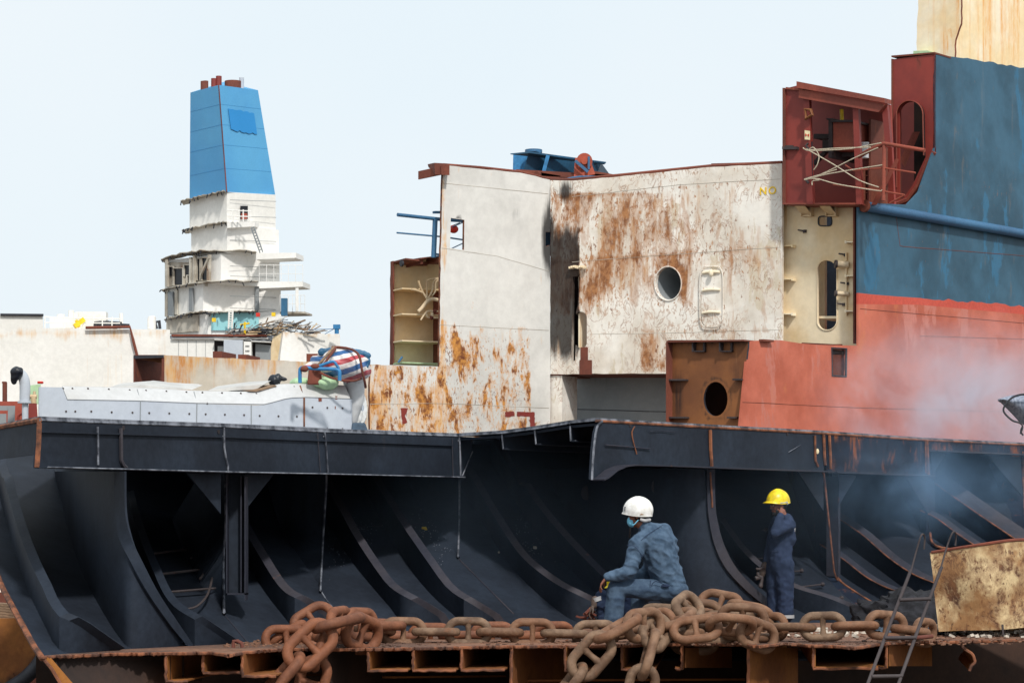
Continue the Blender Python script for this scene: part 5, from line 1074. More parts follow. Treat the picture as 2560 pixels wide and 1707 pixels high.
# L-shaped stiffeners: (x, y0, y1, foot to, depth)
yf = lambda x: H.at(x, 1622).y if False else None
def fy(x):
    for (a, b), (c, d) in zip(front, front[1:]):
        if a <= x <= c: return H.at(x, b + (d - b) * (x - a) / (c - a)).y
    return 23
for x, y0, y1, x2 in ((415, 1636, 1703, 470), (508, 1634, 1682, 604), (606, 1634, 1690, 690), (921, 1624, 1676, 1020), (1033, 1624, 1676, 1140), (1153, 1620, 1675, 1262), (1413, 1616, 1676, 1500), (1555, 1614, 1672, 1640), (1704, 1612, 1672, 1688), (2034, 1615, 1671, 2195), (2215, 1612, 1669, 2192)):
    Y = fy(x) + .02; t = .014 if x < 1400 else .02
    bm = NB(); a, b = P(x, y0, Y), P(x, y1, Y); d = Vector((.45, 5.0, 0)); w_ = Vector((t, 0, 0)); hexa(bm, [a, a + w_, b + w_, b] + [p + d for p in (a, a + w_, b + w_, b)])
    e = P(x2, y1 - 1, Y); sgn = Vector((0, 0, t)); hexa(bm, [b, e, e + sgn, b + sgn] + [p + d for p in (b, e, e + sgn, b + sgn)]); st = obj('stiffener', bm, M['under'], ds)
    bm = NB(); r = random.Random(x); L1 = [a + (b - a) * (k / 8) + Vector((r.uniform(-.006, .006), -.005, 0)) for k in range(9)]; L2 = [b + (e - b) * (k / 8) + Vector((0, -.005, r.uniform(-.006, .006))) for k in range(9)]
    tube(bm, L1 + L2[1:], .014, 6); obj('torn_edge', bm, M['cutr'], st)
for x, m in ((1276, 'under'), (1868, 'under'), (812, 'dark')):     # deep girders reaching below the frame
    Y = fy(x) + .03; bm = NB(); a, b = P(x, 1616, Y), P(x, 2100, Y); d = Vector((1.0, 5.5, 0)); w_ = Vector((.022, 0, 0)); hexa(bm, [a, a + w_, b + w_, b] + [p + d for p in (a, a + w_, b + w_, b)]); st = obj('deep_girder', bm, M[m], ds)
    bm = NB(); r = random.Random(x); tube(bm, [a + (b - a) * (k / 40) + Vector((.01 + r.uniform(-.006, .006), -.005, 0)) for k in range(41)], .017, 6); obj('torn_edge', bm, M['cutr'], st)
# orange lit side plates behind some stiffeners
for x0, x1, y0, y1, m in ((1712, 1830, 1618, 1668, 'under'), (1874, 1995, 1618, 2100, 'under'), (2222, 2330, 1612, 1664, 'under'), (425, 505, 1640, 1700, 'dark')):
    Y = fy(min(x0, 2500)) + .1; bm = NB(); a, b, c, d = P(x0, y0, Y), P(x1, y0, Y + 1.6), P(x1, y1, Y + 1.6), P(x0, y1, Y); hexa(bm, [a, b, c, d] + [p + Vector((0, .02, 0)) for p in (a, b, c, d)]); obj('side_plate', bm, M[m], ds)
# bent bracket at right
bm = NB(); Y = fy(2400) + .02; r = random.Random(4)
A = [P(x, y, Y) for x, y in ((2396, 1604), (2412, 1622), (2430, 1634), (2436, 1648), (2436, 1656), (2428, 1664), (2423, 1676))]; strip(bm, smooth_line(A, 14), [p + Vector((.35, 2.5, 0)) for p in smooth_line(A, 14)], .016); obj('bent_bracket', bm, M['under'], ds)
bm = NB(); tube(bm, [p + Vector((0, -.004, 0)) for p in smooth_line(A, 20)], .016, 6); obj('torn_edge', bm, M['cutr'], ds)
# inner bulkhead and bottom of the double bottom, slanted bow plate at the left
bm = NB(); a, b = P(90, 1640, 25.5), P(2900, 1600, 31.5); a.z = dz - .06; b.z = dz - .06; a2 = a.copy(); b2 = b.copy(); a2.z = b2.z = .6; hexa(bm, [a, b, b2, a2] + [p + Vector((0, .03, 0)) for p in (a, b, b2, a2)]); obj('back_closing_plate', bm, M['dark'], ds)
bm = NB(); quadp = [P(140, 1800, 21.2), P(2900, 1800, 23.6)]; z0 = .9
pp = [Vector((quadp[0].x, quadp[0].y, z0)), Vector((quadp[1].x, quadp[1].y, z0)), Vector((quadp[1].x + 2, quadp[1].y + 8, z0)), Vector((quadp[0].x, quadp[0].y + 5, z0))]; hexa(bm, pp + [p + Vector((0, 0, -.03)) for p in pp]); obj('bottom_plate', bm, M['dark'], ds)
for y, x0, x1 in ((1688, 640, 820), (1692, 960, 1260), (1700, 1285, 1860)):
    bm = NB(); beam(bm, P(x0, y, 24.2), P(x1, y - 3, 25.6), .05, .02); obj('inner_ledge', bm, M['under'], ds)
bm = NB(); Y0 = 21.3
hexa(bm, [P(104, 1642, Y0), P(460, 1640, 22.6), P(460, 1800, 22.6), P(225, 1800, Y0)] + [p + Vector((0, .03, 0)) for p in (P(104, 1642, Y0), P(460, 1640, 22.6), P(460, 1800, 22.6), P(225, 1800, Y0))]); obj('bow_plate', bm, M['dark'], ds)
bm = NB(); hexa(bm, [P(104, 1640, Y0 - .05), P(128, 1644, Y0 - .05), P(262, 1800, Y0 - .05), P(205, 1800, Y0 - .05)] + [P(x, y, Y0) for x, y in ((104, 1640), (128, 1644), (262, 1800), (205, 1800))]); obj('bow_strip', bm, M['under'], ds)
bm = NB(); tube(bm, [P(102, 1638, Y0 - .06), P(130, 1672, Y0 - .06), P(205, 1800, Y0 - .06)], .016, 6); obj('torn_edge', bm, M['cutr'], ds)
bm = NB(); bmesh.ops.create_cone(bm, segments=6, radius1=.001, radius2=.001, depth=.001); bm.clear(); tube(bm, [H.at(583, 1626, .03), H.at(584, 1626, .07) + Vector((0, 0, .02)), H.at(594, 1626, .09) + Vector((0, 0, .0)), H.at(604, 1626, .07), H.at(606, 1626, .03)], .018, 8); obj('lifting_eye', bm, M['browns'], ds, True)
# rust flakes and grit on the deck
bm = NB(); rn = random.Random(8)
for k in range(1500):
    x = rn.uniform(560, 2600); y = rn.uniform(1575, 1612) if x > 1000 else rn.uniform(1600, 1618); s_ = rn.uniform(.006, .03)
    box(bm, H.at(x, y, s_ * .2), (s_ * 1.4, s_, s_ * .4), rn.random() * 3, rn.uniform(-.4, .4))
o = obj('rust_flakes', bm, M['deck']); setp(o, kind='stuff', label='loose rust flakes and grit scattered over the rusty deck slab', category='debris')
bm = NB()
for k in range(230):
    x = rn.choice((rn.uniform(2360, 2600), rn.gauss(2060, 60), rn.uniform(2400, 2600))); y = rn.uniform(1572, 1594); s_ = rn.uniform(.015, .06)
    box(bm, H.at(x, y, s_ * .3), (s_, s_ * .8, s_ * .5), rn.random() * 3, rn.uniform(-.6, .6), rn.uniform(-.5, .5))
o = obj('pale_rubble', bm, M['paper']); setp(o, kind='stuff', label='pale crumbs of insulation lying along the deck edge below the rusty skip', category='debris')
# soot heap
bm = NB(); bmesh.ops.create_icosphere(bm, subdivisions=5, radius=1)
c = H.at(2300, 1572); 
for v in bm.verts:
    q = v.co.copy(); n_v = noise.fractal(q * 2.2, 1.0, 2.0, 5) * .22 + noise.noise(q * 9) * .05
    v.co = Vector((c.x + q.x * (.62 + n_v), c.y + .7 + q.y * .9, c.z + max(-.02, q.z * .42 + n_v * (.5 if q.z > 0 else 0))))
o = obj('soot_heap', bm, M['soil'], None, True, origin=c); setp(o, kind='stuff', label='heap of black sooty rubble behind the leaning ladder', category='rubble')

# ================================================================ anchor chains
d_ = .084; HL = 1.18 * d_; W2 = 1.3 * d_        # bar diameter, half straight, half width of the centreline
def link_mesh(stud=True, fat=1.0):
    bm = NB(); pts = []; r = W2
    for i in range(13): a = -math.pi / 2 + math.pi * i / 12; pts.append(Vector((HL + r * .95 * math.cos(a), r * math.sin(a), 0)))
    for i in range(13): a = math.pi / 2 + math.pi * i / 12; pts.append(Vector((-HL + r * .95 * math.cos(a), r * math.sin(a), 0)))
    tube(bm, pts, d_ / 2 * fat, 14, close=True)
    if stud:
        n = 7; st = [Vector((0, -r + 2 * r * k / (n - 1), 0)) for k in range(n)]
        rr = [d_ * .52, d_ * .40, d_ * .33, d_ * .31, d_ * .33, d_ * .40, d_ * .52]; rings = []
        for p, q in zip(st, rr): rings.append([bm.verts.new(p + Vector((q * math.cos(a * math.pi / 6), 0, q * math.sin(a * math.pi / 6)))) for a in range(12)])
        for A, B in zip(rings, rings[1:]):
            for k in range(12): bm.faces.new((A[k], A[(k + 1) % 12], B[(k + 1) % 12], B[k]))
    for v in bm.verts: v.co += v.co.normalized() * noise.noise(v.co * 14) * .0025
    bmesh.ops.recalc_face_normals(bm, faces=bm.faces); me = bpy.data.meshes.new('link'); bm.to_mesh(me); bm.free()
    me.polygons.foreach_set('use_smooth', [True] * len(me.polygons)); return me
LM = {'chain': link_mesh(), 'chain2': link_mesh(fat=1.0), 'plainlink': link_mesh(False)}
LM['chain'].materials.append(M['chain']); LM['chain2'].materials.append(M['chain2']); LM['plainlink'].materials.append(M['chain'])
PITCH = 2 * (HL + W2 * .95) - d_ * 1.02
def put_link(ch, me, p, dirv, roll, sc_=1.0):
    o = bpy.data.objects.new('link', me); COL.objects.link(o); o.parent = ch
    x = dirv.normalized(); ref = Vector((0, -1, 0)) if abs(x.y) < .9 else Vector((0, 0, 1)); y = ref.cross(x).normalized(); z = x.cross(y)
    q = Matrix((x, y, z)).transposed().to_quaternion() @ Quaternion((1, 0, 0), roll)
    o.location = p - ch.location; o.rotation_mode = 'QUATERNION'; o.rotation_quaternion = q; o.scale = (sc_,) * 3
    return o
def chain(name, label, pts, me, par=None, r0=0, seed=0, jit=.12, sc_=1.0, roll=(0, 1.45)):
    L = [Vector(p) for p in pts]; dense = smooth_line(L, 400); ch = par or thing(name, label, 'chain', Vector((L[0].x, L[0].y, dz)), 'anchor chains on the deck edge')
    r = random.Random(seed); cen = []; cur = 0; cen.append(dense[0].copy())
    for i in range(1, 400):
        if (dense[i] - cen[-1]).length >= PITCH * sc_: cen.append(dense[i].copy())
    for k, p in enumerate(cen):
        a = cen[max(k - 1, 0)]; b = cen[min(k + 1, len(cen) - 1)]
        put_link(ch, LM[me], p, b - a, roll[(k + r0) % 2] + r.uniform(-jit, jit), sc_)
    return ch
def C(px, py, Y): return P(px, py, Y)
# long run along the deck (left of the sitting man)
run = [C(930, 1577, 24.0), C(1000, 1579, 24.1), C(1131, 1579, 24.1), C(1285, 1581, 24.2), C(1440, 1584, 24.2), C(1520, 1586, 24.3), C(1600, 1574, 24.2), C(1668, 1548, 24.0)]
chain('anchor_chain', 'long run of studded anchor chain along the deck edge, left of the seated man', run, 'chain', seed=1, r0=1)
# second strand lying flat behind it
chain('anchor_chain', 'second strand of rusty chain lying flat on the deck behind the long studded run', [C(1000, 1588, 24.9), C(1100, 1590, 25.0), C(1250, 1588, 25.0), C(1400, 1586, 25.2)], 'chain2', seed=2, roll=(1.5, .3))
# left knot and hanging strands
kn = chain('anchor_chain', 'tangled knot of red-rusty anchor chain hanging over the left deck edge', [C(958, 1560, 24.0), C(900, 1560, 23.7), C(850, 1558, 23.4), C(815, 1590, 22.8), C(795, 1650, 22.7), C(770, 1740, 22.7)], 'chain2', seed=5, jit=.3, r0=1, sc_=1.12)
chain('', '', [C(905, 1582, 23.0), C(850, 1556, 22.7), C(795, 1590, 22.5), C(750, 1645, 22.4), C(705, 1690, 22.4), C(680, 1760, 22.4)], 'chain2', par=kn, seed=6, jit=.3, r0=0, sc_=1.22)
chain('', '', [C(715, 1590, 24.0), C(728, 1558, 24.0), C(760, 1548, 24.1), C(815, 1552, 24.2), C(850, 1545, 24.0)], 'chain2', par=kn, seed=7, jit=.5, r0=1, sc_=1.05)
chain('', '', [C(716, 1600, 23.8), C(750, 1592, 23.7), C(790, 1600, 23.9), C(860, 1598, 24.0), C(925, 1600, 23.9)], 'chain2', par=kn, seed=8, jit=.5, sc_=1.05)
# right heap with two strands hanging over the edge
hp = chain('anchor_chain', 'large heap of grey-brown anchor chain beside the seated man, strands hanging down', [C(1720, 1520, 24.3), C(1690, 1545, 24.0), C(1640, 1580, 23.7), C(1620, 1640, 23.4), C(1600, 1730, 23.4)], 'chain', seed=9, jit=.3, r0=0, sc_=1.14, roll=(.1, 1.3))
chain('', '', [C(1610, 1562, 23.6), C(1560, 1560, 23.4), C(1512, 1600, 23.3), C(1470, 1650, 23.3), C(1415, 1720, 23.3)], 'chain', par=hp, seed=10, jit=.15, r0=0, sc_=1.14)
chain('', '', [C(1700, 1590, 24.2), C(1760, 1575, 24.1), C(1820, 1580, 24.0), C(1880, 1590, 24.1), C(1915, 1578, 24.4)], 'chain', par=hp, seed=12, jit=.5, r0=1, sc_=1.08)
chain('', '', [C(1690, 1552, 24.5), C(1750, 1545, 24.4), C(1800, 1542, 24.3), C(1862, 1548, 24.3), C(1900, 1570, 24.3)], 'chain', par=hp, seed=13, jit=.5, r0=0, sc_=1.08)
chain('', '', [C(1665, 1530, 24.8), C(1720, 1518, 24.7), C(1770, 1545, 24.8), C(1850, 1530, 24.7)], 'chain', par=hp, seed=14, jit=.4, r0=1, sc_=1.05)
chain('', '', [C(1650, 1600, 24.6), C(1720, 1597, 24.6), C(1800, 1597, 24.6), C(1900, 1597, 24.6)], 'chain', par=hp, seed=15, jit=.2, r0=1, sc_=1.1)
# run to the right in front of the standing man
chain('anchor_chain', 'studded anchor chain running right across the deck before the standing man', [C(1925, 1566, 24.6), C(1975, 1568, 24.4), C(2032, 1565, 24.2), C(2110, 1567, 24.2), C(2190, 1560, 24.2), C(2275, 1575, 24.4), C(2325, 1582, 24.8)], 'chain', seed=16, r0=0, sc_=1.0, jit=.08)

# ================================================================ ladder, skip, rag
ld = thing('leaning_ladder', 'rusty steel ladder with hooked tops leaning over the deck edge in front of the skip', 'ladder', P(2240, 1760, 22.6))
def rail(pts):
    bm = NB(); tube(bm, smooth_line([P(*p) for p in pts], 24), .017, 8); return obj('stile', bm, M['ladder'], ld, True)
rail([(2165, 1720, 22.4), (2225, 1560, 23.0), (2277, 1425, 23.5)]); rail([(2242, 1720, 22.4), (2300, 1560, 23.0), (2354, 1417, 23.5)])
for pts in ([(2276, 1432, 23.5), (2290, 1380, 23.6), (2302, 1340, 23.6), (2308, 1335, 23.65), (2312, 1344, 23.7), (2310, 1372, 23.7)], [(2352, 1420, 23.5), (2366, 1370, 23.6), (2380, 1333, 23.6), (2388, 1330, 23.65), (2390, 1345, 23.7), (2388, 1364, 23.7)]):
    bm = NB(); tube(bm, smooth_line([P(*p) for p in pts], 24), .009, 6); obj('hook', bm, M['ladder'], ld, True)
for a, b in (((2250, 1499, 23.2), (2326, 1496, 23.2)), ((2212, 1594, 22.85), (2290, 1593, 22.85)), ((2180, 1690, 22.5), (2256, 1689, 22.5))):
    bm = NB(); tube(bm, [P(*a), P(*b)], .019, 8); obj('rung', bm, M['ladder'], ld, True)
sk = thing('rusty_skip', 'battered rusty cream steel skip standing at the right end of the deck', 'skip', H.at(2460, 1578))
bm = NB(); Yk = 25.6
TL, TR, BL, BR = P(2330, 1380, Yk), P(2660, 1352, Yk + .1), P(2352, 1578, Yk), P(2640, 1560, Yk + .1)
n = 20; rows = []
for j in range(n + 1):
    t = j / n; row = []
    for i in range(n + 1):
        s = i / n; p = TL.lerp(TR, s).lerp(BL.lerp(BR, s), t); p.y += -.35 * math.sin(math.pi * min(1, s * 1.1)) * (1 - .3 * t) + noise.noise(p * 2.5) * .05; p.z += noise.noise(p * 1.7) * .02 + (.05 * math.sin(s * 3) if t < .05 else 0)
        row.append(p)
    rows.append(row)
def grid_mesh(rows, bm):
    V = [[bm.verts.new(p) for p in r] for r in rows]
    for a, b in zip(V, V[1:]):
        for i in range(len(a) - 1): bm.faces.new((a[i], a[i + 1], b[i + 1], b[i]))
sheet(bm, rows, .02); obj('front_panel', bm, M['bin'], sk, True)
bm = NB(); side = [[p.lerp(p + Vector((.45, 1.3, 0)), k / 6) for k in range(7)] for j, p in enumerate([r[0] for r in rows])]; sheet(bm, side, .02); obj('side_panel', bm, M['bin'], sk, True)
bm = NB(); side = [[p.lerp(p + Vector((0, 1.3, 0)), k / 6) for k in range(7)] for p in [r[-1] for r in rows]]; sheet(bm, side, .02); obj('side_panel', bm, M['bin'], sk, True)
bm = NB(); bk = [[p + Vector((.55, 1.4, -.12)) for p in (r[0], r[10], r[-1])] for r in (rows[0], rows[-1])]; sheet(bm, bk, .02); obj('back_panel', bm, M['bin'], sk)
bm = NB(); grid_mesh([[rows[-1][0] + Vector((0, 0, .02)), rows[-1][-1] + Vector((0, 0, .02))], [rows[-1][0] + Vector((0, 1.4, .02)), rows[-1][-1] + Vector((0, 1.4, .02))]], bm); obj('bottom_panel', bm, M['bin'], sk)
bm = NB(); tube(bm, rows[0], .016, 6); obj('rim', bm, M['browns'], sk, True)
bm = NB(); tube(bm, [P(2508, 1587, 24.6), P(2506, 1560, 24.6)], .012, 5); pg = obj('peg', bm, M['ladder'], None, origin=P(2508, 1587, 24.6)); setp(pg, label='small upright steel peg on the deck edge in front of the skip', category='peg')
# rag
bm = NB(); rows = []
for j in range(12):
    r = []
    for i in range(40):
        x = 2178 + i * 5.6; y = 1586 - j * 1.0 - (3 if i < 4 else 0); p = H.at(x, y, 0); q = Vector((i * .35, j * .5, 0)); p.z += .015 + .05 * abs(noise.noise(q)) + .045 * max(0, noise.noise(q * 2.1 + Vector((5, 5, 5)))); p.x += noise.noise(q + Vector((9, 0, 0))) * .04
        if i > 26: p.z -= .02
        r.append(p)
    rows.append(r)
sheet(bm, rows, .008); o = obj('rag', bm, M['cloth'], None, True, origin=H.at(2290, 1582)); setp(o, label='crumpled grey-blue rag lying at the foot of the ladder', category='rag')
bm = NB(); tube(bm, smooth_line([P(*q) for q in ((2210, 1592, 23.9), (2270, 1594, 23.8), (2330, 1590, 24.0))], 8), .022, 8); o = obj('steel_rod', bm, M['browns'], None, True, origin=P(2210, 1592, 23.9)); setp(o, label='short rusty rod lying on the deck edge behind the ladder stiles', category='rod')
# rusted hull fragment and planks seen below the left cut edge
fg = thing('rusted_hull_fragment', 'orange-rusted curved hull plate with dark lower rim at the bottom left corner', 'ship section', P(-20, 1900, 31))
plate('plate', VPl(-100, 31, 200, 31), [(-100, 1548), (40, 1545), (85, 1600), (100, 1640), (86, 1662), (52, 1700), (0, 1730), (-100, 1750)], M['under'], fg, t=.3, grid=12, mask=lambda x, y: (.1, .5 * max(0, 1 - abs(math.hypot(x + 60, y - 1500) - 215) / 30), .1))
bm = NB(); tube(bm, smooth_line([P(x, y, 30.9) for x, y in ((110, 1636), (92, 1664), (55, 1700), (0, 1732))], 14), .09, 8); obj('rim', bm, M['darksteel'], fg, True)
bm = NB()
for k in range(6): beam(bm, P(-40, 1506 + k * 7, 31.5), P(36 + k * 3, 1512 + k * 7, 31.2), .1, .035)
o = obj('plank_stack', bm, M['wood'], None, origin=P(0, 1545, 31.5)); setp(o, label='weathered planks stacked on the orange hull fragment at bottom left', category='planks')
bm = NB(); sheet(bm, [[P(-100, 1480, 33), P(160, 1480, 33)], [P(-100, 1800, 33), P(160, 1800, 33)]], .1); obj('back_plate', bm, M['browns'], fg)

chain('', '', [C(1740, 1572, 23.7), C(1790, 1560, 23.7), C(1850, 1566, 23.7), C(1900, 1590, 23.9)], 'chain', par=hp, seed=31, jit=.7, r0=0, sc_=1.08)
chain('', '', [C(1800, 1510, 24.9), C(1850, 1512, 24.8), C(1895, 1540, 24.7), C(1915, 1575, 24.6)], 'chain', par=hp, seed=32, jit=.5, r0=0, sc_=1.05)

# ================================================================ people
def hand(bm, wrist, fwd, palmn, side, L=.19, curl=.5, curls=None, thumb=True):
    """palm and five fingers; fwd = towards the fingers, palmn = direction the palm faces, side = towards the thumb"""
    f = fwd.normalized(); s = (side - f * side.dot(f)).normalized(); pn = (palmn - f * palmn.dot(f) - s * palmn.dot(s)).normalized(); k = L / .19
    base = wrist + f * .045 * k
    for a in (-.028, -.010, .010, .028): cap(bm, wrist + f * .01 + s * a * .6 * k, .017 * k, wrist + f * .092 * k + s * a * k, .0125 * k, 10)
    lens = (.072, .082, .078, .062)
    for i, a in enumerate((.030, .010, -.010, -.029)):
        p = wrist + f * .095 * k + s * a * k; an = 0; ll = lens[i] * k; c_ = (curls[i] if curls else curl)
        d = (f + s * a * 2).normalized()
        for j, fr_ in enumerate((.45, .32, .23)):
            an += c_ * (1, 1.1, .7)[j]; dd_ = d * math.cos(an) + pn * math.sin(an); q = p + dd_ * ll * fr_; cap(bm, p, (.0095 - j * .0008) * k, q, (.0088 - j * .0008) * k, 8); p = q
    if thumb:
        p = wrist + f * .035 * k + s * .026 * k; d = (f * .55 + s * .65 + pn * .4).normalized(); q = p + d * .042 * k; cap(bm, p, .0125 * k, q, .0105 * k, 8); d2 = (f * .85 + s * .2 + pn * .4).normalized(); cap(bm, q, .0105 * k, q + d2 * .032 * k, .0088 * k, 8)
def helmet(c, fwd, a, b, h, mat, par, brim=.03, low=.35, tilt=0, vents=None):
    f = fwd.normalized(); u0 = Vector((0, 0, 1)); s = f.cross(u0).normalized(); u = s.cross(f); R = Matrix.Rotation(tilt, 3, s); f = R @ f; u = R @ u
    bm = NB(); rows = []; nA, nR = 40, 16
    for j in range(nR + 1):
        row = []
        for i in range(nA):
            th = 2 * math.pi * i / nA; ct = math.cos(th); drop = -low * (.25 + .75 * ((1 - ct) / 2) ** 1.0) - .12 * math.sin(th) ** 2
            el = math.pi / 2 + (drop - math.pi / 2) * (j / nR); rr = math.cos(el); zz = math.sin(el)
            p = f * ct * a * rr + s * math.sin(th) * b * rr + u * h * zz
            if abs(math.sin(th)) < .12 and j < nR * .8: p += u * .003
            if j == nR: p += (f * ct * 1.0 + s * math.sin(th) * .4) * (brim if ct > 0 else .006) * (max(0, ct) ** 1.5 if ct > 0 else 1) - u * .006
            row.append(c + p)
        rows.append(row)
    V = [[bm.verts.new(p) for p in r] for r in rows[1:]]; topv = bm.verts.new(rows[0][0])
    for i in range(nA): bm.faces.new((topv, V[0][i], V[0][(i + 1) % nA]))
    for A, B in zip(V, V[1:]):
        for i in range(nA): bm.faces.new((A[i], B[i], B[(i + 1) % nA], A[(i + 1) % nA]))
    bmesh.ops.recalc_face_normals(bm, faces=bm.faces); bmesh.ops.solidify(bm, geom=bm.faces[:], thickness=-.004)
    o = obj('helmet', bm, mat, par, True)
    return o, f, s, u
def wrinkle(scale, amp, dirv=Vector((0, 0, 1)), k=3.0):
    def fn(co):
        q = co - dirv * co.dot(dirv) + dirv * co.dot(dirv) * k
        q = q + Vector((noise.noise(co * 2.5), noise.noise(co * 2.5 + Vector((4, 0, 0))), noise.noise(co * 2.5 + Vector((0, 9, 0))))) * .10
        r = 1 - abs(noise.noise(q * scale)) * 3.2; a = abs(noise.noise(q * scale * 1.9 + Vector((7, 3, 1))))
        return amp * (max(-.6, r) * .6 + (1 - 3.5 * min(a, .4)) * .55 - .3)
    return fn
def head(bm, c, f, up, R=1.0):
    """skull, jaw, nose, brow, lips, ears"""
    f = f.normalized(); s = f.cross(up).normalized(); u = s.cross(f)
    rot = Matrix((f, -s, u)).transposed().to_quaternion()
    ball(bm, c + u * .03 * R, (.098 * R, .076 * R, .095 * R), rot, 20); ball(bm, c - u * .04 * R + f * .03 * R, (.062 * R, .056 * R, .075 * R), rot, 18)
    ball(bm, c - u * .088 * R + f * .062 * R, (.026 * R, .028 * R, .022 * R), rot)                     # chin
    cap(bm, c + f * .090 * R + u * .018 * R, .010 * R, c + f * .112 * R - u * .018 * R, .014 * R, 10)      # nose
    for k in (-1, 1):
        ball(bm, c + f * .104 * R - u * .022 * R + s * k * .013 * R, .010 * R, None, 10)
        ball(bm, c + f * .082 * R + u * .030 * R + s * k * .030 * R, (.016 * R, .026 * R, .010 * R), rot, 12)    # brow
        ball(bm, c + f * .070 * R - u * .022 * R + s * k * .042 * R, (.024 * R, .018 * R, .024 * R), rot, 12)    # cheek
        ball(bm, c - f * .010 * R - u * .006 * R + s * k * .080 * R, (.018 * R, .009 * R, .032 * R), rot, 12)    # ear
    ball(bm, c + f * .089 * R - u * .048 * R, (.012 * R, .024 * R, .006 * R), rot, 12); ball(bm, c + f * .087 * R - u * .060 * R, (.012 * R, .022 * R, .007 * R), rot, 12)
    return f, s, u
# ---------------------------------------------------------------- seated man
Y0 = 25.5
def S5(u, v, dy=0): return P(1460 + u / 3.5625, 1200 + v / 3.5625, Y0 + dy)
m1 = thing('person', 'man in white helmet and faded blue work clothes seated on the chain heap, back turned', 'person', S5(560, 1370, .1), 'workers on the wreck')
fw = Vector((-.93, .37, 0)).normalized()
hc = S5(478, 318, 0); body = NB()
f_, s_, u_ = head(body, hc, Vector((-.95, .30, -.22)), Vector((-.1, 0, 1)), .98)
cap(body, S5(500, 380), .058, S5(570, 440, .0), .07)                    # neck
cap(body, S5(590, 500), .12, S5(700, 720), .12); cap(body, S5(700, 720), .12, S5(780, 930), .12)
cap(body, S5(590, 480), .09, S5(480, 560, -.14), .06); cap(body, S5(600, 470), .09, S5(690, 470, .18), .06)
nw = S5(198, 868, -.20); ne = S5(405, 815, -.22); cap(body, S5(480, 560, -.16), .05, ne, .042); cap(body, ne, .042, nw, .027)
fwst = S5(425, 862, .18); fe = S5(560, 840, .26); cap(body, S5(690, 470, .18), .05, fe, .042); cap(body, fe, .042, fwst, .027)
hand(body, nw, S5(145, 940, -.21) - nw, Vector((.8, .6, -.1)), Vector((.3, .9, .2)), .185, curls=(.25, .35, .42, .5))
hand(body, fwst, S5(330, 880, .1) - fwst, Vector((0, .2, -1)), Vector((.2, -.9, .2)), .18, curl=.35)
cap(body, S5(770, 985, .03), .075, S5(290, 955, -.1), .06); cap(body, S5(290, 950, -.1), .055, S5(262, 1290, -.08), .04)
cap(body, S5(760, 960, .2), .09, S5(500, 985, .3), .06); cap(body, S5(500, 985, .3), .055, S5(500, 1290, .3), .04)
cap(body, S5(262, 1300, -.08), .042, S5(200, 1330, -.09), .035); cap(body, S5(500, 1300, .3), .042, S5(440, 1330, .3), .035)
remesh('body', body, .0055, M['skin'], m1, 1)
# jacket
j = NB()
cap(j, S5(570, 470), .105, S5(640, 600), .185); cap(j, S5(640, 580), .185, S5(705, 760, .02), .178); cap(j, S5(705, 760, .02), .178, S5(765, 905, .03), .165)
ball(j, S5(780, 930, .03), (.155, .17, .12)); cap(j, S5(655, 470, .08), .105, S5(720, 620, .08), .15); ball(j, S5(690, 450, .12), (.11, .1, .09))
cap(j, S5(560, 440), .08, S5(535, 420), .072)                          # collar
cap(j, S5(585, 450, .02), .095, S5(690, 455, .1), .10); cap(j, S5(690, 455, .1), .1, S5(725, 560, .08), .13)
cap(j, S5(600, 480), .12, S5(478, 575, -.15), .098); cap(j, S5(478, 575, -.15), .094, ne + Vector((.0, 0, .0)), .078)
cap(j, ne, .08, S5(300, 845, -.21), .062); cap(j, S5(300, 845, -.21), .06, S5(212, 862, -.20), .05)
cap(j, S5(690, 465, .15), .1, fe, .075); cap(j, fe, .075, S5(450, 860, .2), .052)
remesh('jacket', j, .009, M['denim'], m1, 5, wrinkle(4.2, .017, Vector((.55, .2, .8)).normalized(), 2.0), post=3)
# trousers
t = NB()
ball(t, S5(790, 970, .04), (.17, .19, .115)); cap(t, S5(790, 985, .0), .125, S5(285, 955, -.1), .094); cap(t, S5(285, 955, -.1), .094, S5(275, 1100, -.1), .098); cap(t, S5(275, 1100, -.1), .1, S5(255, 1290, -.08), .098)
cap(t, S5(780, 985, .16), .12, S5(500, 990, .3), .09); cap(t, S5(500, 990, .3), .09, S5(490, 1290, .3), .095)
remesh('trousers', t, .009, M['denimt'], m1, 5, wrinkle(5.5, .010, Vector((.9, 0, -.3)).normalized(), .6), post=3)
# seams, pocket, belt fold
bm = NB()
def onj(pts, r=.003, out=-.01): return smooth_line([S5(u, v, dy) for u, v, dy in pts], 24)
tube(bm, onj([(380, 580, -.262), (450, 590, -.272), (525, 680, -.235)]), .003, 5); tube(bm, onj([(485, 560, -.232), (560, 490, -.20), (700, 400, -.03)]), .003, 5)
obj('jacket_seam', bm, M['navy'], m1)
bm = NB(); ball(bm, S5(725, 940, -.155), (.045, .012, .02)); tube(bm, onj([(590, 890, -.165), (595, 940, -.165), (640, 900, -.17), (760, 950, -.16)]), .004, 5); obj('pocket', bm, M['navy'], m1, True)
hl, hf, hs_, hu = helmet(S5(482, 268), Vector((-.95, .30, 0)), .158, .125, .142, M['helw'], m1, brim=.02, low=.5, tilt=-.06)
bm = NB(); q = S5(512, 298, -.122); hexa(bm, [q + Vector((-.018, 0, -.012)), q + Vector((.022, .01, -.012)), q + Vector((.022, .012, .024)), q + Vector((.014, .012, .022))] + [p + Vector((0, -.012, 0)) for p in (q + Vector((-.018, 0, -.012)), q + Vector((.022, .01, -.012)), q + Vector((.022, .012, .024)), q + Vector((.014, .012, .022)))]); obj('vent', bm, M['wood'], hl)
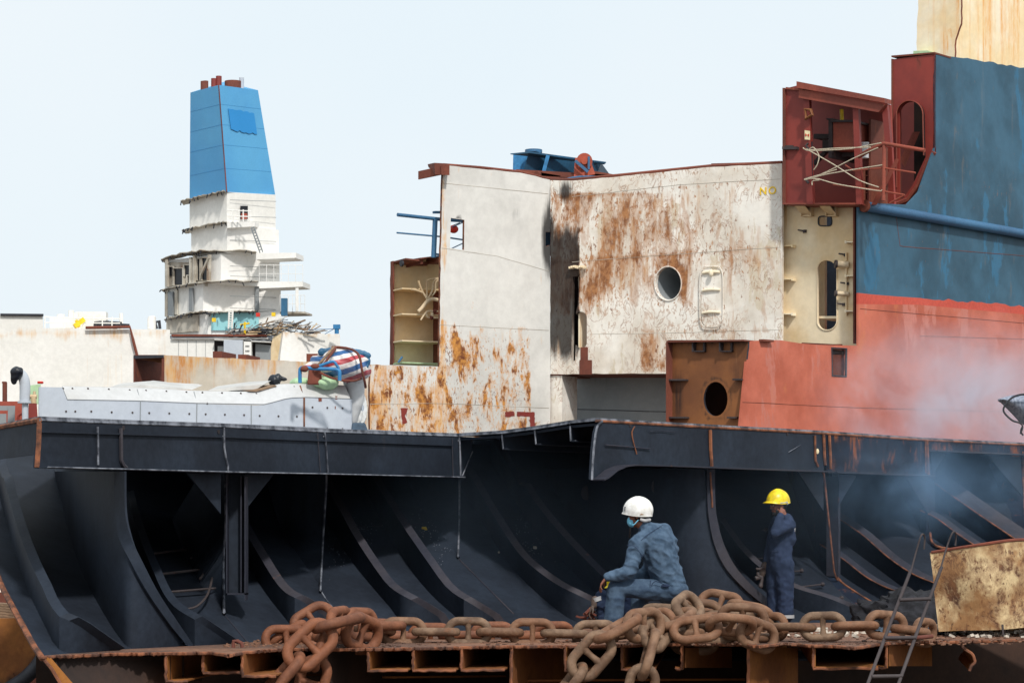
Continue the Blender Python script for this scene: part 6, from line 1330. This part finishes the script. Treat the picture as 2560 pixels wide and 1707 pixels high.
bm = NB(); box(bm, S5(366, 255, -.03), (.014, .04, .045)); obj('lamp_clip', bm, M['darksteel'], hl)
bm = NB(); tube(bm, smooth_line([S5(500, 345, -.09), S5(540, 360, -.085), S5(575, 350, -.05)], 8), .02, 8); ball(bm, S5(572, 352, -.05), (.03, .02, .022)); obj('nape_strap', bm, M['cuff'], hl, True)
# mask and strap, hair
bm = NB(); a = S5(398, 388, -.02); rot = Matrix((f_, -s_, u_)).transposed().to_quaternion(); ball(bm, hc + f_ * .078 - u_ * .045, (.048, .064, .060), rot, 18); mk = obj('face_mask', bm, M['mask'], m1, True)
bm = NB(); tube(bm, smooth_line([hc + f_ * .07 - u_ * .07 - Vector((0, .05, 0)), S5(440, 400, -.085), S5(485, 352, -.09)], 10), .005, 6); obj('mask_strap', bm, M['mask'], mk, True)
bm = NB(); ball(bm, hc - f_ * .028 - u_ * .005, (.085, .079, .075), rot, 18); obj('hair', bm, M['hair'], m1, True)
bm = NB(); tube(bm, smooth_line([S5(412, 425, -.04), S5(410, 460, -.03), S5(405, 505, -.0)], 8), .012, 8); obj('lanyard', bm, M['boot'], m1, True)
for du, dv, dy in ((0, 0, 0), (238, -5, .38)):
    b = NB(); cap(b, S5(280 + du, 1345 + dv, -.08 + dy), .042, S5(215 + du, 1352 + dv, -.1 + dy), .035); cap(b, S5(285 + du, 1310 + dv, -.08 + dy), .05, S5(280 + du, 1350 + dv, -.08 + dy), .045); remesh('boot', b, .008, M['boot'], m1, 1)

# ---------------------------------------------------------------- standing man
Y1 = 29.7
def T6(u, v, dy=0): return P(1860 + u / 4.355, 1200 + v / 4.355, Y1 + dy)
m2 = thing('person', 'bearded man in yellow helmet and navy coverall standing with one hand to his ear', 'person', T6(390, 1535, 0), 'workers on the wreck')
hc = T6(376, 283, 0); body = NB(); F2 = Vector((-.93, -.36, -.05))
f_, s_, u_ = head(body, hc, F2, Vector((0, 0, 1)), .98)
cap(body, T6(395, 330), .056, T6(420, 410), .07); cap(body, T6(420, 450), .1, T6(400, 880), .11)
nS, nE, nW = T6(485, 480, -.13), T6(338, 572, -.30), T6(402, 366, -.21)
cap(body, T6(430, 440), .08, nS, .06); cap(body, nS, .05, nE, .042); cap(body, nE, .04, nW, .027)
hand(body, nW, T6(425, 308, -.15) - nW, Vector((.1, .95, 0)), Vector((-.9, -.2, .2)), .17, curls=(.5, .7, .9, 1.0))
fS, fE, fW = T6(350, 470, .14), T6(290, 720, .2), T6(232, 900, .12)
cap(body, T6(410, 440), .08, fS, .06); cap(body, fS, .05, fE, .042); cap(body, fE, .04, fW, .027)
cap(body, T6(430, 930, -.07), .09, T6(445, 1200, -.07), .06); cap(body, T6(445, 1200, -.07), .055, T6(455, 1480, -.05), .04)
cap(body, T6(350, 930, .08), .09, T6(335, 1200, .08), .06); cap(body, T6(335, 1200, .08), .055, T6(325, 1470, .08), .04)
remesh('body', body, .0055, M['skin'], m2, 1)
c = NB()
cap(c, T6(425, 430, .02), .09, T6(418, 560, .02), .135); cap(c, T6(418, 560, .02), .135, T6(385, 790), .160); cap(c, T6(385, 790), .155, T6(405, 920), .155); ball(c, T6(425, 930), (.15, .17, .14))
cap(c, T6(460, 440, 0), .09, T6(478, 640, 0), .11); cap(c, T6(400, 395), .066, T6(420, 430), .085)
cap(c, nS, .085, nE, .062); cap(c, nE, .060, T6(396, 392, -.22), .045); cap(c, T6(420, 450), .1, nS, .09)
cap(c, T6(400, 450), .1, fS, .085); cap(c, fS, .08, fE, .065); cap(c, fE, .065, T6(245, 870, .13), .05)
cap(c, T6(440, 930, -.06), .125, T6(450, 1200, -.06), .105); cap(c, T6(450, 1200, -.06), .105, T6(455, 1470, -.05), .098)
cap(c, T6(345, 930, .07), .12, T6(332, 1200, .08), .10); cap(c, T6(332, 1200, .08), .10, T6(322, 1455, .08), .088)
remesh('coverall', c, .010, M['navy'], m2, 4, wrinkle(6, .010, Vector((0, 0, 1)), 1.0), post=2)
for (a, b) in (((455, 1482, -.05), .098), ((322, 1466, .08), .09)):
    bm = NB(); p = T6(*a); tube(bm, [p + Vector((0, 0, .02)), p + Vector((0, 0, -.02))], b * 1.06, 20); obj('leg_cuff', bm, M['cuff'], m2, True)
bm = NB(); tube(bm, smooth_line([T6(500, 432, -.15), T6(545, 460, -.08), T6(556, 500, -.03), T6(550, 560, -.03)], 12), .007, 6); obj('reflective_piping', bm, M['cuff'], m2, True)
bm = NB(); tube(bm, smooth_line([T6(290, 625, -.13), T6(340, 632, -.155), T6(385, 628, -.16)], 8), .006, 6); ball(bm, T6(348, 636, -.165), .010, None, 8); tube(bm, smooth_line([T6(280, 765, -.13), T6(330, 775, -.155), T6(380, 770, -.16)], 8), .004, 6); obj('pocket_flap', bm, M['navy'], m2, True)
h2, hf, hs_, hu = helmet(T6(372, 232), F2, .148, .118, .150, M['hely'], m2, brim=.055, low=.10, tilt=.0)
bm = NB(); tube(bm, [T6(330, 242, -.09), T6(400, 248, -.115), T6(470, 240, -.08), T6(475, 262, -.07)], .012, 6); obj('head_band', bm, M['cuff'], h2, True)
rot = Matrix((f_, -s_, u_)).transposed().to_quaternion()
bm = NB(); ball(bm, hc - f_ * .026 + u_ * .015, (.086, .079, .078), rot, 18); obj('hair', bm, M['hair'], m2, True)
bm = NB(); ball(bm, hc + f_ * .055 - u_ * .088, (.042, .046, .030), rot, 16); ball(bm, hc + f_ * .100 - u_ * .038, (.008, .028, .007), rot, 12)
for k in (-1, 1): ball(bm, hc + f_ * .03 - u_ * .06 + s_ * k * .052, (.04, .012, .035), rot, 12); ball(bm, hc + f_ * .094 + u_ * .026 + s_ * k * .03, (.006, .02, .005), rot, 10)
obj('beard', bm, M['hair'], m2, True)
bm = NB()
for k in (-1, 1): ball(bm, hc + f_ * .088 + u_ * .010 + s_ * k * .031, (.008, .014, .007), rot, 10)
obj('eyes', bm, M['cuff'], m2, True)
b = NB(); gw = T6(240, 905, .12); cap(b, gw, .035, T6(222, 930, .1), .045); hand(b, T6(232, 925, .11), Vector((-.4, -.1, -1)), Vector((.3, 1, 0)), Vector((-1, 0, 0)), .21, curl=.45); remesh('glove', b, .007, M['glove'], m2, 1)
for u, v, dy in ((455, 1536, -.06), (318, 1530, .08)):
    b = NB(); cap(b, T6(u, v, dy), .046, T6(u - 75, v + 12, dy - .06), .036); cap(b, T6(u + 5, v - 30, dy), .05, T6(u, v, dy), .05); remesh('boot', b, .009, M['boot'], m2, 1)
tl = thing('pipe_clamp', 'rusty pipe clamp tool dangling from the standing man\'s gloved hand', 'tool', T6(160, 1150, .05))
bm = NB(); tube(bm, smooth_line([T6(210, 940, .05), T6(170, 965, .03), T6(130, 960, .02)], 8), .014, 6); cyl(bm, T6(120, 1068, .03), T6(180, 1055, .05), .028, 12); tube(bm, smooth_line([T6(150, 1000, .03), T6(155, 1040, .03), T6(195, 1060, .04), T6(190, 1110, .04), T6(178, 1150, .04)], 12), .02, 8); cap(bm, T6(190, 1110, .04), .02, T6(182, 1150, .04), .03, 8); obj('clamp', bm, M['ladder'], tl, True)

# ---------------------------------------------------------------- crouching man behind
m3 = thing('person', 'crouching man mostly hidden behind the seated man, showing navy knee, glove and yellow helmet', 'person', S5(190, 1290, 1.0), 'workers on the wreck')
Yc = .9; body = NB(); hc = S5(338, 945, Yc + .05); f_, s_, u_ = head(body, hc, Vector((-.8, -.3, -.5)), Vector((0, 0, 1)), .95)
cap(body, hc - u_ * .08, .05, S5(350, 1010, Yc + .1), .09); cap(body, S5(360, 1020, Yc + .1), .1, S5(390, 1180, Yc + .1), .1)
cap(body, S5(330, 1030, Yc), .055, S5(220, 1120, Yc - .05), .04); cap(body, S5(220, 1120, Yc - .05), .04, S5(100, 1100, Yc - .05), .028); hand(body, S5(100, 1100, Yc - .05), Vector((-.8, 0, -.7)), Vector((.3, 0, -1)), Vector((0, -1, 0)), .18, curl=.4)
remesh('body', body, .007, M['skin'], m3, 1)
c = NB(); cap(c, S5(350, 1010, Yc + .1), .13, S5(390, 1190, Yc + .1), .15); cap(c, S5(390, 1210, Yc), .11, S5(165, 1045, Yc - .05), .085); cap(c, S5(165, 1045, Yc - .05), .08, S5(180, 1280, Yc - .05), .075); cap(c, S5(400, 1210, Yc + .2), .11, S5(200, 1110, Yc + .25), .085); cap(c, S5(200, 1110, Yc + .25), .08, S5(220, 1290, Yc + .25), .075)
cap(c, S5(320, 1020, Yc - .02), .08, S5(220, 1120, Yc - .12), .06); cap(c, S5(220, 1120, Yc - .12), .06, S5(130, 1100, Yc - .1), .045)
remesh('coverall', c, .012, M['navy'], m3, 3, wrinkle(8, .009))
helmet(S5(318, 902, Yc), Vector((-.9, -.2, 0)), .145, .115, .12, M['hely'], m3, brim=.04, low=.1, tilt=-.35)
b = NB(); cap(b, S5(100, 1065, Yc - .1), .045, S5(95, 1110, Yc - .1), .04); hand(b, S5(95, 1100, Yc - .1), Vector((-.6, 0, -.9)), Vector((.4, 0, -1)), Vector((0, -1, 0)), .21, curl=.5); remesh('glove', b, .008, M['glove'], m3, 1)
bm = NB(); tube(bm, [S5(112, 1040, Yc - .1), S5(124, 1075, Yc - .1)], .055, 14); obj('sleeve_band', bm, M['cuff'], m3, True)
b = NB(); cap(b, S5(150, 1290, Yc - .05), .045, S5(60, 1295, Yc - .1), .035); remesh('boot', b, .009, M['boot'], m3, 1)
rgs = NB(); r = random.Random(2)
for k in range(16): p = S5(20 + k * 6, 1150 + r.uniform(0, 90), .75 + r.uniform(0, .2)); beam(rgs, p, p + Vector((r.uniform(-.12, .05), r.uniform(-.05, .05), r.uniform(-.1, .06))), .03, .02)
o = obj('scrap_bundle', rgs, M['browns'], None, origin=S5(50, 1290, .8)); setp(o, label='small bundle of brown scrap strips at the crouching man\'s knees', category='scrap')

# ================================================================ white riveted casing lying on the black hull
Zc = 2.6
cL = VPl(95, 25.8 + Zc, 1150, 28.4 + Zc)
cs = thing('white_casing', 'long white riveted machinery casing lying on top of the black hull section at the left', 'casing', cL.at(480, 1075, -.4))
low = [(98, 967), (155, 968), (168, 1000), (345, 1003), (490, 1009), (640, 1013), (662, 1012), (720, 996), (768, 994), (875, 998), (875, 1090), (98, 1060)]
plate('lower_panel', cL, low, M['casing'], cs, t=.03, grid=16)
upx = [(155, 968), (345, 972), (490, 979), (640, 982), (690, 963), (750, 961), (862, 966)]
lo = [(168, 1000), (345, 1003), (490, 1009), (662, 1012), (720, 996), (768, 994), (875, 998)]
nn = 40; 
def pw(pts, n):
    L = [0]
    for a, b in zip(pts, pts[1:]): L.append(L[-1] + math.hypot(b[0] - a[0], b[1] - a[1]))
    o = []
    for i in range(n):
        s_ = L[-1] * i / (n - 1); k = max(j for j in range(len(pts) - 1) if s_ >= L[j] - 1e-9); t = (s_ - L[k]) / (L[k + 1] - L[k]); o.append((pts[k][0] + (pts[k + 1][0] - pts[k][0]) * t, pts[k][1] + (pts[k + 1][1] - pts[k][1]) * t))
    return o
A = [cL.at(x, y) for x, y in pw(lo, nn)]; B = [cL.at(x, y, -.14) for x, y in pw(upx, nn)]
bm = NB(); strip(bm, A, B, .015); up_ = obj('sloping_panel', bm, M['casingt'], cs)
bm = NB(); strip(bm, B, [p + Vector((0, 1.5, .0)) for p in B], .015); obj('top_panel', bm, M['casingt'], cs)
bm = NB(); e = [cL.at(98, 967), cL.at(98, 1060)]; strip(bm, e, [p + Vector((0, 1.6, 0)) for p in e], .02); obj('end_panel', bm, M['casing'], cs)
bm = NB(); e = [cL.at(875, 998), cL.at(875, 1090)]; strip(bm, e, [p + Vector((0, 1.6, 0)) for p in e], .02); obj('end_panel', bm, M['casing'], cs)
bolts = [(165, 1028), (188, 1028), (228, 1028), (279, 1030), (331, 1031), (373, 1032), (423, 1033), (473, 1034), (514, 1035), (562, 1036), (610, 1037), (649, 1039), (696, 1040), (742, 1041), (781, 1018), (818, 1019), (856, 1020), (781, 1070), (818, 1071), (856, 1072), (518, 1008)]
for x, y in bolts: bm = NB(); cyl(bm, cL.at(x, y, .0), cL.at(x, y, .008), .012, 10); obj('bolt', bm, M['bolt'], cs, True)
for x, y in ((158, 971), (181, 971), (220, 971), (272, 973), (324, 975), (365, 976), (416, 978), (466, 980), (506, 981), (555, 982), (602, 983), (641, 984), (689, 973), (735, 967), (773, 969), (810, 970), (848, 972)):
    bm = NB(); cyl(bm, cL.at(x, y, -.12), cL.at(x, y, -.10), .012, 10); obj('bolt', bm, M['bolt'], cs, True)
for pts in ([(343, 973), (351, 1003), (350, 1062)], [(485, 979), (492, 1009), (491, 1066)], [(202, 975), (204, 1058)], [(628, 1012), (628, 1072)]):
    bm = NB(); tube(bm, [cL.at(x, y, .004 if y > 995 else -.11) for x, y in pts], .006, 5); obj('panel_joint', bm, M['grey'], cs)
bm = NB(); tube(bm, [cL.at(750, 964, -.11), cL.at(760, 996, .006), cL.at(760, 1074, .006)], .011, 6); obj('panel_joint', bm, M['cutr'], cs)
bm = NB(); pbox(bm, cL, 796, 995, 804, 1003, 0, .006); pbox(bm, cL, 837, 1015, 839, 1022, 0, .005); pbox(bm, cL, 838, 990, 843, 998, 0, .004); obj('rust_spot_plate', bm, M['browns'], cs)
bm = NB(); hexa(bm, [cL.at(x, y, o) for x, y, o in ((98, 1046, .03), (160, 1050, .03), (160, 1054, .03), (98, 1052, .03), (98, 1046, -.05), (160, 1050, -.05), (160, 1054, -.05), (98, 1052, -.05))]); obj('timber_wedge', bm, M['wood'], cs)
# loose roofing sheets on top of it
rn = random.Random(21)
for k, pts in enumerate(([(270, 969), (345, 963), (352, 962), (400, 967), (470, 971), (480, 974), (400, 973), (330, 971)], [(520, 976), (600, 965), (660, 961), (640, 973), (560, 977)])):
    bm = NB(); top = [cL.at(x, y, -.3) for x, y in pts]; f = bm.faces.new([bm.verts.new(p) for p in top]); r = bmesh.ops.extrude_face_region(bm, geom=[f]); bmesh.ops.translate(bm, vec=(0, 1.0, .12), verts=[v for v in r['geom'] if isinstance(v, bmesh.types.BMVert)])
    o = obj('sheet', bm, M['sheet'], None, origin=cL.at(pts[0][0], 975, -.3)); setp(o, label=('larger bent white sheet lying loose on the left half of the white casing', 'smaller white sheet flap near the right half of the white casing')[k], category='sheet')
bm = NB(); hexa(bm, [cL.at(x, y, o) for x, y, o in ((620, 977, -.1), (688, 962, -.1), (670, 962, -1.0), (560, 975, -.9), (640, 979, -.1), (692, 965, -.1), (675, 965, -1.0), (580, 978, -.9))]); obj('timber_board', bm, M['wood'], cs)
# round drum at its right end
dr = thing('white_drum', 'white round tank end with bolted rim at the right end of the riveted casing', 'tank', cL.at(880, 1080, -.5))
c0 = cL.at(872, 1020, -.35)
ax = Vector((1, -.45, 0)).normalized()
bm = NB(); cyl(bm, c0 - ax * .5, c0 + ax * .12, .27, 32); obj('shell', bm, M['casingt'], dr, True)
bm = NB(); cyl(bm, c0 + ax * .12, c0 + ax * .15, .215, 32); ball(bm, c0 + ax * .14, (.06, .06, .2)); obj('end_cap', bm, M['helw'], dr, True)
bm = NB()
u = Vector((0, 0, 1)); s = ax.cross(u)
for k in range(18): a = k / 18 * 2 * math.pi; p = c0 + ax * .12 + (u * math.cos(a) + s * math.sin(a)) * .24; cyl(bm, p, p + ax * .015, .012, 8)
obj('bolt_ring', bm, M['bolt'], dr)
bm = NB(); cyl(bm, c0 + ax * .15, c0 + ax * .2, .04, 12); obj('knob', bm, M['casing'], dr, True)
# hanging white wrap and rags below the drum
b = NB(); Yd = 29.6
cap(b, P(888, 975, Yd + .9), .125, P(884, 925, Yd + .9), .17); cap(b, P(883, 1010, Yd + .9), .125, P(888, 975, Yd + .9), .125); cap(b, P(880, 1050, Yd + .9), .08, P(883, 1010, Yd + .9), .12)
wp = thing('white_canvas_wrap', 'dirty white canvas skirt under the striped tarpaulin bundle', 'canvas', P(890, 1080, Yd + .6)); remesh('canvas', b, .02, M['casingt'], wp, 3, lambda co: .02 * noise.noise(Vector((co.x * 9, co.y * 9, co.z * 2))))
b = NB(); 
for k in range(9): cap(b, P(885 + k * 3, 1062, Yd + .4), .03, P(880 + k * 5, 1088, Yd + .3), .02, 8)
rg = thing('striped_rag', 'dark striped rag hanging below the white drum', 'rag', P(900, 1088, Yd + .3)); remesh('rag', b, .01, M['cloth'], rg, 1)
# ---------------------------------------------------------------- striped tarp bundle
mt, n_, b_ = mat_new('striped_tarpaulin'); co = N_(n_, 'ShaderNodeTexCoord').outputs['Object']
mp = N_(n_, 'ShaderNodeMapping'); mp.inputs['Rotation'].default_value = (0, .22, 0); n_.links.new(co, mp.inputs[0])
dn = N_(n_, 'ShaderNodeTexNoise'); dn.inputs['Scale'].default_value = 2.2; n_.links.new(co, dn.inputs['Vector'])
sx = N_(n_, 'ShaderNodeSeparateXYZ'); n_.links.new(mp.outputs[0], sx.inputs[0])
zz = mth(n_, 'ADD', mth(n_, 'MULTIPLY', sx.outputs[2], 4.6), mth(n_, 'MULTIPLY', mth(n_, 'MULTIPLY', sx.outputs[0], sx.outputs[0]), -1.3)); zz = mth(n_, 'ADD', zz, mth(n_, 'MULTIPLY', dn.outputs[0], .5))
fr_ = mth(n_, 'FRACT', zz); rp_ = N_(n_, 'ShaderNodeValToRGB'); rp_.color_ramp.interpolation = 'CONSTANT'; n_.links.new(fr_, rp_.inputs[0])
el = rp_.color_ramp.elements; el[0].position = 0; el[0].color = lin(228, 222, 218); el[1].position = .25; el[1].color = lin(178, 62, 70)
for p_, c_ in ((.5, (228, 222, 218)), (.72, (52, 98, 150))): e = el.new(p_); e.color = lin(*c_)
n_.links.new(mx(n_, mr(n_, nz(n_, co, 5, 6), .45, .7, 0, .5), rp_.outputs[0], lin(120, 100, 100)), b_.inputs['Base Color']); b_.inputs['Roughness'].default_value = .45
tp = thing('tarpaulin_bundle', 'bulging red white and blue striped tarpaulin bundle roped on top of the white casing', 'tarpaulin', P(850, 960, 30.2))
b = NB(); Yt = 30.3
ball(b, P(862, 912, Yt), (.31, .34, .20)); cap(b, P(800, 912, Yt), .12, P(780, 918, Yt), .07); cap(b, P(812, 895, Yt), .09, P(860, 890, Yt), .11); ball(b, P(890, 920, Yt), (.17, .3, .15))
remesh('tarpaulin', b, .014, mt, tp, 4, lambda co: .03 * (1 - abs(noise.noise(Vector((co.x * 3.2, co.y * 3, co.z * 7 + co.x * 4)))) * 2) + .012 * noise.noise(co * 14))
b = NB()
for a_, b2_, r_ in (((802, 880), (840, 876), .045), ((840, 876), (880, 880), .04), ((880, 878), (920, 888), .045), ((905, 940), (922, 900), .03)): cap(b, P(*a_, Yt - .1), r_, P(*b2_, Yt - .1), r_ * .9, 10)
remesh('twisted_roll', b, .012, M['mblue'], tp, 1, lambda co: .012 * noise.noise(co * 20))
for pts, r_, m_ in (([(830, 868, -.1), (850, 868, -.15), (880, 874, -.3), (898, 890, -.42), (905, 925, -.45), (912, 955, -.4), (914, 968, -.3)], .016, 'browns'), ([(835, 868, -.2), (820, 885, -.33), (800, 908, -.35), (785, 922, -.3)], .018, 'wood'), ([(840, 868, -.2), (828, 885, -.36), (805, 915, -.37), (788, 928, -.3)], .016, 'browns'), ([(790, 925, -.3), (830, 945, -.35), (880, 952, -.38), (905, 945, -.38)], .014, 'browns')):
    bm = NB(); tube(bm, smooth_line([P(x, y, Yt + dy) for x, y, dy in pts], 24), r_, 7); obj('lashing_rope', bm, M[m_], tp, True)
b = NB()
for k in range(8): cap(b, P(776 + k * 3, 925, Yt - .25), .025, P(772 + k * 4.4, 958, Yt - .25), .022, 8)
remesh('gathered_skirt', b, .01, M['browns'], tp, 1)
bp2 = thing('green_cloth', 'pale green crumpled cloth beneath the tarpaulin on the casing', 'cloth', P(810, 960, 30))
b = NB(); ball(b, P(815, 956, 30.2), (.16, .2, .09)); ball(b, P(752, 958, 30.3), (.14, .2, .07)); remesh('cloth', b, .015, M['green'], bp2, 3, lambda co: .02 * noise.noise(co * 11))
pf_ = thing('blue_pipe_frame', 'bright blue bent pipe frame standing on the casing in front of the tarpaulin bundle', 'pipe frame', P(800, 957, 29.4))
for pts, r_ in (([(750, 957), (750, 928), (752, 921), (760, 919), (790, 921), (835, 923), (847, 926), (849, 934), (849, 951)], .024), ([(785, 919), (800, 914), (825, 905), (836, 905), (843, 915), (848, 921)], .018)):
    bm = NB(); tube(bm, smooth_line([P(x, y, 29.5) for x, y in pts], 40), r_, 8); obj('pipe', bm, M['tubeblue'], pf_, True)
bm = NB(); ball(bm, P(761, 922, 29.47), (.05, .04, .04)); ball(bm, P(788, 916, 29.5), (.06, .04, .035)); obj('knot', bm, M['browns'], pf_, True)
# black plastic bundles
b = NB(); cap(b, P(686, 952, 31), .08, P(694, 944, 31), .05); cap(b, P(694, 946, 31), .04, P(716, 948, 31), .02); bb_ = thing('black_plastic_bag', 'black crumpled plastic bag on the casing left of the tarpaulin bundle', 'bag', P(690, 960, 31)); remesh('bag', b, .012, M['black2'], bb_, 1, lambda co: .02 * noise.noise(co * 16))
# left vent with black wrap, pipes, red box
vp = thing('gooseneck_vent', 'white gooseneck vent pipe with its mouth wrapped in black plastic', 'vent pipe', P(58, 1060, 34))
bm = NB(); tube(bm, smooth_line([P(x, y, 34) for x, y in ((62, 1006), (62, 960), (56, 940), (44, 932))], 16), .075, 14); obj('pipe', bm, M['casing'], vp, True)
b = NB(); cap(b, P(42, 930, 33.9), .085, P(34, 952, 33.9), .05); cap(b, P(44, 926, 33.9), .05, P(50, 924, 33.9), .04); remesh('plastic_wrap', b, .012, M['black2'], vp, 1, lambda co: .02 * noise.noise(co * 14))
bm = NB(); cyl(bm, P(62, 1008, 34), P(62, 1003, 34), .10, 20); cyl(bm, P(63, 1090, 34), P(63, 1008, 34), .045, 14); obj('flange', bm, M['casing'], vp, True)
bm = NB(); cyl(bm, P(84, 1008, 34), P(84, 992, 34), .04, 12); cyl(bm, P(76, 991, 34), P(92, 991, 34), .03, 12); cyl(bm, P(86, 990, 34), P(86, 978, 34), .02, 8); obj('valve', bm, M['pipe'], vp, True)
bx = thing('machinery_boxes', 'grey cabinet beside red machinery at the far left behind the black hull', 'cabinet', P(20, 1085, 35))
bm = NB(); hexa(bm, [P(*q) for q in ((20, 1014, 34.6), (38, 1014, 34.6), (36, 1080, 34.6), (18, 1080, 34.6), (20, 1014, 35.3), (38, 1014, 35.3), (36, 1080, 35.3), (18, 1080, 35.3))]); hexa(bm, [P(*q) for q in ((-40, 1014, 34.7), (20, 1014, 34.7), (20, 1026, 34.7), (-40, 1026, 34.7), (-40, 1014, 35.3), (20, 1014, 35.3), (20, 1026, 35.3), (-40, 1026, 35.3))]); hexa(bm, [P(*q) for q in ((-40, 1034, 34.7), (16, 1034, 34.7), (16, 1080, 34.7), (-40, 1080, 34.7), (-40, 1034, 35.3), (16, 1034, 35.3), (16, 1080, 35.3), (-40, 1080, 35.3))]); obj('cabinet', bm, M['grey'], bx)
rd = thing('red_machinery', 'faded orange-red machine casing behind the grey cabinet and white vent', 'machine', P(50, 1090, 36))
bm = NB(); hexa(bm, [P(*q) for q in ((-60, 1003, 36), (60, 1003, 36), (64, 1090, 36), (-60, 1090, 36), (-60, 1003, 37), (60, 1003, 37), (64, 1090, 37), (-60, 1090, 37))]); obj('casing', bm, M['winch'], rd)
bm = NB(); hexa(bm, [P(*q) for q in ((72, 1008, 35), (92, 1008, 35), (97, 1090, 35), (66, 1090, 35), (72, 1008, 36), (92, 1008, 36), (97, 1090, 36), (66, 1090, 36))]); tube(bm, smooth_line([P(x, y, 35.5) for x, y in ((46, 1056), (46, 1040), (55, 1033))], 8), .02, 6); obj('casing', bm, M['lead'], rd)
gb = thing('green_box', 'pale green box behind the vent at the left end of the white casing', 'box', P(86, 1008, 36.5))
bm = NB(); hexa(bm, [P(*q) for q in ((74, 963, 36), (102, 960, 36), (102, 1010, 36), (74, 1010, 36), (74, 963, 37), (102, 960, 37), (102, 1010, 37), (74, 1010, 37))]); obj('shell', bm, M['green'], gb)
bm = NB(); tube(bm, [P(12, 1010, 40), P(12, 956, 40)], .04, 8); beam(bm, P(6, 956, 40), P(16, 956, 40), .08, .03); o = obj('cleat_post', bm, M['browns'], None, origin=P(12, 1010, 40)); setp(o, label='thin rusty T-headed post left of the gooseneck vent', category='post')
bm = NB(); cyl(bm, P(94, 956, 35), P(107, 956, 35), .02, 8); bmesh.ops.create_cone(bm, cap_ends=True, segments=16, radius1=.045, radius2=.045, depth=.02, matrix=Matrix.Translation(P(101, 956, 35))); o = obj('handwheel', bm, M['signr'], None, origin=P(101, 958, 35)); setp(o, label='small red handwheel above the left end of the white casing', category='handwheel')
# net sack at the far right, held on a curved rod
nt_ = thing('landing_net', 'grey mesh net bag on a bent rod at the far right edge', 'net', P(2540, 1080, 27))
bm = NB(); prof = [(2494, 998), (2520, 990), (2550, 986), (2620, 990), (2700, 1020)]; botm = [(2496, 1000), (2525, 1028), (2552, 1056), (2600, 1085), (2690, 1060)]
A = smooth_line([P(x, y, 27) for x, y in prof], 16); B = smooth_line([P(x, y, 27.1) for x, y in botm], 16)
rows = [[a.lerp(b2, t) + Vector((0, -.12 * math.sin(math.pi * t), 0)) for a, b2 in zip(A, B)] for t in [k / 8 for k in range(9)]]
sheet(bm, rows, .012); obj('net_bag', bm, M['net'], nt_, True)
bm = NB(); tube(bm, smooth_line([P(x, y, 26.85) for x, y in ((2580, 988), (2555, 986), (2530, 994), (2512, 1014), (2510, 1030), (2530, 1050), (2548, 1056), (2554, 1060))], 30), .012, 6); tube(bm, smooth_line([P(x, y, 26.9) for x, y in ((2500, 1002), (2528, 1030), (2553, 1058), (2556, 1072), (2550, 1084))], 20), .008, 6); tube(bm, smooth_line([P(x, y, 26.9) for x, y in ((2556, 1066), (2552, 1078), (2558, 1088))], 10), .01, 6); obj('rod', bm, M['darksteel'], nt_, True)

# ================================================================ smoke from torch cutting, and a haze added to lighten the hold
def smoke(name, label, blobs, dens, col, scale, seed, th=.42):
    b = NB()
    for c, r in blobs: ball(b, c, r, None, 16)
    me = bpy.data.meshes.new('s'); o = None
    m = bpy.data.materials.new(name); m.use_nodes = True; n = m.node_tree; n.nodes.clear()
    out = n.nodes.new('ShaderNodeOutputMaterial'); v = n.nodes.new('ShaderNodeVolumePrincipled'); n.links.new(v.outputs[0], out.inputs['Volume'])
    co = n.nodes.new('ShaderNodeTexCoord').outputs['Object']
    nn_ = nz(n, co, scale, 4, .55, dist=.8, off=seed)
    # falloff towards the edge of the puff
    ln = N_(n, 'ShaderNodeVectorMath', operation='LENGTH'); mp = N_(n, 'ShaderNodeMapping'); R = blobs[0][1]; mp.inputs['Scale'].default_value = (1 / R[0], 1 / R[1], 1 / R[2]); n.links.new(co, mp.inputs[0]); n.links.new(mp.outputs[0], ln.inputs[0])
    fall = mr(n, mth(n, 'ADD', ln.outputs['Value'], mth(n, 'MULTIPLY', mth(n, 'SUBTRACT', nn_, .5), 1.2)), .1, .9, 1, 0)
    d = mth(n, 'MULTIPLY', mth(n, 'MULTIPLY', mr(n, nn_, th, th + .3), fall), dens); n.links.new(d, v.inputs['Density']); v.inputs['Color'].default_value = col; v.inputs['Anisotropy'].default_value = .3
    o = obj('smoke', b, m, None, True, origin=blobs[0][0]); setp(o, kind='stuff', label=label, category='smoke'); return o
smoke('smoke_pale', 'pale smoke drifting in front of the red hull at the right', [(P(2390, 1010, 40), (3.0, 1.9, 2.0))], 2.3, (.88, .88, .98, 1), .75, 3, .38)
smoke('smoke_blue', 'thin blue smoke hanging under the right girder of the black hull', [(P(2330, 1210, 30.8), (2.3, 1.8, 1.1))], .75, (.42, .68, 1.0, 1), 1.3, 8, .40)
smoke('hold_lift_haze', 'very thin bluish smoke filling the shaded hold of the black hull section', [(P(1350, 1290, 29.5), (6.5, 2.6, 1.5))], .05, (.55, .75, 1.0, 1), .5, 5, .2)  # thin bluish volume added to lift the blacks of the hold
